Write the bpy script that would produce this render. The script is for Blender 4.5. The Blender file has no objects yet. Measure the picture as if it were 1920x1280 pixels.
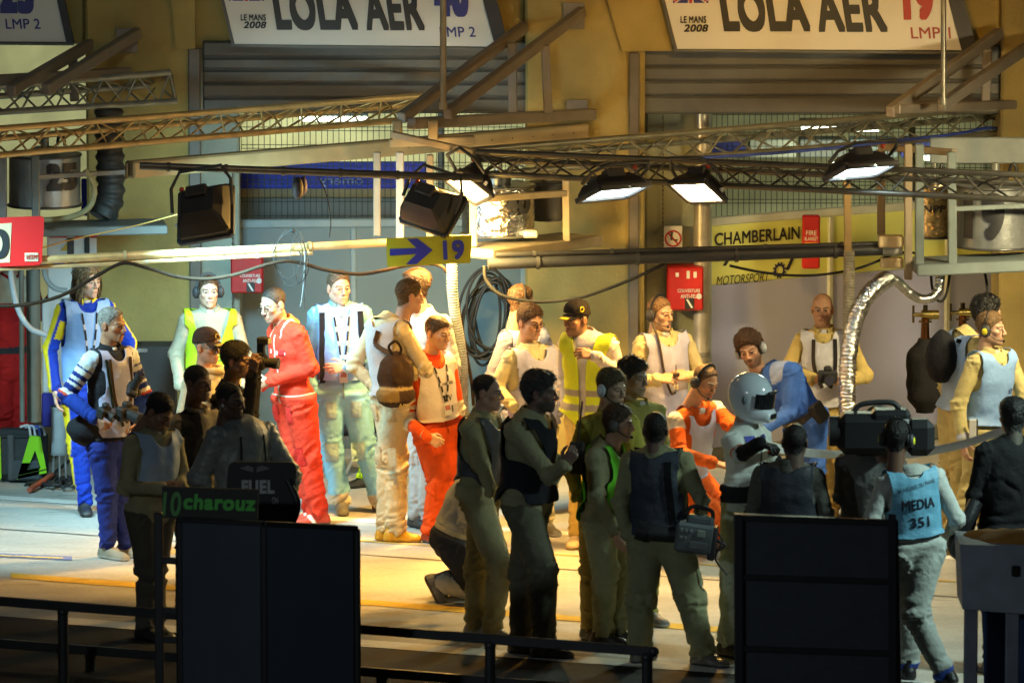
import bpy, math, random
import numpy as np
from mathutils import Vector, Matrix
from mathutils.bvhtree import BVHTree

SC = bpy.context.scene
COL = SC.collection
R = math.radians
rng = np.random.default_rng(7)
random.seed(7)

# ------------------------------------------------------------------ camera
CAM_Y, CAM_Z, FPX, PITCH = -48.0, 8.0, 12000.0, math.atan(1680 / 12000.0)
cam = bpy.data.cameras.new('camera'); cam_o = bpy.data.objects.new('camera', cam); COL.objects.link(cam_o)
cam.sensor_width = 36.0; cam.lens = FPX / 1920 * 36.0
cam.clip_start = 1.0; cam.clip_end = 2000.0
cam_o.location = (0, CAM_Y, CAM_Z); cam_o.rotation_euler = (math.pi / 2 - PITCH, 0, 0)
cam.dof.use_dof = True; cam.dof.focus_distance = 47.6; cam.dof.aperture_fstop = 4.0
SC.camera = cam_o

# ------------------------------------------------------------------ night sky
W = bpy.data.worlds.new('World'); SC.world = W; W.use_nodes = True
_nt = W.node_tree
_bg = _nt.nodes['Background']
_sky = _nt.nodes.new('ShaderNodeTexSky'); _sky.sky_type = 'NISHITA'; _sky.sun_disc = False
_sky.sun_elevation = R(-2.0); _sky.sun_rotation = R(200)
_nt.links.new(_sky.outputs[0], _bg.inputs[0]); _bg.inputs[1].default_value = 0.10
SC.view_settings.view_transform = 'Standard'; SC.view_settings.look = 'None'
SC.view_settings.exposure = 0.0; SC.view_settings.gamma = 1.0
SC.cycles.max_bounces = 6; SC.cycles.diffuse_bounces = 3; SC.cycles.glossy_bounces = 3
SC.cycles.use_denoising = True
SC.cycles.sample_clamp_indirect = 4.0

# ------------------------------------------------------------------ pixel <-> world
_cp, _sp = math.cos(PITCH), math.sin(PITCH)
def ray(px, py):
    a = (px - 960) / FPX; b = -(py - 640) / FPX
    return np.array([a, _cp + b * _sp, -_sp + b * _cp])
def P(px, py, Y):
    d = ray(px, py); t = (Y - CAM_Y) / d[1]
    return np.array([d[0] * t, Y, CAM_Z + d[2] * t])
def G(px, py, z=0.0):
    d = ray(px, py); t = (z - CAM_Z) / d[2]
    return np.array([d[0] * t, CAM_Y + d[1] * t, z])
def PXM(Y):            # metres per photo pixel at depth Y
    return abs(P(961, 640, Y)[0] - P(960, 640, Y)[0])
def footY(py): return G(960, py)[1]

# ------------------------------------------------------------------ small maths
def V(*a): return np.array(a, float)
def nrm(v): v = np.asarray(v, float); return v / (np.linalg.norm(v) + 1e-12)
def lerp(a, b, t): return np.asarray(a) * (1 - t) + np.asarray(b) * t
def sstep(a, b, x): t = np.clip((x - a) / (b - a), 0, 1); return t * t * (3 - 2 * t)
def srgb(r, g, b):
    c = np.array([r, g, b], float) / 255.0
    return tuple(np.where(c <= 0.04045, c / 12.92, ((c + 0.055) / 1.055) ** 2.4))
def _hash(ix, iy, iz):
    n = (ix.astype(np.int64) * 374761393 + iy.astype(np.int64) * 668265263 + iz.astype(np.int64) * 2147483647 // 7 * 3) & 0x7fffffff
    n = ((n ^ (n >> 13)) * 1274126177) & 0x7fffffff
    n = ((n ^ (n >> 15)) * 2246822519) & 0x7fffffff
    return (n ^ (n >> 16)) / 1073741823.5 - 1.0
def vnoise(p):
    i = np.floor(p).astype(np.int64); f = p - i; u = f * f * (3 - 2 * f)
    x, y, z = i[:, 0], i[:, 1], i[:, 2]; ux, uy, uz = u[:, 0], u[:, 1], u[:, 2]
    def c(a, b, d): return _hash(x + a, y + b, z + d)
    a0 = c(0,0,0)*(1-ux)+c(1,0,0)*ux; a1 = c(0,1,0)*(1-ux)+c(1,1,0)*ux
    b0 = c(0,0,1)*(1-ux)+c(1,0,1)*ux; b1 = c(0,1,1)*(1-ux)+c(1,1,1)*ux
    return (a0*(1-uy)+a1*uy)*(1-uz)+(b0*(1-uy)+b1*uy)*uz

# ------------------------------------------------------------------ materials
def _new(name):
    m = bpy.data.materials.new(name); m.use_nodes = True
    return m, m.node_tree, m.node_tree.nodes['Principled BSDF']
def attr_mat(name, rough=0.6, metal=0.0, nscale=12.0, namt=0.18, bump=0.0, bscale=60.0, sheen=0.0, coat=0.0, rvar=0.0, spec=0.5, stretch=None):
    """surface whose own colour is the mesh's 'Col' attribute, broken up by noise"""
    m, nt, b = _new(name); N = nt.nodes; L = nt.links
    at = N.new('ShaderNodeAttribute'); at.attribute_name = 'Col'
    tc = N.new('ShaderNodeTexCoord')
    src = tc.outputs['Object']
    if stretch:
        mp = N.new('ShaderNodeMapping'); mp.inputs['Scale'].default_value = stretch
        L.new(src, mp.inputs['Vector']); src = mp.outputs[0]
    nz = N.new('ShaderNodeTexNoise'); nz.inputs['Scale'].default_value = nscale; nz.inputs['Detail'].default_value = 5
    L.new(src, nz.inputs['Vector'])
    mr = N.new('ShaderNodeMapRange'); mr.inputs[1].default_value = 0.25; mr.inputs[2].default_value = 0.75
    mr.inputs[3].default_value = 1 - namt; mr.inputs[4].default_value = 1 + namt * 0.6
    L.new(nz.outputs[0], mr.inputs[0])
    mx = N.new('ShaderNodeVectorMath'); mx.operation = 'SCALE'
    L.new(at.outputs['Color'], mx.inputs[0]); L.new(mr.outputs[0], mx.inputs['Scale'])
    L.new(mx.outputs[0], b.inputs['Base Color'])
    b.inputs['Roughness'].default_value = rough; b.inputs['Metallic'].default_value = metal
    b.inputs['Specular IOR Level'].default_value = spec
    if sheen: b.inputs['Sheen Weight'].default_value = sheen
    if coat: b.inputs['Coat Weight'].default_value = coat
    if rvar:
        m2 = N.new('ShaderNodeMapRange'); m2.inputs[3].default_value = max(0.02, rough - rvar); m2.inputs[4].default_value = min(1, rough + rvar)
        L.new(nz.outputs[0], m2.inputs[0]); L.new(m2.outputs[0], b.inputs['Roughness'])
    if bump:
        n2 = N.new('ShaderNodeTexNoise'); n2.inputs['Scale'].default_value = bscale; n2.inputs['Detail'].default_value = 4
        L.new(src, n2.inputs['Vector'])
        bp = N.new('ShaderNodeBump'); bp.inputs['Strength'].default_value = bump; bp.inputs['Distance'].default_value = 0.02
        L.new(n2.outputs[0], bp.inputs['Height']); L.new(bp.outputs[0], b.inputs['Normal'])
    return m
M_CLOTH = attr_mat('woven_cloth', 0.86, 0, 9, 0.16, 0.35, 34, spec=0.2)
M_NYLON = attr_mat('thin_nylon', 0.55, 0, 7, 0.10, 0.30, 26, spec=0.4)
M_SKIN = attr_mat('skin', 0.50, 0, 40, 0.10, 0.08, 150, spec=0.45)
M_HAIR = attr_mat('hair', 0.55, 0, 55, 0.55, 0.6, 90, spec=0.4)
M_PAINT = attr_mat('painted_metal', 0.50, 0, 6, 0.22, 0.05, 40, rvar=0.12)
M_GLOSS = attr_mat('glossy_shell', 0.16, 0, 5, 0.08, coat=0.5)
M_PLAST = attr_mat('matt_plastic', 0.62, 0, 10, 0.22, 0.06, 80)
M_RUBBER = attr_mat('rubber', 0.55, 0, 14, 0.25, 0.1, 60)
M_ALU = attr_mat('worn_aluminium', 0.34, 0.55, 8, 0.30, 0.05, 50, rvar=0.15)
M_BRASS = attr_mat('brass', 0.25, 1.0, 20, 0.2)
M_DRUM = attr_mat('brushed_drum', 0.36, 0.6, 5, 0.25, 0.5, 9, rvar=0.15)
M_FOIL = attr_mat('crinkled_foil', 0.20, 1.0, 10, 0.15, 1.0, 22)
M_CONC = attr_mat('stained_concrete', 0.88, 0, 1.6, 0.42, 0.25, 30)
M_SIGN = attr_mat('printed_board', 0.45, 0, 2.0, 0.07)
M_LEATHER = attr_mat('worn_leather', 0.4, 0, 14, 0.3, 0.3, 50)
M_WIRE = attr_mat('galvanised_wire', 0.5, 0.6, 10, 0.2)
M_PANEL = attr_mat('partition_panel', 0.26, 0, 1.2, 0.12, 0.03, 8)
def emit_mat(name, col, strength):
    m, nt, b = _new(name)
    nz = nt.nodes.new('ShaderNodeTexNoise'); nz.inputs['Scale'].default_value = 4
    mr = nt.nodes.new('ShaderNodeMapRange'); mr.inputs[3].default_value = strength * 0.9; mr.inputs[4].default_value = strength * 1.1
    nt.links.new(nz.outputs[0], mr.inputs[0]); nt.links.new(mr.outputs[0], b.inputs['Emission Strength'])
    b.inputs['Base Color'].default_value = (0.8, 0.8, 0.8, 1); b.inputs['Emission Color'].default_value = (*col, 1)
    return m
def glass_mat(name, col, rough=0.05):
    m, nt, b = _new(name)
    b.inputs['Base Color'].default_value = (*col, 1); b.inputs['Roughness'].default_value = rough
    b.inputs['Coat Weight'].default_value = 1.0
    nz = nt.nodes.new('ShaderNodeTexNoise'); nz.inputs['Scale'].default_value = 3
    mr = nt.nodes.new('ShaderNodeMapRange'); mr.inputs[3].default_value = rough; mr.inputs[4].default_value = rough + 0.06
    nt.links.new(nz.outputs[0], mr.inputs[0]); nt.links.new(mr.outputs[0], b.inputs['Roughness'])
    return m
M_VISOR = glass_mat('smoked_visor', (0.01, 0.012, 0.015))

# ------------------------------------------------------------------ objects and tags
def tag(o, label=None, cat=None, group=None, kind=None):
    if label: o['label'] = label
    if cat: o['category'] = cat
    if group: o['group'] = group
    if kind: o['kind'] = kind
    return o
def empty(name, loc, label, cat, group=None):
    o = bpy.data.objects.new(name, None); COL.objects.link(o)
    o.empty_display_size = 0.1; o.location = [float(x) for x in loc]
    return tag(o, label, cat, group)
def raw_mesh(name, v, quads=None, tris=None, col=None, smooth=True):
    """fast mesh from arrays"""
    v = np.asarray(v, np.float32)
    me = bpy.data.meshes.new(name)
    nq = 0 if quads is None else len(quads); ntr = 0 if tris is None else len(tris)
    me.vertices.add(len(v)); me.vertices.foreach_set('co', v.ravel())
    idx = []
    if nq: idx.append(np.asarray(quads, np.int32).ravel())
    if ntr: idx.append(np.asarray(tris, np.int32).ravel())
    idx = np.concatenate(idx)
    me.loops.add(len(idx)); me.loops.foreach_set('vertex_index', idx)
    me.polygons.add(nq + ntr)
    st = np.concatenate([np.arange(nq) * 4, nq * 4 + np.arange(ntr) * 3]).astype(np.int32)
    me.polygons.foreach_set('loop_start', st)
    me.polygons.foreach_set('use_smooth', np.full(nq + ntr, smooth))
    me.update(calc_edges=True)
    if col is not None:
        set_col(me, col)
    return me
def set_col(me, col):
    n = len(me.vertices)
    c = np.ones((n, 4), np.float32); c[:, :3] = np.asarray(col, np.float32).reshape(-1, 3) if np.ndim(col) > 1 else np.asarray(col, np.float32)
    a = me.color_attributes.new('Col', 'FLOAT_COLOR', 'POINT')
    a.data.foreach_set('color', c.ravel())
def link(name, me, mat, parent=None):
    me.materials.append(mat)
    o = bpy.data.objects.new(name, me); COL.objects.link(o)
    if parent is not None: o.parent = parent
    return o

class MB:
    """collects shapes (world coordinates) into ONE mesh object"""
    def __init__(s): s.v = []; s.f = []; s.c = []; s.sm = []; s.n = 0
    def add(s, v, f, col, smooth=False):
        v = np.asarray(v, float).reshape(-1, 3)
        s.v.append(v); s.f += [[i + s.n for i in q] for q in f]; s.sm += [smooth] * len(f)
        s.c.append(np.tile(np.asarray(col, float), (len(v), 1)) if np.ndim(col) == 1 else np.asarray(col, float)); s.n += len(v)
        return s
    def box(s, c, d, col, ax=None):
        """box with centre c, full size d, optional 3 axes"""
        c = np.asarray(c, float); h = np.asarray(d, float) / 2
        A = np.eye(3) if ax is None else np.asarray(ax, float)
        v = [c + A[0] * h[0] * i + A[1] * h[1] * j + A[2] * h[2] * k for i in (-1, 1) for j in (-1, 1) for k in (-1, 1)]
        return s.add(v, [(0,1,3,2),(4,6,7,5),(0,4,5,1),(2,3,7,6),(0,2,6,4),(1,5,7,3)], col)
    def cbox(s, c, d, col, ax=None, b=0.01):
        """chamfered box"""
        c = np.asarray(c, float); h = np.asarray(d, float) / 2; b = min(b, h.min() * 0.9)
        A = np.eye(3) if ax is None else np.asarray(ax, float)
        v = []; ids = {}
        for i in (-1, 1):
            for j in (-1, 1):
                for k in (-1, 1):
                    for a in range(3):
                        q = np.array([i, j, k], float) * h; o = q.copy()
                        for e in range(3):
                            if e != a: o[e] -= (i, j, k)[e] * b
                        ids[(i, j, k, a)] = len(v); v.append(c + A[0]*o[0] + A[1]*o[1] + A[2]*o[2])
        f = []
        for a in range(3):
            e1, e2 = [e for e in range(3) if e != a]
            for sgn in (-1, 1):
                def key(p, q):
                    t = [0, 0, 0]; t[a] = sgn; t[e1] = p; t[e2] = q; return ids[(t[0], t[1], t[2], a)]
                f.append((key(-1,-1), key(1,-1), key(1,1), key(-1,1)))
            for p in (-1, 1):
                for q in (-1, 1):
                    def k2(sg, axx):
                        t = [0, 0, 0]; t[a] = sg; t[e1] = p; t[e2] = q; return ids[(t[0], t[1], t[2], axx)]
                    f.append((k2(-1, e1), k2(1, e1), k2(1, e2), k2(-1, e2)))
        for i in (-1, 1):
            for j in (-1, 1):
                for k in (-1, 1): f.append((ids[(i,j,k,0)], ids[(i,j,k,1)], ids[(i,j,k,2)]))
        return s.add(v, f, col)
    def bar(s, a, b, w, h, col, up=(0, 0, 1)):
        a = np.asarray(a, float); b = np.asarray(b, float); x = b - a; L = np.linalg.norm(x); x = x / L
        up = np.asarray(up, float)
        if abs(np.dot(up, x)) > 0.97: up = np.array([0, 1.0, 0])
        y = nrm(np.cross(up, x)); z = np.cross(x, y)
        return s.cbox((a + b) / 2, (L, w, h), col, (x, y, z), b=min(w, h) * 0.12)
    def tube(s, pts, r, col, n=10, caps=True, rfun=None):
        pts = [np.asarray(p, float) for p in pts]; m = len(pts)
        t0 = nrm(pts[1] - pts[0]); u = np.cross(t0, (0, 0, 1.0))
        if np.linalg.norm(u) < 0.05: u = np.cross(t0, (0, 1.0, 0))
        u = nrm(u); v = []
        for i in range(m):
            t = nrm(pts[min(i + 1, m - 1)] - pts[max(i - 1, 0)])
            u = nrm(u - t * np.dot(u, t)); w = np.cross(t, u)
            rr = r if rfun is None else rfun(i / (m - 1))
            if np.ndim(r): rr = r[i]
            for k in range(n):
                an = 2 * math.pi * k / n; v.append(pts[i] + rr * (math.cos(an) * u + math.sin(an) * w))
        f = [(i*n+k, i*n+(k+1) % n, (i+1)*n+(k+1) % n, (i+1)*n+k) for i in range(m - 1) for k in range(n)]
        s.add(v, f, col, True)
        if caps:
            s.add(v[:n][::-1], [tuple(range(n))], col); s.add(v[-n:], [tuple(range(n))], col)
        return s
    def cyl(s, a, b, r, col, n=16, r2=None):
        return s.tube([a, b], [r, r if r2 is None else r2], col, n)
    def ell(s, c, r, col, ax=None, nu=16, nv=10):
        c = np.asarray(c, float); A = np.eye(3) if ax is None else np.asarray(ax, float); r = np.ones(3) * r
        v = []
        for j in range(nv + 1):
            th = math.pi * j / nv
            for i in range(nu):
                ph = 2 * math.pi * i / nu
                q = r * np.array([math.sin(th) * math.cos(ph), math.sin(th) * math.sin(ph), math.cos(th)])
                v.append(c + A[0]*q[0] + A[1]*q[1] + A[2]*q[2])
        f = [(j*nu+i, (j+1)*nu+i, (j+1)*nu+(i+1) % nu, j*nu+(i+1) % nu) for j in range(nv) for i in range(nu)]
        return s.add(v, f, col, True)
    def prism(s, outline, d, col):
        """outline: list of 3D points (planar), extruded by vector d"""
        o = [np.asarray(p, float) for p in outline]; d = np.asarray(d, float); n = len(o)
        v = o + [p + d for p in o]
        f = [tuple(range(n))[::-1], tuple(range(n, 2 * n))] + [(i, (i+1) % n, n+(i+1) % n, n+i) for i in range(n)]
        return s.add(v, f, col)
    def build(s, name, mat, parent=None, local=False):
        v = np.concatenate(s.v)
        if parent is not None and not local:
            off = np.zeros(3); p = parent
            while p is not None: off += np.array(p.location); p = p.parent
            v = v - off
        me = bpy.data.meshes.new(name); me.from_pydata([tuple(x) for x in v], [], s.f); me.update()
        me.polygons.foreach_set('use_smooth', s.sm)
        set_col(me, np.concatenate(s.c))
        return link(name, me, mat, parent)

_txt_cache = {}
def text_geo(body, bold=0.0, extr=0.004, shear=0.0, res=6):
    key = (body, bold, extr, shear, res)
    if key in _txt_cache: return _txt_cache[key]
    cu = bpy.data.curves.new('t', 'FONT'); cu.body = body; cu.size = 1.0; cu.offset = 0.0; cu.space_character = 1.0 + bold * 2.2; cu.extrude = 0.0; cu.shear = shear; cu.resolution_u = res
    o = bpy.data.objects.new('t', cu); COL.objects.link(o)
    dg = bpy.context.evaluated_depsgraph_get(); dg.update()
    me = bpy.data.meshes.new_from_object(o.evaluated_get(dg))
    v = np.array([x.co[:] for x in me.vertices]); f = [tuple(p.vertices) for p in me.polygons]
    bpy.data.objects.remove(o); bpy.data.curves.remove(cu); bpy.data.meshes.remove(me)
    if bold:                       # thicker strokes: shifted layers, each a hair in front of the last
        vv, ff = [], []
        steps = [(0, 0)] + [(rr * dx, rr * dy) for rr in ((1,) if bold < .03 else (.33, .67, 1)) for dx, dy in ((1,0),(-1,0),(0,1),(0,-1),(1,1),(-1,1),(1,-1),(-1,-1),(1,.5),(-1,.5),(1,-.5),(-1,-.5),(.5,1),(-.5,1),(.5,-1),(-.5,-1))]
        for i, (dx, dy) in enumerate(steps):
            vv.append(v + np.array([dx*bold, dy*bold, i*.00012])); ff += [tuple(k + i*len(v) for k in q) for q in f]
        v = np.concatenate(vv); f = ff
    mn, mx = v.min(0), v.max(0); sz = (mx - mn)[:2]; v = v - np.array([*((mn + mx) / 2)[:2], 0])
    _txt_cache[key] = (v, f, sz); return _txt_cache[key]
def lettering(mb, body, c, right, up, height, width, col, bold=0.0, shear=0.0, off=0.004):
    """flat printed letters, centred on c, laid on the plane (right, up)"""
    v, f, sz = text_geo(body, bold, 0, shear)
    right = nrm(right); up = nrm(up); n = np.cross(right, up)
    q = np.asarray(c) + np.outer(v[:, 0] * (width / sz[0]), right) + np.outer(v[:, 1] * (height / sz[1]), up) + n * off + np.outer(v[:, 2], n)
    mb.add(q, f, col); return mb
def split_tris(p, f, times):
    f = np.array(f)
    for _ in range(times):
        n0 = len(p); a, b_, c3 = f[:, 0], f[:, 1], f[:, 2]; k = len(f); i = np.arange(k)
        p = np.concatenate([p, (p[a] + p[b_])/2, (p[b_] + p[c3])/2, (p[c3] + p[a])/2]); m0, m1, m2 = n0 + i, n0 + k + i, n0 + 2*k + i
        f = np.concatenate([np.stack([a, m0, m2], 1), np.stack([m0, b_, m1], 1), np.stack([m2, m1, c3], 1), np.stack([m0, m1, m2], 1)])
    return p, f
def catenary(a, b, sag, n=16):
    a = np.asarray(a, float); b = np.asarray(b, float)
    return [lerp(a, b, i / n) - np.array([0, 0, sag * 4 * (i / n) * (1 - i / n)]) for i in range(n + 1)]
def spline(pts, n=8):
    pts = [np.asarray(p, float) for p in pts]; q = [2*pts[0]-pts[1]] + pts + [2*pts[-1]-pts[-2]]; out = []
    for i in range(1, len(q) - 2):
        for k in range(n):
            t = k / n; a, b, c, d = q[i-1], q[i], q[i+1], q[i+2]
            out.append(0.5*((2*b)+(c-a)*t+(2*a-5*b+4*c-d)*t*t+(3*b-a-3*c+d)*t**3))
    out.append(pts[-1]); return out
def copy_tree(o, parent=None):
    c = o.copy(); COL.objects.link(c); c.parent = parent
    for ch in list(o.children): copy_tree(ch, c)
    return c
# ================================================================== floodlights
M_WARMGL = emit_mat('sodium_glass', (1.0, .66, .28), 70)
M_GLARE = emit_mat('hot_sodium_glass', (1.0, .72, .34), 120)
M_COOLGL = emit_mat('metal_halide_glass', (.75, .97, 1.0), 14)
def flood(label, px, py, Y, aim, col, power, glass, roll=0, size=(.40, .30), spread=150, body=(.015,.015,.017), lamp=True, depth=1.0, throw=None):
    """floodlight: tapered housing, rim, glass, yoke, ballast; the lamp shines out of the glass"""
    c = P(px, py, Y) if py is not None else np.asarray(px, float)
    d = nrm(np.asarray(aim) - c); x = nrm(np.cross(V(0,0,1), d)) if abs(d[2]) < .99 else V(1,0,0); z = nrm(np.cross(d, x))
    cr, sr = math.cos(R(roll)), math.sin(R(roll)); x, z = x*cr + z*sr, z*cr - x*sr
    r = empty('floodlight', c, label, 'floodlight', 'floodlights on the booms'); w, h = size[0]/2, size[1]/2
    def q(a, b, e): return c + x*a + z*b + d*e
    mb = MB(); ring = []
    prof = [(e*depth, a, b_) for e, a, b_ in ((0, 1.0, 1.0), (-.05, .98, .97), (-.13, .86, .72), (-.20, .62, .45))]
    for e, sx, sz in prof:
        pts = []
        for a, b in ((-1,-1),(1,-1),(1,1),(-1,1)):
            for t in (0, 1):
                m = .88; aa, bb = (a*m, b) if (t == (0 if a*b < 0 else 1)) else (a, b*m); pts.append(q(aa*w*sx, bb*h*sz, e))
        ring.append(pts)
    v = sum(ring, []); n = 8; f = [(j*n+i, j*n+(i+1) % n, (j+1)*n+(i+1) % n, (j+1)*n+i) for j in range(3) for i in range(n)] + [tuple(range(3*n, 4*n))]
    mb.add(v, f, body); mb.build('housing', M_PAINT, r)
    mb = MB()
    for a, b, e, g in ((-1,-1,1,-1),(1,-1,1,1),(1,1,-1,1),(-1,1,-1,-1)): mb.bar(q(a*w, b*h, .006), q(e*w, g*h, .006), .035, .035, np.asarray(body)*1.6, up=d)
    mb.build('rim', M_PAINT, r)
    mb = MB(); mb.add([q(-w*.93, -h*.9, .002), q(w*.93, -h*.9, .002), q(w*.93, h*.9, .002), q(-w*.93, h*.9, .002)], [(0,1,2,3)], (1,1,1)); mb.build('glass', glass, r)
    mb = MB(); mb.tube([q(-w-.03, 0, -.08), q(-w-.03, h*.9, -.12), q(-w*.8, h+.10, -.14), q(w*.8, h+.10, -.14), q(w+.03, h*.9, -.12), q(w+.03, 0, -.08)], .013, (.05,.05,.05), 8); mb.build('yoke', M_PAINT, r)
    mb = MB(); mb.cbox(q(0, h*.35, -.20*depth), (.16, .07, .09), (.03,.028,.028), (x, d, z)); mb.build('ballast_box', M_PAINT, r)
    mb = MB(); mb.ell(q(w*.7, h*.75, -.14), (.018,.018,.018), (.5,.06,.03)); mb.build('gland', M_PLAST, r)
    mb = MB(); mb.cbox(q(w*.98, -h*.35, -.03), (.05, .03, .025), (.7,.7,.65), (x, d, z), .003); mb.build('clip', M_PAINT, r)
    if lamp:
        l = bpy.data.lights.new('flood_lamp', 'AREA'); l.shape = 'RECTANGLE'; l.size = size[0]*.85; l.size_y = size[1]*.8; l.energy = power; l.color = col; l.spread = R(spread)
        lo = bpy.data.objects.new('flood_lamp', l); COL.objects.link(lo); lo.parent = r; lo.location = d*.03
        td = d if throw is None else nrm(throw); lo.rotation_euler = Vector(-td).to_track_quat('Z', 'Y').to_euler()
    return r
WARM = (1.0, .49, .08); COOL = (.42, .86, 1.0); CREAM = (1.0, .86, .48)
K = .36
def L(px, py, Y, *d): return P(px, py, Y) + V(*d)
flood('lit warm floodlight beside the yellow arrow sign', 880, 350, -.85, L(880, 350, -.85, -.75, -.60, -1), (1.0, .53, .10), 430*K, M_WARMGL, roll=24, size=(.36, .30), depth=.6, spread=125)
flood('lit cool white floodlight left of the glaring orange one', 1150, 360, -2.0, L(1150, 360, -2.0, .26, -.34, -1), (.95, .95, .58), 26*K, M_COOLGL, roll=0, size=(.46, .30), depth=.6, spread=110, throw=V(-.2, -1.0, -.9))
flood('glaring orange floodlight in front of the pillar', 1308, 358, -1.8, L(1308, 358, -1.8, -.36, -.60, -1), (1.0, .49, .06), 230*K, M_GLARE, roll=10, size=(.34, .28), depth=.6, spread=130)
flood('lit cool white floodlight nearest the right frame', 1614, 320, -2.1, L(1614, 320, -2.1, .24, -.36, -1), (.80, 1.0, .72), 130*K, M_COOLGL, roll=0, size=(.46, .30), depth=.6, spread=120, throw=V(-.35, -1.0, -.9))
flood('black floodlight seen from behind on the left boom', 386, 402, -1.7, P(640, 790, .6), COOL, 215*K, M_COOLGL, roll=-14, size=(.40, .42), spread=120)
flood('black floodlight seen from behind above the yellow arrow sign', 812, 393, -1.2, P(1080, 720, .9), (1.0, .66, .19), 215*K, M_WARMGL, roll=14, size=(.42, .32), spread=95)
# assumed and added lamps, none of them seen, beyond the picture's edges
flood('assumed cool floodlight at the next pit, unseen beyond the left edge', -330, 250, -3.4, P(130, 830, -1.2), (.50, .90, 1.0), 135*K, M_COOLGL, size=(.44, .34), spread=66)  # assumed lamp, inferred from the cool light on the left of the crew
flood('added warm floodlight, unseen beyond the right edge', 2230, 230, -3.2, P(1700, 760, .2), CREAM, 150*K, M_WARMGL, size=(.44, .34), spread=90)  # added lamp that brightens the crew at the right; nothing there is in view
flood('assumed greenish floodlight by the pit wall, unseen beyond the right edge', 2600, 230, -8.0, P(1720, 980, -6.5), (.72, 1.0, .92), 52*K, M_COOLGL, size=(.44, .34), spread=52)  # assumed from the cool light on the man in the MEDIA bib; source unseen
flood('added blue white fill floodlight, unseen behind the viewer at the left', V(-5.5, -17.5, 4.2), None, 0, V(1.5, -6.5, .9), (.74, .88, .92), 28, M_COOLGL, size=(.44, .34), spread=90)  # added fill lamp that lifts the dark foreground; no such source is seen
flood('added amber floodlight above the crew, out of the picture at the top', P(660, -70, -4.3), None, 0, G(640, 1062), (1.0, .50, .07), 105*K, M_WARMGL, size=(.40, .30), spread=56)  # added overhead to throw a warm pool on the left floor
flood('added sodium floodlight, unseen above the picture, turned on the facade', P(1560, -250, -3.2), None, 0, P(1440, 70, 1.6), (1.0, .50, .04), 48*K, M_WARMGL, size=(.40, .30), spread=76)  # added to tint the facade amber; no lamp is visible up there
flood('assumed dim cool floodlight, unseen above the picture at the left', P(330, -260, -3.4), None, 0, P(560, 60, 1.6), (.66, .95, .86), 8*K, M_COOLGL, size=(.40, .30), spread=70)  # assumed from the cool cast at the upper left; no such lamp is visible
# ================================================================== the setting
X3 = (V(1,0,0), V(0,1,0), V(0,0,1))
def sheet(name, px, mat, col, z):
    mb = MB(); mb.add([G(x, y, z) for x, y in px], [tuple(range(len(px)))], col); o = mb.build(name, mat); o['kind'] = 'structure'; return o
def ground_mat():
    m, nt, b = _new('pit_lane_concrete'); N = nt.nodes; L = nt.links
    tc = N.new('ShaderNodeTexCoord'); at = N.new('ShaderNodeAttribute'); at.attribute_name = 'Col'
    mp = N.new('ShaderNodeMapping'); mp.inputs['Scale'].default_value = (0.45, 1.3, 1); L.new(tc.outputs['Object'], mp.inputs['Vector'])
    n1 = N.new('ShaderNodeTexNoise'); n1.inputs['Scale'].default_value = 1.3; n1.inputs['Detail'].default_value = 7; n1.inputs['Roughness'].default_value = .65; L.new(mp.outputs[0], n1.inputs['Vector'])
    n2 = N.new('ShaderNodeTexNoise'); n2.inputs['Scale'].default_value = 26; n2.inputs['Detail'].default_value = 4; L.new(tc.outputs['Object'], n2.inputs['Vector'])
    n3 = N.new('ShaderNodeTexNoise'); n3.inputs['Scale'].default_value = 5.5; n3.inputs['Detail'].default_value = 3; L.new(mp.outputs[0], n3.inputs['Vector'])
    r1 = N.new('ShaderNodeMapRange'); r1.inputs[1].default_value = .3; r1.inputs[2].default_value = .7; r1.inputs[3].default_value = .74; r1.inputs[4].default_value = 1.12; L.new(n1.outputs[0], r1.inputs[0])
    r2 = N.new('ShaderNodeMapRange'); r2.inputs[3].default_value = .80; r2.inputs[4].default_value = 1.18; L.new(n2.outputs[0], r2.inputs[0])
    r3 = N.new('ShaderNodeMapRange'); r3.inputs[1].default_value = .62; r3.inputs[2].default_value = .72; r3.inputs[3].default_value = 1; r3.inputs[4].default_value = .74; L.new(n3.outputs[0], r3.inputs[0])
    a = N.new('ShaderNodeMath'); a.operation = 'MULTIPLY'; L.new(r1.outputs[0], a.inputs[0]); L.new(r2.outputs[0], a.inputs[1])
    c = N.new('ShaderNodeMath'); c.operation = 'MULTIPLY'; L.new(a.outputs[0], c.inputs[0]); L.new(r3.outputs[0], c.inputs[1])
    s = N.new('ShaderNodeVectorMath'); s.operation = 'SCALE'; L.new(at.outputs['Color'], s.inputs[0]); L.new(c.outputs[0], s.inputs['Scale']); L.new(s.outputs[0], b.inputs['Base Color'])
    b.inputs['Roughness'].default_value = .8; b.inputs['Specular IOR Level'].default_value = .12
    bp = N.new('ShaderNodeBump'); bp.inputs['Strength'].default_value = .25; bp.inputs['Distance'].default_value = .01; L.new(n2.outputs[0], bp.inputs['Height']); L.new(bp.outputs[0], b.inputs['Normal'])
    return m
M_GROUND = ground_mat()
mb = MB(); mb.add([V(-400,-400,0), V(400,-400,0), V(400,400,0), V(-400,400,0)], [(0,1,2,3)], (.46,.45,.42)); o = mb.build('ground', M_GROUND); o['kind'] = 'structure'
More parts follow.
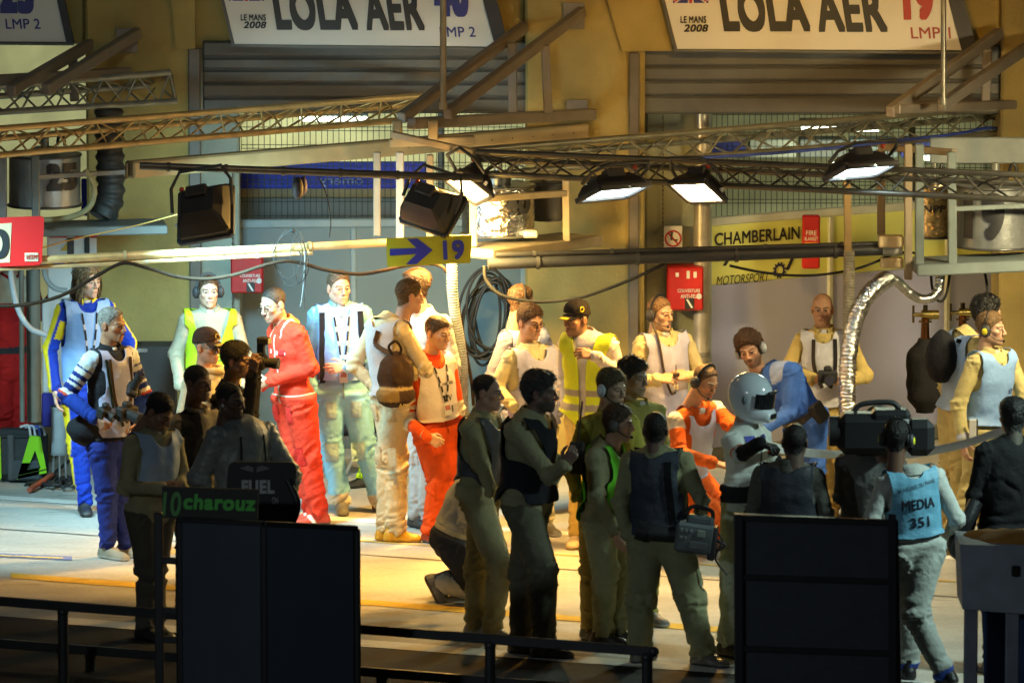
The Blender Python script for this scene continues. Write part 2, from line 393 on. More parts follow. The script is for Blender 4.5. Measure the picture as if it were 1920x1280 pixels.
# trackside asphalt beyond the lane edge
def gl(x0, y0, x1, y1, x): return y0 + (y1 - y0) * (x - x0) / (x1 - x0)
a0, a1 = G(-3000, gl(0, 1154, 1300, 1250, -3000), .004), G(4000, gl(0, 1154, 1300, 1250, 4000), .004)
mb = MB(); mb.add([a0, a1, a1 + V(60,-60,0), a0 + V(-60,-60,0)][::-1], [(0,1,2,3)], (.026,.026,.028)); o = mb.build('track_asphalt', M_GROUND); o['kind'] = 'structure'
def stripe(name, x0, y0, x1, y1, wpx, col, z=.004):
    q = [G(x0, y0 - wpx/2, z), G(x1, y1 - wpx/2, z), G(x1, y1 + wpx/2, z), G(x0, y0 + wpx/2, z)]
    n = 40; va = [lerp(q[0], q[1], i/n) for i in range(n+1)]; vb = [lerp(q[3], q[2], i/n) for i in range(n+1)]
    r = np.random.default_rng(int(abs(x0)) + int(y0))
    va = [p + V(0, r.normal(0, .006), 0) for p in va]; vb = [p + V(0, r.normal(0, .006), 0) for p in vb]
    mb = MB(); mb.add(va + vb, [(i, i+n+1, i+n+2, i+1) for i in range(n)], col); o = mb.build(name, M_GROUND); o['kind'] = 'structure'; return o
stripe('white_lane_line', -400, 907, 2300, 1077, 7, (.80,.80,.78))
stripe('yellow_lane_line', 20, 1078, 1700, 1206, 10, (.62,.42,.07))
stripe('white_edge_line', 120, 1163, 2200, 1318, 13, (.75,.75,.72), .008)
stripe('thin_yellow_line', 600, 1008, 1800, 1090, 2.4, (.55,.40,.12))
stripe('dark_expansion_joint', -300, 969, 1900, 1126, 1.3, (.17,.165,.16))
stripe('blue_arrow_marking', -30, 1039, 135, 1046, 8, (.20,.23,.42))
stripe('yellow_arrow_marking', -30, 1039.3, 118, 1045.4, 2.5, (.62,.52,.20), .008)

# ---- pit building
Yf = 1.6
B0 = P(1000, 900, Yf); B0[2] = 0
bld = empty('pit_building', (0, Yf, 0), 'long concrete pit building with square pillars and half open roller shutters behind the crew', 'building')
CON = np.array((.36,.265,.085))
def prect(mb, x0, y0, x1, y1, Y, th, col, b=.01):
    a = P(x0, y0, Y); c = P(x1, y1, Y); mb.cbox(((a[0]+c[0])/2, Y + th/2, (a[2]+c[2])/2), (abs(c[0]-a[0]), th, abs(a[2]-c[2])), col, b=b); return mb
def gz(px, Y): return P(px, 640, Y)[0]
def column_box(mb, x0, x1, Y, th, z0, z1, col, b=.02):
    xa, xb = gz(x0, Y), gz(x1, Y); mb.cbox(((xa+xb)/2, Y+th/2, (z0+z1)/2), (xb-xa, th, z1-z0), col, b=b)
for x0, x1 in ((165, 366), (985, 1208), (1872, 2110), (-560, -330)):
    mb = MB(); column_box(mb, x0, x1, Yf, .85, -.05, 5.6, CON); mb.build('pillar', M_CONC, bld)
# sloping pillar shoulders seen beside the boards
for xs in (((318, -20), (366, -20), (366, 92), (330, 92)), ((1132, -20), (1255, -20), (1262, 96), (1166, 96))):
    mb = MB(); mb.prism([P(x, y, Yf - .035) for x, y in xs], V(0, .034, 0), CON * 1.06); mb.build('pillar_shoulder', M_CONC, bld)
zb = P(600, 93, Yf)[2]; zr = P(1500, 99, Yf)[2]
for x0, x1, z0 in ((366, 985, zb), (1208, 1872, zr), (-330, 165, P(80, 86, Yf)[2])):
    mb = MB(); column_box(mb, x0 + .4, x1 - .4, Yf + .12, .6, z0, 5.58, CON * .92); mb.build('lintel', M_CONC, bld)
mb = MB(); column_box(mb, -1500, 3000, Yf - .6, 9.5, 5.62, 5.9, CON * .8); mb.build('roof', M_CONC, bld)
# roller shutters
for x0, x1, y0, y1, lines in ((380, 996, 93, 213, (108, 131, 156, 183)), (1198, 1874, 100, 214, (125, 152, 180))):
    mb = MB(); Ys = Yf + .62 if x0 < 500 else Yf + .30
    Ys = Yf + .06
    ed = [y0 - 16] + list(lines) + [y1]
    for i in range(len(ed) - 1):
        prect(mb, x0, ed[i] + 1.6, x1, ed[i+1] - 1.2, Ys, .05, (.10,.096,.085), b=.014)
    prect(mb, x0, y0 - 16, x1, y1, Ys + .02, .02, (.04,.04,.04))
    o = mb.build('roller_shutter', M_PAINT, bld)
for x0, x1, yt in ((356, 379, 90), (1178, 1198, 98)):
    mb = MB(); xa, xb = gz(x0, Yf - .03), gz(x1, Yf - .03); mb.cbox(((xa+xb)/2, Yf - .01 , P(x0, yt, Yf)[2]/2), (xb-xa, .05, P(x0, yt, Yf)[2]), (.13,.11,.09)); mb.build('shutter_guide', M_PAINT, bld)
# inner jambs beside the openings
for x0, x1 in ((366, 450), (1208, 1334)):
    mb = MB(); column_box(mb, x0, x1, Yf + .55, .25, -.05, 4.4, (.38,.42,.36)); mb.build('jamb', M_CONC, bld)
# garage interiors
mb = MB(); xa, xb = gz(-700, 8), gz(2400, 8); mb.cbox(((xa+xb)/2, 8.6, 2.2), (xb-xa, .2, 4.6), (.78,.76,.56)); mb.build('back_wall', M_CONC, bld)
for x in (265, 1096, 1985):
    mb = MB(); xx = gz(x, Yf); mb.cbox((xx, 5.45, 2.2), (.2, 6.0, 4.4), (.52,.52,.42)); mb.build('partition_wall', M_CONC, bld)
mb = MB(); mb.cbox(((xa+xb)/2, 5.3, 4.55), (xb-xa, 6.4, .2), (.6,.6,.5)); mb.build('ceiling', M_CONC, bld)

# fluorescent battens inside the garages
M_TUBE = emit_mat('fluorescent_tube', (.86, 1.0, .80), 8)
def batten(x0, x1, y, Y, lab, power, side=0):
    c = P((x0+x1)/2, y, Y); w = PXM(Y)*(x1-x0)
    r = empty('batten_light', c, lab, 'light')
    mb = MB(); mb.cbox(c + V(0,0,.05), (w, .12, .06), (.6,.6,.6)); mb.build('batten_body', M_PAINT, r)
    mb = MB(); mb.cyl(c + V(-w*.48,0,-.01), c + V(w*.48,0,-.01), .02, (1,1,1)); mb.build('tube', M_TUBE, r)
    l = bpy.data.lights.new('batten_glow', 'AREA'); l.shape = 'RECTANGLE'; l.size = w; l.size_y = .12; l.energy = power * 3.2; l.color = (.95, 1.0, .62); l.spread = R(120)
    lo = bpy.data.objects.new('batten_glow', l); COL.objects.link(lo); lo.parent = r; lo.location = (0, .05, -.06); lo.rotation_euler = (R(48), 0, 0)
batten(560, 690, 221, 5.4, 'white fluorescent strip light glowing inside the middle garage behind the wire mesh', 17)
batten(1500, 1650, 240, 5.2, 'bluish fluorescent strip light inside the right garage, longer one below the shutter', 4)
batten(1725, 1905, 294, 5.8, 'bluish fluorescent strip light behind the fuel tank marked 19', 3)
batten(-60, 60, 70, 5.2, 'assumed fluorescent strip light, unseen inside the far left garage above the tank marked 25', 9)  # assumed from the bright wall of this garage; hidden behind the board

# wire mesh fences standing in the garages
def mesh_fence(x0, x1, y0, y1, Y, step, lab):
    a = P(x0, y0, Y); c = P(x1, y1, Y); r = empty('wire_mesh_fence', ((a[0]+c[0])/2, Y, c[2]), lab, 'fence')
    mb = MB(); n = int((x1-x0)/step)
    for i in range(n + 1):
        x = lerp(a[0], c[0], i/n); mb.tube([V(x, Y, a[2]), V(x, Y, c[2])], .0032, (.10,.11,.10), 5, caps=False)
    m = int((y1-y0)/33)
    for j in range(m + 1):
        z = lerp(a[2], c[2], j/m)
        for k in (0, .03): mb.tube([V(a[0], Y-.01, z-k), V(c[0], Y-.01, z-k)], .0032, (.10,.11,.10), 5, caps=False)
    mb.build('wire_panel', M_WIRE, r)
    mb = MB(); mb.cbox((lerp(a[0], c[0], .71), Y+.04, lerp(a[2], c[2], .5)), (.055, .05, abs(a[2]-c[2])), (.12,.15,.15)); mb.build('fence_post', M_PAINT, r)
mesh_fence(452, 980, 205, 470, 3.9, 10.6, 'grey welded wire mesh fence standing across the middle garage')
mesh_fence(1240, 1900, 208, 440, 4.2, 10.2, 'grey welded wire mesh fence standing across the right garage')
# blue banner and beige rail behind the mesh
r = empty('blue_banner', P(620, 350, 5), 'bright blue banner with white lettering hanging behind the mesh of the middle garage', 'banner')
mb = MB(); prect(mb, 430, 303, 800, 354, 4.6, .02, (.012,.03,.75)); mb.build('banner_cloth', M_SIGN, r)
mb = MB(); lettering(mb, 'omery', P(640, 343, 4.59), V(-1,0,0), V(0,0,1), .075, .36, (.35,.42,.85), bold=.01, off=-.006); mb.build('lettering', M_SIGN, r)
mb = MB(); prect(mb, 430, 346, 745, 371, 4.8, .08, (.55,.40,.18)); tag(mb.build('timber_rail', M_PAINT), 'pale timber rail running below the blue banner behind the mesh', 'rail')
mb = MB(); prect(mb, 430, 371, 850, 470, 5.2, .05, (.30,.32,.34)); tag(mb.build('grey_screen', M_PANEL), 'plain grey screen behind the wire mesh of the middle garage', 'screen')
mb = MB()
for i in range(7): prect(mb, 1215 + i*95, 262, 1303 + i*95, 296, 6.2, .3, [(.25,.30,.34),(.05,.06,.35),(.4,.42,.4),(.12,.13,.14)][i % 4])
tag(mb.build('storage_shelf', M_PAINT), 'shelf of blue and grey boxes at the back of the right garage', 'shelf')
r = empty('blue_drape', P(168, 380, 3), 'small blue sheet hanging behind the black corrugated hose', 'banner')
mb = MB(); prect(mb, 152, 335, 184, 405, 3.2, .02, (.01,.03,.62)); mb.build('sheet', M_SIGN, r)

# partition panels closing the garages
def panels(p0, Y0, p1, Y1, ztop, lab, col, railcol, ups, zsplit=None, col2=None):
    a = P(p0, 640, Y0); c = P(p1, 640, Y1); a[2] = c[2] = 0; d = nrm(c - a); n = np.cross(d, V(0,0,1))
    L = np.linalg.norm(c - a); r = empty('partition_screen', (a + c)/2, lab, 'partition')
    ax = (d, -n, V(0,0,1))
    if zsplit is None: mb = MB(); mb.cbox((a+c)/2 + V(0,0,ztop/2), (L, .03, ztop - .01), col, ax); mb.build('panel', M_PANEL, r)
    else:
        mb = MB(); mb.cbox((a+c)/2 + V(0,0,zsplit/2), (L, .03, zsplit), col2, ax); mb.build('lower_panel', M_PANEL, r)
        mb = MB(); mb.cbox((a+c)/2 + V(0,0,(zsplit+ztop)/2), (L, .034, ztop - zsplit), col, ax); mb.build('upper_panel', M_SIGN, r)
    mb = MB(); mb.cbox((a+c)/2 + V(0,0,ztop + .025), (L, .05, .07), railcol, ax); mb.build('top_rail', M_PAINT, r)
    mb = MB(); mb.cbox((a+c)/2 + V(0,0,.06) + n*.012, (L, .035, .12), np.asarray(railcol)*.35, ax); mb.build('kick_rail', M_PAINT, r)
    for t in ups:
        mb = MB(); mb.cbox(lerp(a, c, t) + V(0,0,ztop/2) + n*.014, (.05, .045, ztop - .02), railcol, ax); mb.build('upright', M_PAINT, r)
    return r, a, d, n
panels(444, 2.9, 990, 3.05, 1.80, 'blue grey partition screen closing the middle garage', (.20,.27,.30), (.30,.38,.42), (.01, .40, .985))
rs, sa, sd_, sn = panels(1328, 2.2, 1880, 3.8, 1.90, 'yellow topped partition screen with the team name closing the right garage', (.68,.72,.22), (.55,.57,.50), (.40, .80, .99), 1.42, (.40,.43,.70))
def on_panel(px, py):
    """point of the yellow screen seen at this pixel"""
    d = ray(px, py); o = V(0, CAM_Y, CAM_Z); t = np.dot(sa - o, sn) / np.dot(d, sn); return o + d * t
def ptext(body, x0, x1, yc, h, bold, shear, col, parent):
    a, c = on_panel(x0, yc), on_panel(x1, yc); ctr = (a + c)/2; ctr[2] = on_panel((x0+x1)/2, yc)[2]
    mb = MB(); lettering(mb, body, ctr, sd_, V(0,0,1), h*PXM(2.5), np.linalg.norm((c-a)[:2]), col, bold, shear, .024); mb.build('lettering', M_SIGN, parent)
ptext('CHAMBERLAIN', 1337, 1496, 442, 24, .016, 0, (.02,.02,.03), rs)
ptext('syner', 1337, 1440, 480, 30, .016, .15, (.02,.02,.05), rs); ptext('y', 1470, 1494, 485, 40, .016, .15, (.02,.02,.05), rs)
ptext('MOTORSPORT', 1340, 1440, 522, 17, .0, .25, (.02,.02,.03), rs)
gc = on_panel(1458, 506) + sn*.026; mb = MB()
for k in range(12):
    t0 = k * math.pi / 6
    def rp(r, t): return gc + sd_*r*math.cos(t) + V(0,0,1)*r*math.sin(t)
    for j in range(4):
        ta, tb = t0 + j*math.pi/24, t0 + (j+1)*math.pi/24; mb.add([rp(.034, ta), rp(.052, ta), rp(.052, tb), rp(.034, tb)], [(0,1,2,3)], (.02,.02,.10))
    mb.add([rp(.051, t0+.06), rp(.066, t0+.10), rp(.066, t0+.30), rp(.051, t0+.34)], [(0,1,2,3)], (.02,.02,.10))
mb.build('gear_emblem', M_SIGN, rs)
# fire blanket box on the yellow screen
def red_box(x0, y0, x1, y1, Y, lab, cat, words, name='fire_box', th=.14):
    c = P((x0+x1)/2, (y0+y1)/2, Y); w, h = (x1-x0)*PXM(Y), (y1-y0)*PXM(Y)
    r = empty(name, c, lab, cat); mb = MB(); mb.cbox(c, (w, th, h), (.50,.012,.012), b=.012); mb.build('case', M_PAINT, r)
    mb = MB(); f = Y - th/2
    for t, dx, dz, tw, thh in words: mb = MB(); lettering(mb, t, c + V(dx*w, -th/2, dz*h), V(1,0,0), V(0,0,1), thh*h, tw*w, (.75,.72,.68), .01, 0, .004); mb.build('lettering', M_SIGN, r)
    return r, c, w, h, f
r, c, w, h, f = red_box(1504, 403, 1537, 503, 2.35, 'narrow red fire blanket box on the yellow screen', 'fire box', (('FIRE', 0, .18, .6, .09), ('BLANKET', 0, .07, .75, .07)), th=.10)
mb = MB(); mb.cbox((c[0], f - .004, c[2] + .02*h - .08*h), (w*.72, .006, h*.12), (.75,.45,.05), b=.001); mb.build('picture_label', M_SIGN, r)
for x0, y0, x1, y1, Y, lab in ((1250, 497, 1318, 578, 1.95, 'red fire extinguisher cabinet on the wall beside the no smoking sign'), (434, 474, 494, 546, 1.95, 'red fire extinguisher cabinet on the wall left of the blue grey screen')):
    r, c, w, h, f = red_box(x0, y0, x1, y1, Y, lab, 'fire box', (('COUVERTURE', .1, -.04, .62, .08), ('ANTI-FEU', .1, -.17, .45, .09)), th=.26)
    mb = MB(); mb.cbox((c[0] + .12*w, f - .003, c[2] - .34*h), (w*.26, .004, h*.26), (.02,.02,.02), b=.001)
    mb.prism([V(c[0]+.12*w-.1*w, f-.008, c[2]-.24*h), V(c[0]+.12*w-.04*w, f-.008, c[2]-.24*h), V(c[0]+.12*w+.1*w, f-.008, c[2]-.44*h), V(c[0]+.12*w+.04*w, f-.008, c[2]-.44*h)], V(0,.003,0), (.7,.7,.68))
    mb.build('pictogram', M_SIGN, r)
    mb = MB(); mb.cyl(V(c[0]+.38*w, f-.012, c[2]-.17*h), V(c[0]+.38*w, f+.01, c[2]-.17*h), .022, (.7,.7,.7)); mb.build('lock', M_PAINT, r)
    if x0 > 800:
        for i, (dx, hh) in enumerate(((-.22, .10), (.08, .18), (.27, .14))): mb = MB(); mb.cbox((c[0]+dx*w, f-.003, c[2]+.33*h), (w*.09, .004, h*hh), (.7,.68,.66), b=.001); mb.build('sticker', M_SIGN, r)
# no smoking sign
c = P(1262, 447, 2.0); r = empty('no_smoking_sign', c, 'white square sign with a red ring and bar above the red cabinet', 'sign')
mb = MB(); mb.cbox(c, (.145, .012, .20), (.75,.75,.74), b=.003); mb.build('plate', M_SIGN, r)
mb = MB(); mb.tube([c + V(.060*math.cos(t), -.010, .060*math.sin(t)) for t in np.linspace(0, 6.2832, 29)], .0075, (.5,.02,.02), 6, caps=False); mb.bar(c + V(-.04,-.010,.045), c + V(.04,-.010,-.045), .012, .004, (.5,.02,.02), up=(0,1,0)); mb.build('ring', M_SIGN, r)
mb = MB(); mb.cbox(c + V(-.012,-.010,.012), (.018,.004,.05), (.05,.05,.05), b=.001); mb.cbox(c + V(.02,-.010,-.012), (.035,.004,.012), (.05,.05,.05), b=.001); mb.ell(c + V(-.010,-.010,.045), (.012,.003,.012), (.05,.05,.05)); mb.build('pictogram', M_SIGN, r)
# downpipe
mb = MB(); x = gz(1315, 2.0); mb.tube([V(x, 2.0, 0), V(x, 2.0, 4.2)], .062, (.55,.50,.42), 16)
for z in (.9, 2.1, 3.2): mb.tube([V(x, 2.0, z-.02), V(x, 2.0, z+.02)], .070, (.3,.28,.25), 16)
tag(mb.build('downpipe', M_ALU), 'shiny steel downpipe on the wall beside the right garage', 'pipe')
for px, y0, y1, Y, lab in ((1243, 215, 470, 1.98, 'hanging chain of the right roller shutter'), (436, 300, 640, 1.98, 'hanging chain beside the left red cabinet')):
    mb = MB(); a, c = P(px, y0, Y), P(px, y1, Y); n = 60
    for i in range(n): mb.ell(lerp(a, c, (i+.5)/n), (.008 if i % 2 else .004, .004 if i % 2 else .008, .014), (.16,.15,.13), nu=6, nv=4)
    tag(mb.build('shutter_chain', M_WIRE), lab, 'chain')

# ---- boards above the shutters
def board(px, lab, frame, texts, flag=None):
    Y = Yf - .10; r = empty('team_board', P(np.mean([p[0] for p in px]), px[2][1], Y), lab, 'sign')
    mb = MB(); mb.prism([P(x, y, Y) for x, y in px], V(0, .05, 0), (.72,.70,.66)); mb.build('board_face', M_SIGN, r)
    (x0, y0), (x1, y1), (x2, y2), (x3, y3) = px       # TL TR BR BL
    mb = MB(); mb.prism([P(x1+1, y1, Y-.02), P(x1+frame, y1, Y-.02), P(x2+frame, y2+2, Y-.02), P(x2+1, y2+2, Y-.02)], V(0, .10, 0), (.03,.03,.035))
    mb.prism([P(x3-6, y3+.5, Y-.01), P(x2+frame, y2+2.5, Y-.01), P(x2+frame, y2+7, Y-.01), P(x3-6, y3+5, Y-.01)], V(0, .09, 0), (.12,.12,.11))
    mb.prism([P(x0-6, y0, Y-.01), P(x0-1, y0, Y-.01), P(x3-1, y3, Y-.01), P(x3-6, y3, Y-.01)], V(0, .09, 0), (.10,.10,.10)); mb.build('board_frame', M_PAINT, r)
    for t, xc, yc, w, h, col, bold, sh in texts:
        mb = MB(); lettering(mb, t, P(xc, yc, Y), V(1,0,0), V(0,0,1), h*PXM(Y), w*PXM(Y), col, bold, sh, .004); mb.build('lettering', M_SIGN, r)
    if flag:
        xc, yc, w, h = flag; c = P(xc, yc, Y); w *= PXM(Y); h *= PXM(Y); mb = MB(); k = V(0,-.004,0)
        mb.box(c + k*.5, (w, .003, h), (.02,.03,.25))
        for a, b_ in (((-1,-1),(1,1)), ((-1,1),(1,-1))):
            mb.bar(c + k*1.4 + V(a[0]*w*.46,0,a[1]*h*.44), c + k*1.4 + V(b_[0]*w*.46,0,b_[1]*h*.44), h*.17, .003, (.75,.75,.75), up=(0,1,0)); 
            mb.bar(c + k*2.2 + V(a[0]*w*.46,0,a[1]*h*.44), c + k*2.2 + V(b_[0]*w*.46,0,b_[1]*h*.44), h*.06, .003, (.5,.02,.03), up=(0,1,0))
        mb.box(c + k*2.9, (w, .003, h*.30), (.75,.75,.75)); mb.box(c + k*3.3, (w*.16, .003, h), (.75,.75,.75)); mb.box(c + k*4.0, (w*.998, .003, h*.17), (.5,.02,.03)); mb.box(c + k*4.6, (w*.09, .003, h*.998), (.5,.02,.03))
        mb.build('flag', M_SIGN, r)
INK, NAVY, RED = (.015,.015,.018), (.03,.035,.22), (.38,.03,.03)
board([(395,-105),(878,-105),(928,88),(440,83)], 'white board reading LOLA AER with a navy 40 above the middle garage', 26,
      [('LOLA', 590, 16, 162, 82, INK, .045, -.27), ('AER', 742, 16, 108, 82, INK, .035, -.27), ('LE MANS', 475, 33, 47, 12, INK, .03, 0), ('2008', 478, 47, 43, 13, INK, .03, .2), ('40', 846, -6, 64, 76, NAVY, .07, -.1), ('LMP 2', 858, 60, 68, 19, NAVY, .01, -.1)], (462, -20, 66, 44))
board([(1220,-105),(1750,-105),(1803,95),(1270,92)], 'white board reading LOLA AER with a red 19 above the right garage', 30,
      [('LOLA', 1433, 18, 172, 84, INK, .045, -.27), ('AER', 1600, 18, 128, 84, INK, .035, -.27), ('LE MANS', 1300, 37, 48, 13, INK, .03, 0), ('2008', 1305, 53, 46, 14, INK, .03, .2), ('19', 1720, 0, 58, 76, (.42,.03,.02), .07, -.1), ('LMP 1', 1745, 62, 76, 21, (.35,.05,.03), .01, -.1)], (1295, -16, 66, 44))
board([(-420,-105),(84,-105),(124,79),(-380,76)], 'white board with a navy 25 above the far left garage, cut by the frame', 14,
      [('25', 30, -12, 66, 76, NAVY, .07, -.1), ('LMP 2', 43, 45, 66, 19, NAVY, .01, -.1)])
mb = MB(); c = P(1594, 201, Yf + .105); mb.cbox(c, (.10, .004, .055), (.55,.40,.12), b=.001)
for i in range(3): mb.cbox(c + V(.012*i - .01, -.003, .014 - .014*i), (.05 - .006*i, .002, .006), (.15,.10,.03), b=.0005)
tag(mb.build('shutter_sticker', M_SIGN), 'small yellow sticker on the right roller shutter', 'sticker')

# ---- steelwork in front of the facade
STEEL = (.20,.17,.14); BEIGE = (.36,.265,.13)
def bracket(name, lab, spec, plates=()):
    p0 = P(*spec[0][0]); r = empty(name, p0, lab, 'bracket')
    for a, b_, w, h, part, col in spec: mb = MB(); mb.bar(P(*a), P(*b_), w, h, col); mb.build(part, M_PAINT, r)
    for x, y, Y, w, h in plates: mb = MB(); mb.cbox(P(x, y, Y), (w*PXM(Y), .02, h*PXM(Y)), STEEL, b=.003); mb.build('wall_plate', M_PAINT, r)
    return r
bracket('steel_bracket', 'brown steel bracket bolted to the pillar between the two white boards', [
    ((838, 214, -.35), (1092, 22, 1.55), .07, .085, 'diagonal_brace', STEEL), ((752, 222, -.1), (984, 50, 1.58), .07, .085, 'diagonal_brace', STEEL),
    ((770, 232, -.35), (1112, 214, 1.55), .08, .085, 'lower_chord', STEEL), ((1022, 84, .95), (1028, 212, .95), .07, .065, 'strut', STEEL),
    ((960, 80, 1.2), (962, 214, 1.2), .07, .065, 'strut', STEEL)], ((1076, 30, 1.57, 40, 50), (1082, 200, 1.57, 40, 26)))
bracket('steel_bracket', 'dark steel bracket at the upper left, beside the board marked 25', [
    ((20, 170, -.35), (168, 84, 1.55), .07, .085, 'diagonal_brace', STEEL), ((85, 168, -.3), (258, 62, 1.55), .07, .085, 'diagonal_brace', STEEL),
    ((-20, 150, -.3), (240, 135, 1.55), .07, .07, 'lower_chord', STEEL), ((136, 100, 1.2), (140, 190, 1.2), .07, .065, 'strut', STEEL)], ((238, 76, 1.57, 40, 46),))
bracket('steel_bracket', 'dark steel bracket at the upper right edge behind the tall pole', [
    ((1668, 210, -.35), (1874, 62, 1.55), .07, .085, 'diagonal_brace', STEEL), ((1765, 198, -.3), (1960, 66, 1.55), .07, .085, 'diagonal_brace', STEEL),
    ((1680, 205, -.35), (1900, 196, 1.5), .07, .07, 'lower_chord', STEEL), ((1852, 92, 1.2), (1848, 190, 1.2), .07, .065, 'strut', STEEL)])
# long box beam
r = empty('steel_beam', P(240, 330, -.9), 'long beige box beam swung out from the pillar over the crew', 'beam')
mb = MB(); mb.bar(P(243, 318, -.75), P(1098, 246, 1.55), .12, .125, BEIGE); mb.build('box_section', M_PAINT, r)
mb = MB(); mb.cbox(P(238, 318, -.78), (.02, .13, .13), (.03,.03,.03)); mb.build('end_cap', M_RUBBER, r)
mb = MB()
for t in np.linspace(.6, .97, 9): mb.ell(lerp(P(243, 318, -.75), P(1098, 246, 1.55), t) + V(0,-.066,.0), (.012,.006,.012), (.12,.10,.07), nu=8, nv=6)
mb.build('bolts', M_ALU, r)
r = empty('mast_head', P(780, 262, -.3), 'beige steel mast head where the beams and booms meet', 'mast')
for x in (745, 812): mb = MB(); mb.bar(P(x, 225, -.35), P(x, 264, -.35), .075, .075, BEIGE); mb.build('upright', M_PAINT, r)
mb = MB(); mb.bar(P(730, 268, -.33), P(890, 262, -.28), .10, .06, BEIGE); mb.build('head_plate', M_PAINT, r)
mb = MB(); mb.bar(P(735, 252, -.45), P(890, 286, -.75), .05, .05, BEIGE); mb.build('pivot_tube', M_PAINT, r)
def pole(px, y0, y1, Y, rad, col, lab):
    mb = MB(); a, c = P(px, y0, Y), P(px, y1, Y); mb.tube([a, c], rad, col, 14); mb.tube([c, c + V(0,0,.05)], rad*1.35, col, 14); tag(mb.build('vertical_pole', M_ALU), lab, 'pole')
pole(831, -260, 205, -.4, .024, (.40,.32,.20), 'vertical steel pole crossing the middle white board')
pole(1769, -260, 196, -.4, .020, (.26,.25,.21), 'vertical steel pole crossing the right edge of the white board marked 19')

def truss(lab, a0, a1, b0, b1, back, n, col, rad=.025, cat='truss', drop=.5):
    """triangular lattice girder: top chord a, bottom chord b, third chord set back"""
    A0, A1, B0_, B1 = P(*a0), P(*a1), P(*b0), P(*b1); C0 = lerp(A0, B0_, drop) + V(0, back, 0); C1 = lerp(A1, B1, drop) + V(0, back, 0)
    r = empty('lattice_truss', (B0_ + B1)/2, lab, cat)
    for s, e in ((A0, A1), (B0_, B1), (C0, C1)): mb = MB(); mb.tube([s, e], rad, col, 12); mb.build('chord', M_ALU, r)
    mb = MB()
    for s0, s1, e0, e1 in ((A0, A1, B0_, B1), (A0, A1, C0, C1), (B0_, B1, C0, C1)):
        for i in range(n):
            p, q = lerp(s0, s1, i/n), lerp(e0, e1, (i+.5)/n); mb.tube([p, q], .0085, col, 6, caps=False); mb.tube([q, lerp(s0, s1, (i+1)/n)], .0085, col, 6, caps=False)
    mb.build('lattice', M_ALU, r)
    for s, e, f in ((A0, B0_, C0), (A1, B1, C1)):
        mb = MB(); mb.tube([s, e, f, s], .014, np.asarray(col)*.8, 8); mb.build('end_frame', M_ALU, r)
    return r
ALU = (.52,.46,.36)
truss('aluminium lattice truss with gold light in its colour, running from the left edge up to the mast head', (-60, 246, -.75), (790, 180, 1.2), (-60, 296, -.75), (745, 226, 1.0), .26, 11, (.62,.42,.17))  # gold lamp light put into the aluminium's colour
truss('dim grey lattice truss at the upper left in front of the lit garage wall', (-60, 168, .4), (318, 136, 1.5), (-60, 214, .4), (330, 190, 1.5), .26, 6, (.34,.36,.34))
truss('front dark lattice truss reaching to the right edge above the floodlights', (893, 285, -.9), (1990, 331, -2.25), (905, 326, -.9), (1990, 378, -2.25), .24, 12, (.085,.082,.07), .023)  # dark colour carries the shade of the truss's unlit side
truss('rear grey lattice truss rising to the right edge in front of the shutter', (884, 282, -.6), (1990, 192, 2.3), (900, 328, -.6), (1990, 240, 2.3), .24, 12, (.26,.25,.19))
mb = MB(); mb.tube(spline([P(1240, 300, .2), P(1480, 285, .85), P(1700, 262, 1.4), P(1800, 250, 1.7), P(1860, 240, 1.9), P(1940, 250, 2.0)], 8), .012, (.03,.06,.35), 8); tag(mb.build('blue_cable', M_RUBBER), 'blue cable tied along the underside of the rear truss', 'cable')
# pipes and booms
def pipe(lab, a, c, rad, col, mat=M_ALU, bands=0, name='boom_pipe', cat='pipe', bandcol=(.05,.05,.05)):
    p, q = P(*a), P(*c); r = empty(name, (p+q)/2, lab, cat); mb = MB(); mb.tube([p, q], rad, col, 14); mb.build('tube', mat, r)
    if bands:
        d = nrm(q - p)
        for i in range(bands): mb = MB(); s = lerp(p, q, (i+.5)/bands); mb.tube([s - d*.012, s + d*.012], rad*1.25, bandcol, 12); mb.build('clamp_band', M_RUBBER, r)
    return r
pipe('dark grey boom pipe carrying the black floodlights on the left', (262, 311, -1.6), (905, 334, -1.25), .028, (.09,.09,.088), bands=6)
pipe('thick aluminium boom pipe, orange light in its colour, across the left half, ending at the yellow arrow sign', (60, 488, -1.5), (752, 454, -.9), .030, (.80,.56,.26), bands=2, bandcol=(.4,.3,.15))  # orange lamp light put into the pipe's colour
pipe('thin pipe with orange light in its colour slung below the thick boom', (-40, 506, -1.55), (586, 474, -1.05), .017, (.85,.62,.32), bands=3, bandcol=(.5,.4,.25))  # same orange shine put into this colour
pipe('thick dark boom pipe across the right half in front of the yellow screen', (915, 495, -.8), (1658, 468, -.4), .043, (.028,.030,.036), M_PAINT, bands=4)
pipe('thin dark pipe clipped above the thick boom on the right', (930, 478, -.8), (1650, 457, -.4), .019, (.025,.025,.028), M_PAINT, bands=5)
r = empty('junction_box', P(1670, 470, -.4), 'pale steel junction box at the end of the dark boom', 'box')
mb = MB(); mb.cbox(P(1670, 452, -.42), (.19, .14, .085), (.62,.50,.30)); mb.cbox(P(1672, 492, -.42), (.17, .12, .075), (.60,.48,.28)); mb.build('plates', M_PAINT, r)
mb = MB(); mb.cyl(P(1655, 470, -.42), P(1692, 468, -.42), .045, (.35,.38,.36)); mb.build('boom_socket', M_PAINT, r)

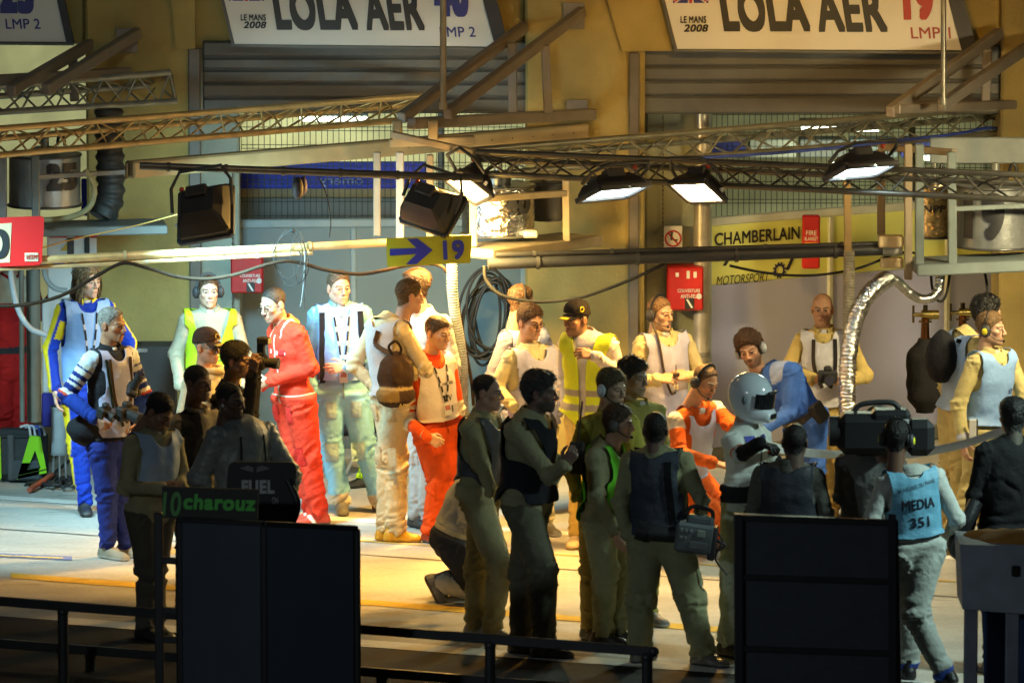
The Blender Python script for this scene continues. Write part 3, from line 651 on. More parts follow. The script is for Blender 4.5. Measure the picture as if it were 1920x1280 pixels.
# ---- cables and hoses
def cable(lab, pts, rad, col, mat=M_CLOTH, name='cable', n=8, stripes=None, cat='cable'):
    ps = spline([P(*p) for p in pts], n); mb = MB()
    m = len(ps); cc = np.tile(np.asarray(col, float), (m*8, 1))
    mb.tube(ps, rad, col, 8)
    if stripes is not None:
        c0 = mb.c[0].reshape(m, 8, 3); 
        for i in range(m):
            if (i // 5) % 4 == 2: c0[i, 2:6] = stripes
        mb.c[0] = c0.reshape(-1, 3)
    return tag(mb.build(name, mat), lab, cat)
cable('brown taped hose with yellow stripes sagging under the left boom pipes', [(-30,573,-1.5),(40,572,-1.5),(110,556,-1.45),(170,524,-1.4),(212,500,-1.4),(238,493,-1.38),(275,502,-1.35),(330,518,-1.3),(385,523,-1.3),(440,515,-1.25),(490,499,-1.2),(530,490,-1.15),(560,492,-1.1),(610,506,-1.05),(670,514,-1),(720,507,-1),(760,498,-.95),(815,495,-.9),(838,510,-.9),(852,540,-.85),(862,590,-.85),(872,650,-.8),(884,715,-.8),(888,760,-.8)], .0135, (.022,.012,.006), stripes=(.40,.24,.012), name='taped_hose', cat='hose')
cable('black cable sagging in front of the pillar below the right boom', [(908,498,-.8),(912,525,-.8),(938,552,-.8),(985,564,-.75),(1030,565,-.7),(1090,557,-.7),(1150,537,-.65),(1210,512,-.6),(1255,490,-.6)], .013, (.03,.03,.03))
cable('black cable sagging across the team name on the yellow screen', [(1368,498,-.5),(1420,509,-.5),(1480,516,-.45),(1540,515,-.4),(1600,505,-.4),(1640,492,-.4),(1680,475,-.4),(1720,474,-.4)], .010, (.03,.03,.03))
cable('black cable loop hanging below the right fuel tray', [(1745,505,-.6),(1748,540,-.6),(1757,562,-.6),(1768,563,-.6),(1776,545,-.6),(1782,505,-.6)], .010, (.02,.02,.02))
cable('short black cable hanging from the right fuel tray at the edge', [(1846,508,-.6),(1850,530,-.6),(1852,560,-.6)], .010, (.02,.02,.02))
cable('thin yellow cord stretched from the red sign to the black floodlight', [(60,470,-1.4),(140,448,-1.2),(250,424,-1),(340,400,-.9)], .005, (.45,.33,.10))
cable('thin wire hanging from the dark boom pipe to the cable loops', [(596,330,-1.3),(612,365,-1.3),(620,410,-1.3),(618,445,-1.3)], .004, (.03,.03,.03))
mb = MB()
for k, (cx, cy, rx, ry) in enumerate(((548, 485, 30, 52), (560, 480, 12, 50), (540, 478, 25, 45))):
    mb.tube([P(cx + rx*math.cos(t) + 3*math.sin(3*t+k), cy + ry*math.sin(t), -1.1 - .02*k) for t in np.linspace(0, 6.283, 30)], .0035, (.03,.03,.03), 6)
mb.tube(spline([P(572,470,-1.1), P(570,520,-1.1), P(566,560,-1.1), P(563,575,-1.1)], 6), .004, (.2,.2,.2), 6); mb.tube(spline([P(560,470,-1.1), P(572,500,-1.1), P(571,560,-1.1), P(572,580,-1.1)], 6), .005, (.03,.03,.03), 6)
mb.ell(P(548, 433, -1.1), (.018,.018,.02), (.02,.02,.02)); tag(mb.build('wire_loops', M_CLOTH), 'loops of thin black wire hanging from the left boom pipes', 'wire')
mb = MB()
rr = np.random.default_rng(4)
for k in range(11):
    cx, cy = 912 + rr.uniform(-12, 14), 592 + rr.uniform(-14, 16); rx, ry = rr.uniform(24, 46), rr.uniform(60, 86); ti = rr.uniform(-.25, .1)
    mb.tube([P(cx + rx*math.cos(t) + ti*ry*math.sin(t), cy + ry*math.sin(t), 2.3 - .025*k) for t in np.linspace(0, 6.283, 40)], .011, (.018,.018,.02), 8)
tag(mb.build('coiled_hose', M_RUBBER), 'coil of black air hose hanging on the wall behind the headset men', 'hose')
def ribbed(lab, pts, r0, col, mat, name, cat='hose', step=.016, amp=.10, crumple=0.0, n=14):
    ps = spline([P(*p[:3]) for p in pts], 24); ps = np.array(ps); seg = np.concatenate([[0], np.cumsum(np.linalg.norm(np.diff(ps, axis=0), axis=1))])
    m = int(seg[-1] / (step / 4)); s = np.linspace(0, seg[-1], m); q = np.stack([np.interp(s, seg, ps[:, d]) for d in range(3)], 1)
    rads = np.interp(np.linspace(0, 1, m), np.linspace(0, 1, len(pts)), [p[3] if len(p) > 3 else r0 for p in pts]) * (1 + amp * np.sin(2*math.pi*s/step))
    mb = MB(); mb.tube(list(q), rads, col, n)
    if crumple:
        v = mb.v[0]; mb.v[0] = v + crumple * np.stack([vnoise(v*45), vnoise(v*45+7), vnoise(v*45+13)], 1) + crumple * .8 * np.stack([vnoise(v*110), vnoise(v*110+7), vnoise(v*110+13)], 1)
    return tag(mb.build(name, mat), lab, cat)
ribbed('pale ribbed plastic hose hanging down behind the young man in orange', [(847,488,-.9),(848,540,-.9),(853,590,-.88),(862,640,-.85),(868,700,-.82),(868,750,-.8),(872,800,-.8)], .040, (.34,.36,.34), M_PLAST, 'ribbed_hose', step=.02, amp=.07)
ribbed('crinkled silver foil duct curving down beside the bald photographer', [(1590,775,-1.6),(1588,720,-1.55),(1592,660,-1.5),(1602,605,-1.4),(1622,560,-1.3),(1645,536,-1.2),(1664,522,-1.1)], .062, (.80,.78,.74), M_FOIL, 'foil_duct', 'duct', step=.028, amp=.08, crumple=.006)
ribbed('thinner silver foil hose curving from the duct to the fuel tray', [(1664,521,-1.1),(1682,528,-1),(1704,548,-.9),(1725,560,-.8),(1745,559,-.8),(1760,542,-.75),(1764,505,-.7)], .034, (.75,.74,.70), M_FOIL, 'foil_hose', 'hose', step=.022, amp=.08, crumple=.004)
ribbed('grey ribbed pipe standing behind the silver foil duct', [(1592,470,-.5),(1592,540,-.5),(1590,640,-.5),(1588,760,-.5)], .042, (.30,.27,.20), M_PLAST, 'ribbed_pipe', 'pipe', step=.022, amp=.08)
mb = MB(); mb.bar(P(1588, 300, -.5), P(1590, 480, -.5), .055, .045, (.30,.20,.08), up=(0,1,0)); tag(mb.build('wooden_post', M_PAINT), 'brown post hanging in front of the yellow screen above the ribbed pipe', 'post')
ribbed('black corrugated hose beside the tank marked 25', [(204,205,.4),(205,260,.4),(207,320,.4),(206,372,.4),(190,408,.35)], .105, (.028,.026,.024), M_RUBBER, 'corrugated_hose', step=.085, amp=.10)
cable('pale blue hose drooping at the far left in front of the red overalls', [(18,490,.2),(24,540,.2),(36,585,.2),(58,616,.2),(88,628,.2)], .022, (.45,.52,.58), name='pale_hose', cat='hose')
cable('grey hose bent in front of the white poster at the left', [(80,490,.9),(86,520,.9),(102,540,.9),(126,545,.9)], .020, (.30,.33,.34), name='grey_hose', cat='hose')
cable('yellowish hose curving under the tank marked 25', [(160,318,.0),(176,350,.0),(170,385,.0),(140,405,.0),(95,412,.0),(70,412,.0)], .022, (.38,.36,.20), name='yellow_hose', cat='hose')

# ---- fuel rigs: frame, drum
def drum(name, lab, xc, y0, y1, w, Y, mat, col, num=None, foil=False):
    a, c = P(xc, y1, Y), P(xc, y0, Y); rad = w*PXM(Y)/2; r = empty(name, a, lab, 'tank')
    n = 40; rows = 24; vv = []; f = []
    for j in range(rows + 1):
        for i in range(n): t = 2*math.pi*i/n; vv.append(lerp(a, c, j/rows) + rad*V(math.cos(t), math.sin(t), 0))
    f = [(j*n+i, j*n+(i+1) % n, (j+1)*n+(i+1) % n, (j+1)*n+i) for j in range(rows) for i in range(n)]; vv = np.array(vv)
    if foil: vv = vv + .006*np.stack([vnoise(vv*30), vnoise(vv*30+5), vnoise(vv*14+9)], 1) + .004*np.stack([vnoise(vv*80), vnoise(vv*80+5), 0*vv[:,0]], 1)
    mb = MB(); mb.add(vv, f, col, True); mb.add(vv[:n], [tuple(range(n))[::-1]], col); mb.add(vv[-n:], [tuple(range(n))], col); mb.build('shell', mat, r)
    for z in (a[2] + .01, c[2] - .01): mb = MB(); mb.tube([V(a[0] + (rad+.006)*math.cos(t), a[1] + (rad+.006)*math.sin(t), z) for t in np.linspace(0, 2*math.pi, 41)], .010, (.12,.12,.12), 6, caps=False); mb.build('hoop', M_ALU, r)
    mb = MB(); mb.cyl(c, c + V(0,0,.05), rad*.35, (.1,.1,.1)); mb.cyl(c + V(0,0,.05), c + V(0,0,.16), rad*.12, (.25,.25,.22)); mb.tube([c + V(rad*.1*math.cos(t)+rad*.45, rad*.1, .06 + .09*math.sin(t)) for t in np.linspace(0, math.pi, 9)], .012, (.03,.03,.03), 8); mb.build('filler_cap', M_ALU, r)
    if num:
        t, xn, yn, wn, hn, bold = num; mb = MB(); tv, tf, sz = text_geo(t, bold, 0, 0); tv, tf = split_tris(tv, tf, 2)
        cx = P(xn, yn, Y - rad)[0] - a[0]; cz = P(xn, yn, Y - rad)[2]
        xx = cx + tv[:, 0]*wn*PXM(Y)/sz[0]; zz = cz + tv[:, 1]*hn*PXM(Y)/sz[1]
        xx = np.clip(xx, -rad*.97, rad*.97); yy = -np.sqrt(np.maximum((rad+.014+tv[:, 2])**2 - xx**2, 0)); mb.add(np.stack([a[0]+xx, a[1]+yy, zz], 1), tf.tolist(), INK); mb.build('lettering', M_SIGN, r)
    return r
def rig(lab, bars, tray):
    r = empty('rig_frame', P(*bars[0][1]), lab, 'frame')
    for a, b_, w, part, col in bars: mb = MB(); mb.bar(P(*a), P(*b_), w, w, col, up=(0,1,0)); mb.build(part, M_PAINT, r)
    for a, b_, d, h, col in tray: mb = MB(); mb.bar(P(*a), P(*b_), d, h, col); mb.build('tray', M_PAINT, r)
    return r
BG = (.27,.22,.15); GB = (.15,.185,.185)
drum('fuel_tank', 'silver fuel drum marked 19 in the right hand frame', 1866, 345, 462, 150, -.3, M_DRUM, (.30,.31,.31), ('19', 1846, 406, 74, 88, .05))
drum('foil_tank', 'small foil wrapped tank with orange light in its colour beside the drum marked 19', 1752, 345, 446, 62, .1, M_FOIL, (.85,.62,.30), ('NPP', 1752, 392, 44, 13, .01), True)  # orange tint is lamp light put into the foil colour
rig('pale steel frame holding the silver drum marked 19', [((1703, 270, -.5), (1703, 524, -.5), .060, 'post', BG), ((1724, 270, -.75), (1724, 510, -.75), .065, 'post', GB), ((1784, 284, -.8), (1786, 505, -.8), .065, 'post', GB), ((1652, 280, -.2), (1652, 440, -.2), .060, 'post', BG), ((1780, 392, -.8), (1960, 384, -.75), .035, 'rail', GB), ((1650, 276, -.2), (1790, 286, -.8), .05, 'rail', BG)],
    [((1712, 500, -.62), (1990, 488, -.55), .50, .085, GB)])
mb = MB(); mb.cbox(P(1860, 282, .6), (.95, .04, .20), (.25,.29,.30)); tag(mb.build('grey_hood', M_PAINT), 'flat grey steel hood above the drum marked 19', 'hood')
drum('fuel_tank', 'foil wrapped fuel drum marked 40 behind the yellow arrow sign', 934, 345, 440, 136, .3, M_FOIL, (.74,.72,.66), ('40', 972, 384, 44, 38, .05), True)
drum('fuel_tank', 'dark banded tank on the pillar right of the drum marked 40', 1026, 340, 412, 66, .7, M_PAINT, (.07,.06,.05))
rig('beige steel frame holding the foil drum marked 40', [((886, 330, -.3), (888, 462, -.3), .055, 'post', BG), ((1061, 330, .4), (1062, 452, .4), .055, 'post', BG), ((886, 374, -.3), (1062, 362, .4), .050, 'rail', BG), ((707, 285, -.2), (707, 442, -.2), .055, 'post', BG), ((750, 285, -.3), (750, 450, -.3), .060, 'post', (.36,.34,.29)), ((806, 290, 0), (806, 450, 0), .055, 'post', BG)],
    [((884, 474, -.3), (1090, 448, .9), .40, .08, BG)])
mb = MB(); mb.cbox(P(995, 438, .1), (.11, .10, .055), (.70,.70,.62)); tag(mb.build('metal_block', M_ALU), 'small bright metal block on the tray under the drum marked 40', 'block')
drum('fuel_tank', 'silver fuel drum marked 25 at the far left', 84, 288, 386, 134, .1, M_DRUM, (.42,.46,.47), ('25', 115, 333, 56, 52, .06))
rig('grey steel frame holding the silver drum marked 25', [((66, 290, -.35), (68, 420, -.35), .06, 'post', GB), ((4, 290, -.3), (4, 470, -.3), .07, 'post', (.25,.28,.29)), ((70, 332, -.35), (236, 322, .3), .035, 'rail', (.20,.21,.21))],
    [((-60, 432, 0), (310, 424, .2), .45, .07, (.10,.115,.11))])

# ---- signs on the booms
def flat_sign(name, px, Y, lab, col, th=.012, rc=0):
    p = [P(x, y, Y) for x, y in px]; r = empty(name, p[3], lab, 'sign'); mb = MB(); q = p
    if rc:
        q = []; n = len(p)
        for i in range(n):
            a, c, d = p[i-1], p[i], p[(i+1) % n]; u, w = nrm(a-c)*rc, nrm(d-c)*rc
            for t in np.linspace(0, 1, 6): q.append(c + u*(1-t)**2 + w*t**2)
    mb.prism(q, V(0, th, 0), col); mb.build('sign_plate', M_SIGN, r); return r, p
r, p = flat_sign('arrow_sign', [(724,447),(885,440),(882,493),(726,500)], -1.35, 'yellow sign with a blue arrow and the number 19', (.48,.46,.02))
rt, upv = nrm(p[1]-p[0]), V(0,0,1); cs = (p[0]+p[2])/2; k = PXM(-1.35)
def sp(dx, dy, o=.004): return cs + rt*dx*k + upv*dy*k + V(0,-o,0)
mb = MB(); mb.add([sp(-72,-6), sp(-22,-5), sp(-42,-24), sp(-22,-24), sp(8,1), sp(-20,24), sp(-40,24), sp(-22,6), sp(-72,7)], [(0,1,7,8), (1,2,3,4), (1,4,7), (7,4,5,6)], (.03,.04,.42)); mb.build('arrow', M_SIGN, r)
mb = MB(); lettering(mb, '19', sp(47, 0), rt, upv, 37*k, 40*k, (.03,.04,.42), .035, -.05, .004); mb.build('lettering', M_SIGN, r)
r, p = flat_sign('number_sign', [(-70,411),(83,405),(78,497),(-70,503)], -1.55, 'red sign with rounded corners and a black number on cream at the left edge', (.62,.008,.008), .014, .035)
mb = MB(); mb.prism([P(x, y, -1.556) for x, y in ((-66,424),(22,418),(18,492),(-66,496))], V(0,.005,0), (.62,.50,.30)); mb.build('number_panel', M_SIGN, r)
mb = MB(); lettering(mb, '10', P(-16, 457, -1.558), V(1,0,.03), V(0,0,1), 56*PXM(-1.5), 66*PXM(-1.5), INK, .03, 0, .004); mb.build('lettering', M_SIGN, r)
mb = MB(); mb.cbox(P(59, 482, -1.556), (.10, .006, .062), (.62,.52,.36), b=.001); lettering(mb, 'VESM', P(60, 482, -1.560), V(1,0,.03), V(0,0,1), .036, .082, (.40,.04,.03), .02, .3, .004); mb.build('maker_sticker', M_SIGN, r)
# white poster at the left
r = empty('wall_poster', P(135, 500, 1.4), 'white poster with red top edge and blue yellow label behind the long haired person', 'poster')
mb = MB(); prect(mb, 88, 443, 182, 560, 1.40, .02, (.70,.70,.70)); mb.build('poster_sheet', M_SIGN, r)
mb = MB(); prect(mb, 92, 438, 126, 446, 1.388, .008, (.55,.03,.03)); prect(mb, 140, 436, 182, 446, 1.388, .008, (.55,.03,.03)); mb.prism([P(x, y, 1.39) for x, y in ((113,470),(126,455),(140,470))], V(0,.006,0), (.65,.42,.05)); prect(mb, 90, 484, 132, 503, 1.388, .008, (.65,.55,.03)); prect(mb, 142, 480, 165, 492, 1.388, .008, (.65,.55,.03)); mb.build('printed_blocks', M_SIGN, r)
mb = MB(); mb.ell(P(110, 493, 1.38), (.05,.006,.030), (.02,.05,.5)); prect(mb, 126, 446, 139, 500, 1.384, .008, (.05,.05,.06)); prect(mb, 158, 440, 168, 475, 1.384, .008, (.03,.03,.03)); mb.build('blue_emblem', M_SIGN, r)
# hanging ear defenders
c = P(562, 353, -1.3); r = empty('ear_defenders', c, 'dark ear defenders hanging from the boom pipe by the blue banner', 'headset')
mb = MB(); mb.ell(c + V(-.015,0,0), (.045,.05,.085), (.02,.015,.02)); mb.build('ear_cup', M_PLAST, r)
mb = MB(); mb.ell(c + V(.022,.03,.015), (.034,.04,.070), (.05,.03,.10)); mb.build('ear_cup', M_PLAST, r)
mb = MB(); mb.tube([c + V(.0 + .04*math.cos(t), 0, .07 + .045*math.sin(t)) for t in np.linspace(0, math.pi, 10)], .006, (.02,.02,.02), 6); mb.build('head_band', M_PLAST, r)
# refuelling valves with black covered bottles
for xc, yb, lab, Y in ((1735, 590, 'brass refuelling valve on a black wrapped bottle, left one under the right tray', -.3), (1805, 586, 'brass refuelling valve behind the curly haired man at the right', -.1)):
    c = P(xc, yb, Y); r = empty('refuelling_valve', P(xc, 780, Y), lab, 'valve')
    mb = MB(); mb.cyl(c + V(-.03,0,0), c + V(.10,0,0), .036, (.70,.52,.16)); mb.cyl(c + V(-.09,0,0), c + V(-.03,0,0), .016, (.8,.6,.25)); mb.tube([c + V(-.09,0,-.06), c + V(-.09,0,.07)], .009, (.25,.2,.1), 8); mb.cyl(c + V(0,0,.02), c + V(0,0,.075), .018, (.15,.12,.08)); mb.build('brass_body', M_BRASS, r)
    mb = MB(); mb.cyl(c + V(0,0,-.20), c + V(0,0,-.03), .035, (.30,.12,.05), 14, .028); mb.cyl(c + V(0,0,-.055), c + V(0,0,-.045), .05, (.35,.2,.1)); mb.build('copper_neck', M_BRASS, r)
    mb = MB(); ps = [c + V(0,0,-.18 - .56*t) for t in np.linspace(0, 1, 22)]; mb.tube(ps, [.05 + .09*sstep(0, .25, t) - .07*sstep(.8, 1, t) for t in np.linspace(0, 1, 22)], (.012,.011,.011), 18)
    v = mb.v[0]; mb.v[0] = v + .012*np.stack([vnoise(v*14), vnoise(v*14+4), 0*v[:,0]], 1); mb.build('bottle_cover', M_CLOTH, r)
# ================================================================== people
class SDF:
    """implicit volume on a regular grid; shapes are blended in with smooth unions"""
    def __init__(s, lo, hi, h):
        s.h = h; s.lo = np.asarray(lo, float); s.dim = np.ceil((np.asarray(hi) - s.lo) / h).astype(int) + 1
        s.F = np.full(s.dim, 1.0, np.float32)
    def sub(s, lo, hi):
        a = np.clip(np.floor((np.asarray(lo) - s.lo) / s.h).astype(int), 0, s.dim - 1)
        b = np.clip(np.ceil((np.asarray(hi) - s.lo) / s.h).astype(int) + 1, 1, s.dim)
        sl = tuple(slice(a[i], b[i]) for i in range(3))
        g = np.meshgrid(*[s.lo[i] + s.h * np.arange(a[i], b[i]) for i in range(3)], indexing='ij')
        return sl, np.stack(g, -1).astype(np.float32)
    def put(s, sl, d, k, sign=1):
        a = s.F[sl]
        if sign > 0:
            if k <= 0: s.F[sl] = np.minimum(a, d); return
            h = np.clip(0.5 + 0.5 * (a - d) / k, 0, 1); s.F[sl] = a * (1 - h) + d * h - k * h * (1 - h)
        else:
            d = -d; h = np.clip(0.5 - 0.5 * (a - d) / k, 0, 1); s.F[sl] = a * (1 - h) + d * h + k * h * (1 - h)
    def cap(s, a, b, ra, rb, k=0.02, flat=None, sign=1):
        a = np.asarray(a, float); b = np.asarray(b, float); m = max(ra, rb) + k * 1.5 + 3 * s.h
        sl, p = s.sub(np.minimum(a, b) - m, np.maximum(a, b) + m)
        q = p - a; ab = b - a; sc = 1.0
        if flat is not None:
            ax, fl = flat; ax = nrm(ax); sc = min(1.0, fl)
            q = q + (1 / fl - 1) * (q @ ax)[..., None] * ax; ab = ab + (1 / fl - 1) * np.dot(ab, ax) * ax
        t = np.clip((q @ ab) / (np.dot(ab, ab) + 1e-9), 0, 1)
        d = (np.linalg.norm(q - t[..., None] * ab, axis=-1) - (ra + (rb - ra) * t)) * sc
        s.put(sl, d, k, sign)
    def ell(s, c, r, k=0.02, ax=None, sign=1):
        c = np.asarray(c, float); r = np.asarray(r, float); m = r.max() + k * 1.5 + 3 * s.h
        sl, p = s.sub(c - m, c + m); q = p - c
        if ax is not None: q = q @ np.asarray(ax, float).T
        k0 = np.linalg.norm(q / r, axis=-1); k1 = np.linalg.norm(q / r ** 2, axis=-1) + 1e-6
        s.put(sl, k0 * (k0 - 1) / k1, k, sign)
    def mesh(s):
        F = s.F; o = s.lo; h = s.h
        n = F < 0
        A = n[:-1,:-1,:-1]; cnt = np.zeros(A.shape, np.int8)
        for i in (0, 1):
            for j in (0, 1):
                for k in (0, 1):
                    cnt += n[i:n.shape[0]-1+i, j:n.shape[1]-1+j, k:n.shape[2]-1+k]
        act = np.argwhere((cnt > 0) & (cnt < 8))
        cid = -np.ones(A.shape, np.int32); cid[tuple(act.T)] = np.arange(len(act))
        acc = np.zeros((len(act), 3)); num = np.zeros(len(act))
        corners = [np.array(c) for c in ((0,0,0),(1,0,0),(0,1,0),(1,1,0),(0,0,1),(1,0,1),(0,1,1),(1,1,1))]
        val = [F[tuple((act + c).T)] for c in corners]
        for a in range(8):
            for e in range(3):
                if corners[a][e] == 0:
                    bidx = a + (1, 2, 4)[e]; va, vb = val[a], val[bidx]
                    m = (va < 0) != (vb < 0)
                    t = np.where(m, va / np.where(m, va - vb, 1), 0)
                    q = corners[a] + t[:, None] * np.eye(3)[e]
                    acc += np.where(m[:, None], q, 0); num += m
        v = o + h * (act + acc / np.maximum(num, 1)[:, None])
        quads = []
        for e in range(3):
            e1, e2 = (e + 1) % 3, (e + 2) % 3
            sa = [slice(None)] * 3; sb = [slice(None)] * 3; sa[e] = slice(0, -1); sb[e] = slice(1, None)
            na, nb = n[tuple(sa)], n[tuple(sb)]
            ed = np.argwhere(na != nb)
            ok = (ed[:, e1] > 0) & (ed[:, e2] > 0) & (ed[:, e1] < F.shape[e1] - 1) & (ed[:, e2] < F.shape[e2] - 1)
            ed = ed[ok]; ins = na[tuple(ed.T)]
            d1 = np.eye(3, dtype=int)[e1]; d2 = np.eye(3, dtype=int)[e2]
            q = np.stack([cid[tuple((ed - d1 - d2).T)], cid[tuple((ed - d2).T)], cid[tuple(ed.T)], cid[tuple((ed - d1).T)]], 1)
            q[~ins] = q[~ins][:, ::-1]; quads.append(q)
        return v, np.concatenate(quads)

def edges_of(q): return np.concatenate([q[:, [0, 1]], q[:, [1, 2]], q[:, [2, 3]], q[:, [3, 0]]])
def laplace(v, q, it, f=0.5):
    e = edges_of(q); n = len(v); deg = np.bincount(e[:, 0], minlength=n) + np.bincount(e[:, 1], minlength=n)
    for _ in range(it):
        s = np.zeros_like(v)
        for d in range(3):
            s[:, d] = np.bincount(e[:, 0], v[e[:, 1], d], n) + np.bincount(e[:, 1], v[e[:, 0], d], n)
        v = v + f * (s / np.maximum(deg, 1)[:, None] - v)
    return v
def vnormals(v, q):
    fn = np.cross(v[q[:, 2]] - v[q[:, 0]], v[q[:, 3]] - v[q[:, 1]]); n = np.zeros_like(v)
    for i in range(4):
        for d in range(3): n[:, d] += np.bincount(q[:, i], fn[:, d], len(v))
    return n / (np.linalg.norm(n, axis=1)[:, None] + 1e-12)
def submesh(v, q, mask, arrs=()):
    qq = q[mask[q].all(1)]; used = np.zeros(len(v), bool); used[qq.ravel()] = True
    mp = np.cumsum(used) - 1
    return v[used], mp[qq], [a[used] for a in arrs], used
def boundary_smooth(v, q, it=8):
    e = edges_of(q); es = np.sort(e, 1); u, c = np.unique(es, axis=0, return_counts=True); b = u[c == 1]
    n = len(v); deg = np.bincount(b[:, 0], minlength=n) + np.bincount(b[:, 1], minlength=n); m = deg > 0
    for _ in range(it):
        s = np.zeros_like(v)
        for d in range(3): s[:, d] = np.bincount(b[:, 0], v[b[:, 1], d], n) + np.bincount(b[:, 1], v[b[:, 0], d], n)
        v = np.where(m[:, None], v + 0.6 * (s / np.maximum(deg, 1)[:, None] - v), v)
    return v
def thicken(v, q, nrmls, th):
    """shell with an outer and an inner skin and a rim"""
    e = edges_of(q); key = np.sort(e, 1); _, inv, c = np.unique(key, axis=0, return_inverse=True, return_counts=True)
    b = e[c[inv.ravel()] == 1]; n = len(v)
    v2 = np.concatenate([v, v - nrmls * th])
    q2 = np.concatenate([q, q[:, ::-1] + n, np.stack([b[:, 1], b[:, 0], b[:, 0] + n, b[:, 1] + n], 1)])
    return v2, q2

# ---- head (x = the person's left, -y = face, z = up; origin mid-head)
_heads = {}
def head_geo(kind='a'):
    if kind in _heads: return _heads[kind]
    jw = {'a': 1.0, 'full': 1.12, 'lean': 0.93}[kind]
    s = SDF((-.115, -.15, -.235), (.115, .135, .15), 0.0039)
    s.ell((0, .014, .036), (.075, .096, .084), .01)
    s.ell((0, -.028, -.042), (.058 * jw, .060, .074), .03)
    for i in (-1, 1):
        s.cap((i*.050*jw, .012, -.050), (i*.012, -.066, -.100), .020, .014, .026)
        s.ell((i*.043*jw, -.058, -.018), (.022, .020, .018), .022)
        s.cap((i*.012, -.084, .021), (i*.046, -.070, .023), .010, .010, .014)
    s.ell((0, -.074, -.100), (.019*jw, .015, .016), .016)
    s.ell((0, -.080, -.068), (.026, .014, .022), .016)
    for i in (-1, 1): s.ell((i*.032, -.102, .002), (.020, .015, .0115), .012, sign=-1)
    s.cap((0, -.090, .010), (0, -.108, -.026), .0075, .0115, .010)
    s.ell((0, -.110, -.031), (.0105, .010, .009), .008)
    for i in (-1, 1):
        s.ell((i*.0125, -.099, -.034), (.008, .010, .0075), .006)
        s.ell((i*.032, -.0735, .002), (.0155, .0145, .0145), .003)
        s.cap((i*.018, -.0895, .0105), (i*.044, -.082, .0095), .0042, .004, .004)
        s.ell((i*.079, .014, -.006), (.009, .021, .032), .010)
        s.ell((i*.089, .004, -.006), (.006, .010, .018), .004, sign=-1)
    s.cap((-.019, -.0885, -.0645), (.019, -.0885, -.0645), .0055, .0055, .006)
    s.cap((-.015, -.0885, -.0765), (.015, -.0885, -.0765), .0065, .0065, .006)
    s.cap((-.021, -.0955, -.0705), (.021, -.0955, -.0705), .0028, .0028, .003, sign=-1)
    s.cap((0, .020, -.05), (0, .040, -.215), .056, .061, .03)
    v, q = s.mesh(); v = laplace(v, q, 1, 0.35)
    _heads[kind] = (v, q, vnormals(v, q)); return _heads[kind]
def hair_h(v, rec=0.0):
    """>0 inside the hair-bearing scalp"""
    h = v[:, 2] + 0.95 * v[:, 1] + 0.010 - rec * sstep(.02, -.09, v[:, 1]) * 1.0
    h = np.minimum(h, v[:, 2] + 0.082)
    side = sstep(.05, .075, np.abs(v[:, 0])) * sstep(-.055, -.02, v[:, 1]) * sstep(.02, -.0, v[:, 1])
    h = h + side * .012
    ear = ((v[:, 1] - .012) / .026) ** 2 + ((v[:, 2] + .006) / .036) ** 2
    return np.where((ear < 1) & (np.abs(v[:, 0]) > .066), -0.02, h)
def head_cols(v, skin, hair, rec, stub, scalp, brow=1.0, lip=None):
    skin = np.asarray(skin); hair = np.asarray(hair); n = len(v); c = np.tile(skin, (n, 1))
    x, y, z = np.abs(v[:, 0]), v[:, 1], v[:, 2]
    red = skin * np.array([1.06, .80, .74])
    def mix(m, col): 
        nonlocal c
        c = c * (1 - m[:, None]) + np.asarray(col) * m[:, None]
    mix(0.6 * np.exp(-((x-.045)/.02)**2 - ((z+.03)/.02)**2) * (y < -.03), red)
    mix(0.5 * np.exp(-(x/.014)**2 - ((z+.03)/.012)**2) * (y < -.09), red)
    mix(0.6 * (x > .077) * (y > -.02), red)
    if stub > 0:
        m = sstep(-.035, -.060, z) * sstep(.045, .0, y + .02) * (1 - .0 * x)
        m2 = np.exp(-(x/.03)**2 - ((z+.052)/.008)**2) * (y < -.07)
        mix(np.clip(m * stub + m2 * stub * .5, 0, 1) * (z > -.125), hair * .6 + skin * .12)
    mix(0.75 * (np.abs(z+.0705) < .0095) * (x < .023 ) * (y < -.078), lip if lip is not None else skin * np.array([.86, .60, .57]))
    mix(0.7 * (np.abs(z+.0705) < .0022) * (x < .022) * (y < -.075), skin * .18)
    bl = .0235 + .004 * (x - .030) / .02 - .35 * np.maximum(x - .04, 0)
    mix(brow * .92 * sstep(.0065, .0035, np.abs(z - bl)) * (x > .011) * (x < .052) * (y < -.055), hair * .7)
    ex = (x - .032); ey = (z - .002); eye = ((ex/.0150)**2 + (ey/.0062)**2 < 1) & (y < -.072)
    mix(eye * 1.0, skin * .35 + np.array((.20, .19, .18))); mix(1.0 * (eye & (np.abs(ex) < .0062)), (.03, .022, .015))
    mix(0.6 * (np.abs(ey - .0072) < .0026) * (np.abs(ex) < .016) * (y < -.07), skin * .30)
    if scalp > 0:
        h = hair_h(v, rec); mix(scalp * sstep(-.004, .012, h + .004 * vnoise(v * 90)), hair)
    return c
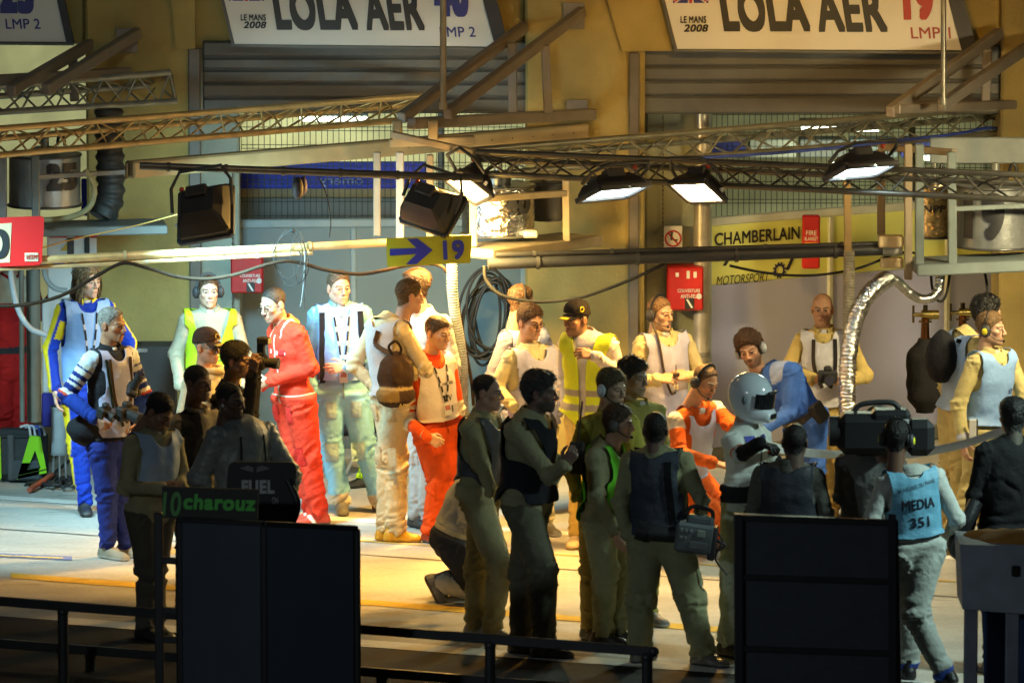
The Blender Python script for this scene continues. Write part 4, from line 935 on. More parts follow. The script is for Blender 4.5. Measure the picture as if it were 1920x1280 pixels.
def hair_geo(style, rec, seed, kind='a'):
    """hair as a displaced cap that follows the scalp plus loose locks"""
    v, q, n = head_geo(kind); h = hair_h(v, rec)
    lo = -.006
    v2, q2, (n2, h2), _ = submesh(v, q, h > lo, [n, h])
    v2 = laplace(v2, q2, 3); sd = np.array([seed * 3.1, seed * 1.7, seed])
    ramp = sstep(-.006, .030, h2)
    top = sstep(.02, .11, v2[:, 2])
    n1 = vnoise(v2 * 38 + sd); n3 = vnoise(v2 * np.array([120, 60, 120]) + sd); nb = vnoise(v2 * 16 + sd)
    if style == 'short': d = .005 + .009 * top + .0028 * n1 + .0025 * n3 + .003 * nb * top
    elif style == 'mid': d = .010 + .014 * top + .0045 * n1 + .003 * n3 + .006 * nb
    elif style == 'crop': d = .003 + .003 * top + .0012 * n3
    elif style == 'spiky': d = .008 + .026 * top + .011 * n1 * (0.4 + top) + .004 * n3
    elif style == 'curly': d = .018 + .018 * top + .009 * vnoise(v2 * 52 + sd) + .006 * n1 + .007 * nb
    else: d = .016 + .018 * top + .004 * n1 + .006 * nb
    v2 = v2 + n2 * ((d + .003) * ramp - .003)[:, None]
    return v2, q2, n2, h2
def add_locks(v, n, h, style, seed, colr):
    """thin tapering locks lying on the hair cap, as one vertex/quad array"""
    r = np.random.default_rng(seed + 100)
    N = {'short': 900, 'mid': 1100, 'crop': 0, 'spiky': 700, 'curly': 1500, 'long': 500}[style]
    if N == 0: return None
    i = r.choice(np.where(h > .004)[0], N); p = v[i]; nn = n[i]
    flow = np.array([0, .6, -1.0]) + np.stack([np.sign(p[:, 0]) * .5, 0 * p[:, 0], 0 * p[:, 0]], 1) + r.normal(0, .35, (N, 3))
    front = sstep(-.02, -.08, p[:, 1]); flow[:, 1] -= 1.6 * front; 
    t = flow - nn * (flow * nn).sum(1)[:, None]; t /= np.linalg.norm(t, axis=1)[:, None]
    lift = {'short': .2, 'mid': .2, 'spiky': 1.0, 'curly': .7, 'long': .15}[style]
    ln = {'short': .012, 'mid': .020, 'spiky': .024, 'curly': .015, 'long': .045}[style] * r.uniform(.6, 1.3, N)
    w = {'short': .0017, 'mid': .0022, 'spiky': .0024, 'curly': .0028, 'long': .004}[style]
    d = t + nn * lift * r.uniform(.3, 1.2, N)[:, None]; d /= np.linalg.norm(d, axis=1)[:, None]
    sd = np.cross(d, nn); sd /= (np.linalg.norm(sd, axis=1)[:, None] + 1e-9)
    curl = {'curly': .9}.get(style, .25)
    m = p + d * (ln * .55)[:, None]; d2 = d + curl * r.normal(0, .6, (N, 3)) + t * .5; d2 /= np.linalg.norm(d2, axis=1)[:, None]
    e = m + d2 * (ln * .5)[:, None]
    b = p - nn * .003
    vv = np.concatenate([b - sd*w, b + sd*w, m + sd*w*.9 + nn*.001, m - sd*w*.9 + nn*.001, e + sd*w*.2, e - sd*w*.2, m + nn*w*.8])
    k = np.arange(N)
    q = np.concatenate([np.stack([k, k+N, k+2*N, k+6*N], 1), np.stack([k, k+6*N, k+3*N, k+3*N], 1)[:0],
                        np.stack([k+N*0, k+6*N, k+5*N, k+3*N], 1), np.stack([k+6*N, k+2*N, k+4*N, k+5*N], 1)])
    cc = np.tile(np.asarray(colr), (len(vv), 1)) * np.tile(r.uniform(.55, 1.7, N), 7)[:, None]
    return vv, q, cc

# ---- hand: wrist at the origin, fingers +z, palm faces -y, thumb on +x (right hand)
_hands = {}
def hand_geo(pose):
    if pose in _hands: return _hands[pose]
    c, tc = {'relax': (.42, .3), 'grip': (1.15, .9), 'flat': (.12, .1), 'hold': (.75, .6), 'fist': (1.45, 1.1)}[pose]
    s = SDF((-.075, -.115, -.06), (.095, .05, .215), 0.0036)
    s.cap((0, .002, -.055), (0, .002, .012), .026, .027, .01, flat=((0, 1, 0), .72))
    xs = (.030, .010, -.011, -.030); L = (.074, .083, .078, .060); zb = (.088, .094, .090, .080)
    for i in range(4):
        s.cap((xs[i]*.55, .002, .012), (xs[i], .004, zb[i]), .0155, .0125, .012)
        p = np.array([xs[i], .003, zb[i]]); an = c * (.55 + .10 * i); dx = (xs[i]) * .9
        for j, (f, r0, r1) in enumerate(((.46, .0102, .0090), (.30, .0090, .0080), (.24, .0080, .0068))):
            d = np.array([dx * (1 - .3 * j), -math.sin(an), math.cos(an)]); d = nrm(d)
            e = p + d * L[i] * f; s.cap(p, e, r0, r1, .0035); p = e; an += c
    p = np.array([.022, -.004, .018])
    d = nrm((.72, -.30 - .3 * tc, .62)); e = p + d * .044; s.cap(p, e, .0165, .0125, .014); p = e
    d = nrm((.42 - .35 * tc, -.25 - .5 * tc, .85)); e = p + d * .032; s.cap(p, e, .0112, .0100, .004); p = e
    d = nrm((.15 - .5 * tc, -.25 - .6 * tc, .9)); e = p + d * .026; s.cap(p, e, .0098, .0078, .004)
    v, q = s.mesh(); _hands[pose] = (v, q); return _hands[pose]
# ---- shoe: ankle above the origin, sole at z = 0, toe along -y
_shoes = {}
def shoe_geo(kind='trainer'):
    if kind in _shoes: return _shoes[kind]
    up = .17 if kind == 'boot' else .105
    s = SDF((-.075, -.225, -.02), (.075, .125, up + .06), 0.0055)
    s.cap((0, .052, .020), (0, -.150, .018), .042, .044, .012, flat=((0, 0, 1), .5))
    s.cap((0, .050, .048), (0, -.050, .046), .040, .042, .02)
    s.cap((0, -.050, .044), (0, -.140, .030), .040, .036, .03, flat=((0, 0, 1), .8))
    s.cap((0, .036, .05), (0, .018, up), .041, .043, .025)
    sl = s.F; g = s.lo[2] + s.h * np.arange(s.dim[2]); s.F = np.maximum(sl, (-g)[None, None, :].astype(np.float32))
    s.ell((0, .016, up + .012), (.036, .038, .03), .008, sign=-1)
    v, q = s.mesh(); v = laplace(v, q, 1, .4); _shoes[kind] = (v, q); return _shoes[kind]

def basis(yaw, pitch=0, roll=0):
    """columns: the person's left, back, up"""
    y, p, r = R(yaw), R(pitch), R(roll)
    Rz = np.array([[math.cos(y), -math.sin(y), 0], [math.sin(y), math.cos(y), 0], [0, 0, 1]])
    Rx = np.array([[1, 0, 0], [0, math.cos(p), -math.sin(p)], [0, math.sin(p), math.cos(p)]])
    Ry = np.array([[math.cos(r), 0, math.sin(r)], [0, 1, 0], [-math.sin(r), 0, math.cos(r)]])
    return Rz @ Rx @ Ry

class Body: pass
def build_person(label, foot, hd, sh, hip, yaw=0, hy=None, hp=0, hr=0, A=None, B=None, KA=None, KB=None, FA=None, FB=None,
                 k=1.0, bulk=.96, belly=0.0, skin=(.50, .30, .20), hair=(.05, .03, .02), hstyle='short', rec=0.0, stub=0.0, scalp=1.0,
                 suit=(.4, .4, .4), paint=None, collar=True, bib=None, shoe=('trainer', (.1, .1, .1), (.3, .3, .3)), hands=('relax', 'relax'),
                 hvA=None, hvB=None, hkind='a', group=None, split=None, wr=1.0, hscale=1.0, legs=True, fyA=None, fyB=None, mat=None, bare=None,
                 sleeves=None, armr=.93, legr=.95, freefeet=False, Yoff=0.0, browc=1.0, cuff=None, short=None, res=0.0094, collarcol=None, shirt=(.55,.53,.50), seed=None, loose=1.0):
    """pixel positions of the joints in the photograph are turned into 3D joints at this person's own distance"""
    b = Body(); seed = seed if seed is not None else int(hd[0])
    Y = footY(foot) + Yoff; b.Y = Y
    if hy is None: hy = yaw
    def J(t, y0): return P(t[0], t[1], y0 + (t[2] if len(t) > 2 else 0.0))
    Hc = J(hip, Y); Sc = J(sh, Y); HD = J(hd, Y)
    left = np.array([math.cos(R(yaw)), math.sin(R(yaw)), 0.0])
    up = nrm(Sc - Hc); left = nrm(left - up * np.dot(left, up)); fwd = np.cross(left, up); T = np.linalg.norm(Sc - Hc)
    sw, hw = .177 * k * (0.6 + .4 * bulk), .092 * k
    S = {'l': Sc + left * sw, 'r': Sc - left * sw}; H = {'l': Hc + left * hw, 'r': Hc - left * hw}
    a, c = ('r', 'l') if left[0] >= 0 else ('l', 'r')          # picture-left side, picture-right side
    jl = {}
    for sd, spec in ((a, A), (c, B)):
        s0 = S[sd]; out = left * (1 if sd == 'l' else -1)
        if spec is None:
            e = s0 + np.array([0, 0, -.29 * k]) + out * .06 - fwd * .02; w = e + np.array([0, 0, -.25 * k]) + fwd * .06
        else:
            e = J(spec[0], s0[1]); w = J(spec[1], s0[1])
        jl['e' + sd], jl['w' + sd] = e, w
    for sd, kn, ft in ((a, KA, FA), (c, KB, FB)):
        h0 = H[sd]
        if ft is None: an = np.array([h0[0] + .01 * left[0] * (1 if sd == 'l' else -1), Y + (h0[1] - Hc[1]), .09])
        elif freefeet or len(ft) > 3: an = J(ft[:3], Y)
        else:
            y0 = Y + (h0[1] - Hc[1]) * .6 + (ft[2] if len(ft) > 2 else 0.0); an = P(ft[0], ft[1], y0); an[2] = .09
        kk = lerp(h0, an, .5) + fwd * .03 if kn is None else J(kn, lerp(h0, an, .5)[1] + 0.0)
        jl['k' + sd], jl['a' + sd] = kk, an
    # ------------------------------ root
    base = np.array([Hc[0], Y, 0.0])
    root = empty('person', base, label, 'person', group); b.root = root
    b.Hc, b.Sc, b.left, b.up, b.fwd, b.T, b.HD, b.S, b.J = Hc, Sc, left, up, fwd, T, HD, S, jl
    b.base = base
    # ------------------------------ clothed volume
    pts = [Hc, Sc, *S.values(), *H.values(), *jl.values()]
    lo = np.min(pts, 0) - .22; hi = np.max(pts, 0) + .22
    def torso(s, inf, kk=.03):
        bu = bulk
        s.cap(Hc - left*.068*k, Hc + left*.068*k, (.108*bu + inf)*k, (.108*bu + inf)*k, kk, flat=(fwd, .95))
        s.cap(Hc + up*.02, Hc + up*T*.42, (.150*bu + inf)*k, (.148*bu + inf)*k, kk, flat=(fwd, .70))
        s.cap(Hc + up*T*.42, Hc + up*T*.80, (.150*bu + inf)*k, (.166*bu + inf)*k, kk, flat=(fwd, .68))
        s.cap(Hc + up*T*.72, Sc - up*.055*k, (.166*bu + inf)*k, (.125*bu + inf)*k, kk, flat=(fwd, .70))
        if belly: s.ell(Hc + up*T*.30 + fwd*.05, np.array([.15, .13, .17]) * (1 + belly) , .06, ax=(left, fwd, up))
        s.cap(S['l'] - left*.02 - up*.02, S['r'] + left*.02 - up*.02, (.060 + inf)*k, (.060 + inf)*k, .045)
        for sg in (-1, 1): s.cap(Sc + left*sg*.11*k - up*.005, Sc + up*.040*k + left*sg*.035 - fwd*.012, (.046 + inf)*k, (.034 + inf)*k, .03)
    def limbs(s, inf):
        for sd in 'lr':
            ka = .020 if inf > -.01 else .02
            s.cap(S[sd] - up*.015, jl['e'+sd], (.061*armr + inf)*k, (.052*armr + inf)*k, ka)
            s.cap(jl['e'+sd], jl['w'+sd], (.053*armr + inf)*k, (.041*armr + inf)*k, .02)
            if legs:
                s.cap(H[sd] - np.array([0, 0, .02]), jl['k'+sd], (.104*legr + inf)*k, (.077*legr + inf)*k, .022)
                s.cap(jl['k'+sd], jl['a'+sd] + nrm(jl['k'+sd]-jl['a'+sd])*.02, (.076*legr + inf)*k, (.060*legr + inf)*k, .02)
    s = SDF(lo, hi, res); torso(s, .010); limbs(s, .004)
    v, q = s.mesh(); v = laplace(v, q, 1)
    # classify
    bones = [('t', Hc, Sc, .15)]
    for sd in 'lr':
        bones += [(sd+'u', S[sd], jl['e'+sd], .058), (sd+'f', jl['e'+sd], jl['w'+sd], .047), (sd+'t', H[sd] - np.array([0,0,.06]), jl['k'+sd], .09), (sd+'s', jl['k'+sd], jl['a'+sd], .065)]
    D = []; TT = []
    for nm, p0, p1, rr in bones:
        ab = p1 - p0; t = ((v - p0) @ ab) / np.dot(ab, ab); tc = np.clip(t, 0, 1); d = np.linalg.norm(v - p0 - tc[:, None]*ab, axis=1)
        if nm == 't':
            qv = v - p0; qv = qv + (1/.72 - 1) * (qv @ fwd)[:, None] * fwd; d = np.linalg.norm(qv - tc[:, None]*ab, axis=1) 
            d = d / .155
        else: d = d / rr
        D.append(d); TT.append(t)
    D = np.array(D); bone = D.argmin(0); TT = np.array(TT); t = TT[bone, np.arange(len(v))]
    I = {'v': v, 'bone': bone, 't': t, 'u': (v - Hc) @ left, 'w': (v - Hc) @ up, 'f': (v - Hc) @ fwd, 'names': [x[0] for x in bones], 'T': T, 'D': D, 'TT': TT}
    so = np.zeros(len(v)); fo = np.zeros(len(v))
    for bi, (nm, p0, p1, rr) in enumerate(bones):
        m = bone == bi; ab = p1 - p0; tt = np.clip(((v[m] - p0) @ ab) / np.dot(ab, ab), 0, 1); dv = v[m] - p0 - tt[:, None]*ab
        so[m] = (dv @ left) * (1 if nm[0] == 'l' else -1); fo[m] = dv @ fwd
    I['so'], I['fo'] = so, fo
    def isb(*nm): return np.isin(bone, [I['names'].index(x) for x in nm])
    I['arm'] = isb('lu', 'lf', 'ru', 'rf'); I['leg'] = isb('lt', 'ls', 'rt', 'rs'); I['tor'] = isb('t'); I['isb'] = isb
    I['a'], I['c'] = a, c
    # folds: creases run across each limb, deepest near the bends
    nn = vnormals(v, q); disp = np.zeros(len(v)); sdv = np.array([seed % 97, seed % 31, seed % 53]) * 1.37
    wob = np.stack([vnoise(v*6 + sdv), vnoise(v*6 + sdv + 9), vnoise(v*6 + sdv + 17)], 1)
    for bi, (nm, p0, p1, rr) in enumerate(bones):
        m = bone == bi
        if not m.any(): continue
        ab = p1 - p0; L = np.linalg.norm(ab); ax = ab / L; pv = v[m] - p0; al = pv @ ax; pr = pv - al[:, None]*ax; tt = np.clip(al / L, 0, 1)
        if nm == 't':
            qn = pr * np.array([9, 9, 9]) + ax * (al * 7)[:, None] + wob[m] * .8 + sdv
            f = (np.abs(vnoise(qn)) * 2 - .7) * .012 + vnoise(pr * 16 + ax * (al * 9)[:, None] + sdv) * .0035
            f += (np.abs(vnoise(pr * 6 + ax * (al * 26)[:, None] + sdv + wob[m])) * 2 - .6) * .007 * np.exp(-((tt - .12) / .16) ** 2)
        else:
            ends = np.exp(-((tt - 1) / .20) ** 2) + .8 * np.exp(-((tt) / .17) ** 2) + .14
            if nm[1] == 's': ends = .30 + .9 * sstep(.5, 1, tt) + .7 * np.exp(-(tt / .2) ** 2)
            fr = 23 if nm[1] in 'ts' else 27
            tilt = pr @ nrm(np.cross(ax, (0.3, 0.7, 0.2)))
            qn = pr * 7.5 + ax * ((al + tilt * .55) * fr)[:, None] + wob[m] * 1.4 + sdv
            f = (1.0 - 2.4 * np.abs(vnoise(qn)) ** .8) * (.0135 if nm[1] in 'ts' else .0100) * ends
            f += vnoise(pr * 9 + ax * (al * 7)[:, None] + sdv + 5) * .003 + (1 - 2.4*np.abs(vnoise(pr * 14 + ax * ((al - tilt * .9) * 44)[:, None] + sdv + 31))) * .0035 * ends
        disp[m] = f * (.45 if (nm == 't' and bib) else 1)
    disp += I['tor'] * (-.010 * np.exp(-((I['w'] - .045) / .016) ** 2) + .006 * np.exp(-((I['w'] - .085) / .022) ** 2) + .005 * np.exp(-((I['w'] - .005) / .02) ** 2)) * (0 if split else 1)
    # average the fold depth a little so bones meet without steps
    e = edges_of(q); deg = np.bincount(e[:, 0], minlength=len(v)) + np.bincount(e[:, 1], minlength=len(v))
    for _ in range(1): disp = .5 * disp + .5 * (np.bincount(e[:, 0], disp[e[:, 1]], len(v)) + np.bincount(e[:, 1], disp[e[:, 0]], len(v))) / np.maximum(deg, 1)
    v0 = v.copy(); v = v + nn * (disp * wr * loose)[:, None]
    colr = np.tile(np.asarray(suit, float), (len(v), 1))
    if paint: paint(I, colr)
    mt = mat or M_CLOTH
    vis = np.ones(len(v), bool)
    b.v0, b.q, b.I, b.nn, b.v = v0, q, I, nn, v
    if short is not None: vis = ~short(I)
    if split:                                        # separate trousers
        low = (I['leg'] | (I['w'] < split)) & ~I['arm']
        for nm, m, off in (('trousers', low, 0.0), ('jacket', ~low, .006)):
            m2 = m.copy()
            ee = edges_of(q); grow = np.zeros(len(v), bool); grow[ee[:, 0]] |= m[ee[:, 1]]; grow[ee[:, 1]] |= m[ee[:, 0]]
            if nm == 'jacket': m2 = m | (grow & ~I['arm'])
            sv, sq, (sc, sn), _ = submesh(v + nn * off, q, (m2 | (grow if nm == 'trousers' else m2)) & vis, [colr, nn])
            me = raw_mesh(nm, sv - base, sq, None, sc); link(nm, me, mt, root)
    else:
        sv, sq, (sc,), _ = submesh(v, q, vis, [colr])
        me = raw_mesh('overalls', sv - base, sq, None, sc); link('overalls', me, mt, root)
    b.bvh = BVHTree.FromPolygons([tuple(x) for x in v], [tuple(int(i) for i in x) for x in q])
    if collar:                                       # stand-up collar, open at the throat, with a shirt showing
        mb = MB(); N = 24; ca = nrm(HD - Sc - up*.06 + fwd*.015); c0 = Sc + up*.040*k - fwd*.006; cl = np.asarray(collarcol if collarcol is not None else np.asarray(suit) * .82)
        sd1 = left; fd1 = nrm(np.cross(left, ca)); rows = []
        for rr, hh in ((.092, -.022), (.080, .022), (.076, .056), (.069, .056), (.066, .0)):
            row = []
            for i in range(N + 1):
                an = .42 + (2*math.pi - .84) * i / N; ed = min(i, N - i) / 3.0; hx = hh - (.016 if hh > .02 else 0) * max(0, 1 - ed)
                row.append(c0 + (sd1*math.sin(an) + fd1*math.cos(an))*rr*k*1.02 + ca*hx*k)
            rows.append(row)
        mb.add(sum(rows, []), [(j*(N+1)+i, j*(N+1)+i+1, (j+1)*(N+1)+i+1, (j+1)*(N+1)+i) for j in range(4) for i in range(N)], cl, True); mb.build('collar', mt, root)
        mb = MB(); mb.ell(c0 + fd1*.050*k + ca*.006, np.array([.040,.022,.034])*k, np.asarray(shirt), (left, fd1, ca)); mb.build('shirt_front', M_CLOTH, root)
    # ------------------------------ body: one mesh, head to wrists
    s2 = SDF(lo, hi, .021); torso(s2, -.022); limbs(s2, -.014)
    bv, bq = s2.mesh(); bc = np.tile(np.asarray(skin), (len(bv), 1))
    hv, hq, hn = head_geo(hkind); HB = basis(hy, hp, hr) * (k * hscale); b.HB = HB
    hc = head_cols(hv, skin, hair, rec, stub, scalp, browc)
    VV = [bv, hv @ HB.T + HD]; QQ = [bq, hq + len(bv)]; CC = [bc, hc]; n0 = len(bv) + len(hv)
    for sd, pose, hvv in ((a, hands[0], hvA), (c, hands[1], hvB)):
        if pose is None: continue
        gv, gq = hand_geo(pose); d = nrm(jl['w'+sd] - jl['e'+sd])
        pal = (-left if sd == 'l' else left) + fwd * .2
        if hvv is not None:
            if hvv[0] is not None: d = nrm(hvv[0])
            pal = np.asarray(hvv[1], float)
        z = d; y = -nrm(pal - z * np.dot(pal, z)); x = np.cross(y, z); g = gv.copy()
        if sd == 'l': g[:, 0] *= -1; gq = gq[:, ::-1]
        gl = (g * k) @ np.stack([x, y, z]) + jl['w'+sd] + z * .012
        b.__dict__['hand_' + sd] = jl['w'+sd] + z * .10
        VV.append(gl); QQ.append(gq + n0); n0 += len(gl)
        cc = np.tile(np.asarray(skin) * np.array([1.0, .95, .93]), (len(gl), 1))
        gc = bare.get(sd) if bare else None
        if gc is not None: cc[:] = gc
        CC.append(cc)
    me = raw_mesh('body', np.concatenate(VV) - base, np.concatenate(QQ), None, np.concatenate(CC)); link('body', me, M_SKIN, root)
    # ------------------------------ hair
    if hstyle not in (None, 'bald'):
        v2, q2, n2, h2 = hair_geo(hstyle, rec, seed, hkind)
        rr = np.random.default_rng(seed); cl = np.asarray(hair) * (1 + .5 * vnoise(v2 * np.array([140, 50, 140]) + seed))[:, None]
        lk = add_locks(v2, n2, h2, hstyle, seed, hair)
        if lk is not None:
            q2 = np.concatenate([q2, lk[1] + len(v2)]); v2 = np.concatenate([v2, lk[0]]); cl = np.concatenate([cl, lk[2]])
        if hstyle == 'long':
            st = []
            r = np.random.default_rng(seed + 5); vv = []; qq = []; ccs = []; n1 = len(v2)
            for i in range(190):
                an = r.uniform(-2.35, 2.35); rad = r.uniform(.070, .098); x0, y0 = rad * math.sin(an), .012 + rad * 1.05 * math.cos(an)
                if y0 < -.045: continue
                z0 = r.uniform(.0, .06); ln = r.uniform(.14, .215); w = r.uniform(.006, .012)
                pts = [np.array([x0*(1 + .30*sstep(0, 1, t) - .25*sstep(.7, 1, t)) + .012*math.sin(5*t + i), y0*(1 + .15*t) - .01*math.sin(4*t+i*2) + .01*t, z0 - ln*t]) for t in (0, .2, .4, .6, .8, 1)]
                tang = np.array([math.cos(an), -math.sin(an), 0])
                for j, p in enumerate(pts):
                    ww = w * (1 - .75*(j/5)**2); vv += [p - tang*ww, p + np.array([math.sin(an), math.cos(an), 0])*ww*.5, p + tang*ww]
                for j in range(5):
                    o = n1 + len(ccs); qq += [[o+j*3, o+j*3+1, o+j*3+4, o+j*3+3], [o+j*3+1, o+j*3+2, o+j*3+5, o+j*3+4]]
                ccs += [np.asarray(hair) * r.uniform(.5, 1.7)] * 18
            v2 = np.concatenate([v2, np.array(vv)]); q2 = np.concatenate([q2, np.array(qq)]); cl = np.concatenate([cl, np.array(ccs)])
        me = raw_mesh('hair', v2 @ HB.T + HD - base, q2, None, np.clip(cl, 0.001, 1)); link('hair', me, M_HAIR, root)
    # ------------------------------ shoes
    if shoe and legs:
        gv, gq = shoe_geo(shoe[0])
        for sd, fy in ((a, fyA), (c, fyB)):
            sole = gv[:, 2] < .024; cc = np.where(sole[:, None], np.asarray(shoe[2]), np.asarray(shoe[1]))
            if len(shoe) > 3: cc = np.where((~sole & (np.abs(gv[:, 0]) > .02) & (np.abs(gv[:, 1] + .02 + gv[:, 2] * .7) < .016))[:, None], np.asarray(shoe[3]), cc)
            lace = (~sole) & (np.abs(gv[:, 0]) < .020) & (gv[:, 1] < -.01) & (gv[:, 1] > -.10) & (np.sin(gv[:, 1] * 420) > .1)
            cc = np.where(lace[:, None], cc * 1.5 + .02, cc)
            if isinstance(fy, tuple): RB = basis(*fy)
            else: RB = basis((yaw if fy is None else fy))
            an = jl['a'+sd]
            pos = np.array([an[0], an[1], an[2] - .09]) if not isinstance(fy, tuple) else an - RB[:, 2] * .09
            me = raw_mesh('shoe', (gv * k) @ RB.T + pos - base, gq, None, cc); link('shoe', me, M_LEATHER if shoe[0] == 'boot' else M_PLAST, root)
    if bib: add_bib(b, **bib)
    return b

def add_bib(b, col=(.5, .6, .8), w0=.02, kind='bib', name='bib', paint=None, us=.186, neck=.060, off=.013, text=None, open_v=0.0, mat=None, tail=None):
    off = off + .010
    """tabard worn over the suit: a smoothed shell cut from the torso surface"""
    I, T = b.I, b.T; u, w, f = I['u'], I['w'], I['f']
    names = I['names']; ia = [names.index(x) for x in ('lu', 'ru')]; fa = [names.index(x) for x in ('lf', 'rf')]
    m = (w > w0) & ~I['leg'] & (np.abs(u) < (us if kind == 'bib' else .205))
    m &= ~np.isin(I['bone'], fa)
    far_arm = np.isin(I['bone'], ia) & (I['t'] > (.13 if kind == 'bib' else .20)); m &= ~far_arm
    hole = (np.abs(u) > (us - .022 if kind == 'bib' else .192)) & (w > T * .60) & (w < T * .86); m &= ~hole
    zc = T + (.055 if kind == 'bib' else .06)
    front = f > -.01
    m &= ~(front & (u ** 2 + ((w - zc) * .85) ** 2 < neck ** 2)); m &= ~(~front & (u ** 2 + ((w - zc - .02)) ** 2 < (neck * .85) ** 2)) & (w < T + .055)
    if open_v: m &= ~((f > 0.02) & (np.abs(u) < .012 + np.maximum(w - T * open_v, 0) * .34))
    if tail is not None: m &= tail(I)
    v, q, (n, uu, ww, ff), used = submesh(b.v0, b.q, m, [b.nn, u, w, f])
    if len(v) < 20: return
    v = laplace(v, q, 10, .5); n = vnormals(v, q); v = boundary_smooth(v, q, 10)
    sd = np.array([b.base[0] * 7, 3.0, 1.0])
    d = off + .006 * vnoise(np.stack([uu * 16, ww * 3.2, ff * 16], 1) + sd) + .0035 * vnoise(v * 21 + sd) + .006 * sstep(.25, 0, ww)
    v = v + n * d[:, None]
    cc = np.tile(np.asarray(col), (len(v), 1))
    e = edges_of(q); es, cnt = np.unique(np.sort(e, 1), axis=0, return_counts=True)
    bd = np.zeros(len(v), bool); bd[es[cnt == 1].ravel()] = True
    if paint: paint(uu, ww, ff, cc, T)
    cc[bd] = cc[bd] * .75
    n = vnormals(v, q); v2, q2 = thicken(v, q, n, .004)
    o = link(name, raw_mesh(name, v2 - b.base, q2, None, np.concatenate([cc, cc])), mat or M_NYLON, b.root)
    b.bib_bvh = BVHTree.FromPolygons([tuple(x) for x in v], [tuple(int(i) for i in x) for x in q]); b.bib_obj = o
    return o
def on_body(b, u, w, front=True, off=.004, bib=True):
    """point on the clothing at torso coordinates (u left, w up)"""
    d = b.fwd if front else -b.fwd
    o = b.Hc + b.left * u + b.up * w + d * .6
    for t in ([b.bib_bvh] if bib and hasattr(b, 'bib_bvh') else []) + [b.bvh]:
        h = t.ray_cast(Vector(o), Vector(-d))
        if h[0] is not None: return np.array(h[0]) + d * off
    return b.Hc + b.left * u + b.up * w + d * .13
def body_text(b, body, u, w, width, height, col=(.02, .02, .025), front=True, bold=.01, shear=0, parent=None, name='lettering', rot=0.0):
    v, f, sz = text_geo(body, bold, 0, shear); s = 1 if front else -1
    x = v[:, 0] * width / sz[0]; y = v[:, 1] * height / sz[1]; cr, sr = math.cos(rot), math.sin(rot); x, y = x*cr - y*sr, x*sr + y*cr
    P2, f = split_tris(np.stack([x, y, v[:, 2]], 1), f, 2 if bold else 3)
    pts = np.array([on_body(b, u + s * a, w + c2, front, .0028 + dz) for a, c2, dz in P2])
    mb = MB(); mb.add(pts, f.tolist(), col); return mb.build(name, M_SIGN, parent or b.root)
def lanyard(b, u0=.062, u1=.0, wtop=None, wend=.22, col=(.02, .02, .03), badge=True, front=True, col2=(.5, .5, .55)):
    mb = MB(); wt = b.T + .02 if wtop is None else wtop
    for sg in (-1, 1):
        ps = [on_body(b, lerp(sg * u0, u1 + sg * .006, i / 12), lerp(wt, wend + .06, i / 12), front, .008) for i in range(13)]
        for i in range(12): mb.bar(ps[i], ps[i+1], .013, .003, col if i % 3 else col2, up=b.fwd)
    o = mb.build('lanyard', M_CLOTH, b.root)
    if badge:
        c = on_body(b, u1, wend, front, .012); m2 = MB(); m2.cbox(c, (.065, .006, .09), (.55, .55, .5), (b.left, b.fwd, b.up), .004)
        m2.cbox(c + b.fwd * .0035 + b.up * .015, (.045, .003, .035), (.35, .12, .10), (b.left, b.fwd, b.up), .001); m2.build('badge', M_SIGN, b.root)
def head_pt(b, *p): return np.array(p) @ b.HB.T + b.HD
def headset(b, col=(.02, .02, .022), cup=(.03, .03, .035), mic=True, dot=None, wide=.092, band_z=.135):
    mb = MB(); ax = (b.HB / np.linalg.norm(b.HB[:, 0])).T; sc = np.linalg.norm(b.HB[:, 0])
    pts = [head_pt(b, wide * math.cos(t), .012, -.0 + (band_z) * math.sin(t)) for t in np.linspace(0, math.pi, 15)]
    for i in range(14): mb.bar(pts[i], pts[i+1], .024 * sc, .007, col, up=ax[1])
    for sg in (-1, 1):
        mb.ell(head_pt(b, sg * (wide + .004), .012, -.008), np.array([.024, .037, .046]) * sc, cup, ax)
        mb.ell(head_pt(b, sg * (wide - .012), .012, -.008), np.array([.014, .039, .047]) * sc, (.015, .015, .015), ax)
        mb.ell(head_pt(b, sg * (wide + .022), .012, -.008), np.array([.008, .022, .026]) * sc, dot if dot is not None else np.asarray(cup) * 1.6, ax)
    if mic:
        ps = spline([head_pt(b, -wide, -.01, -.03), head_pt(b, -.080, -.07, -.065), head_pt(b, -.035, -.112, -.078)], 5)
        mb.tube(ps, .0035, col, 6); mb.ell(ps[-1], .010, (.01, .01, .01), ax)
    return mb.build('headset', M_PLAST, b.root)
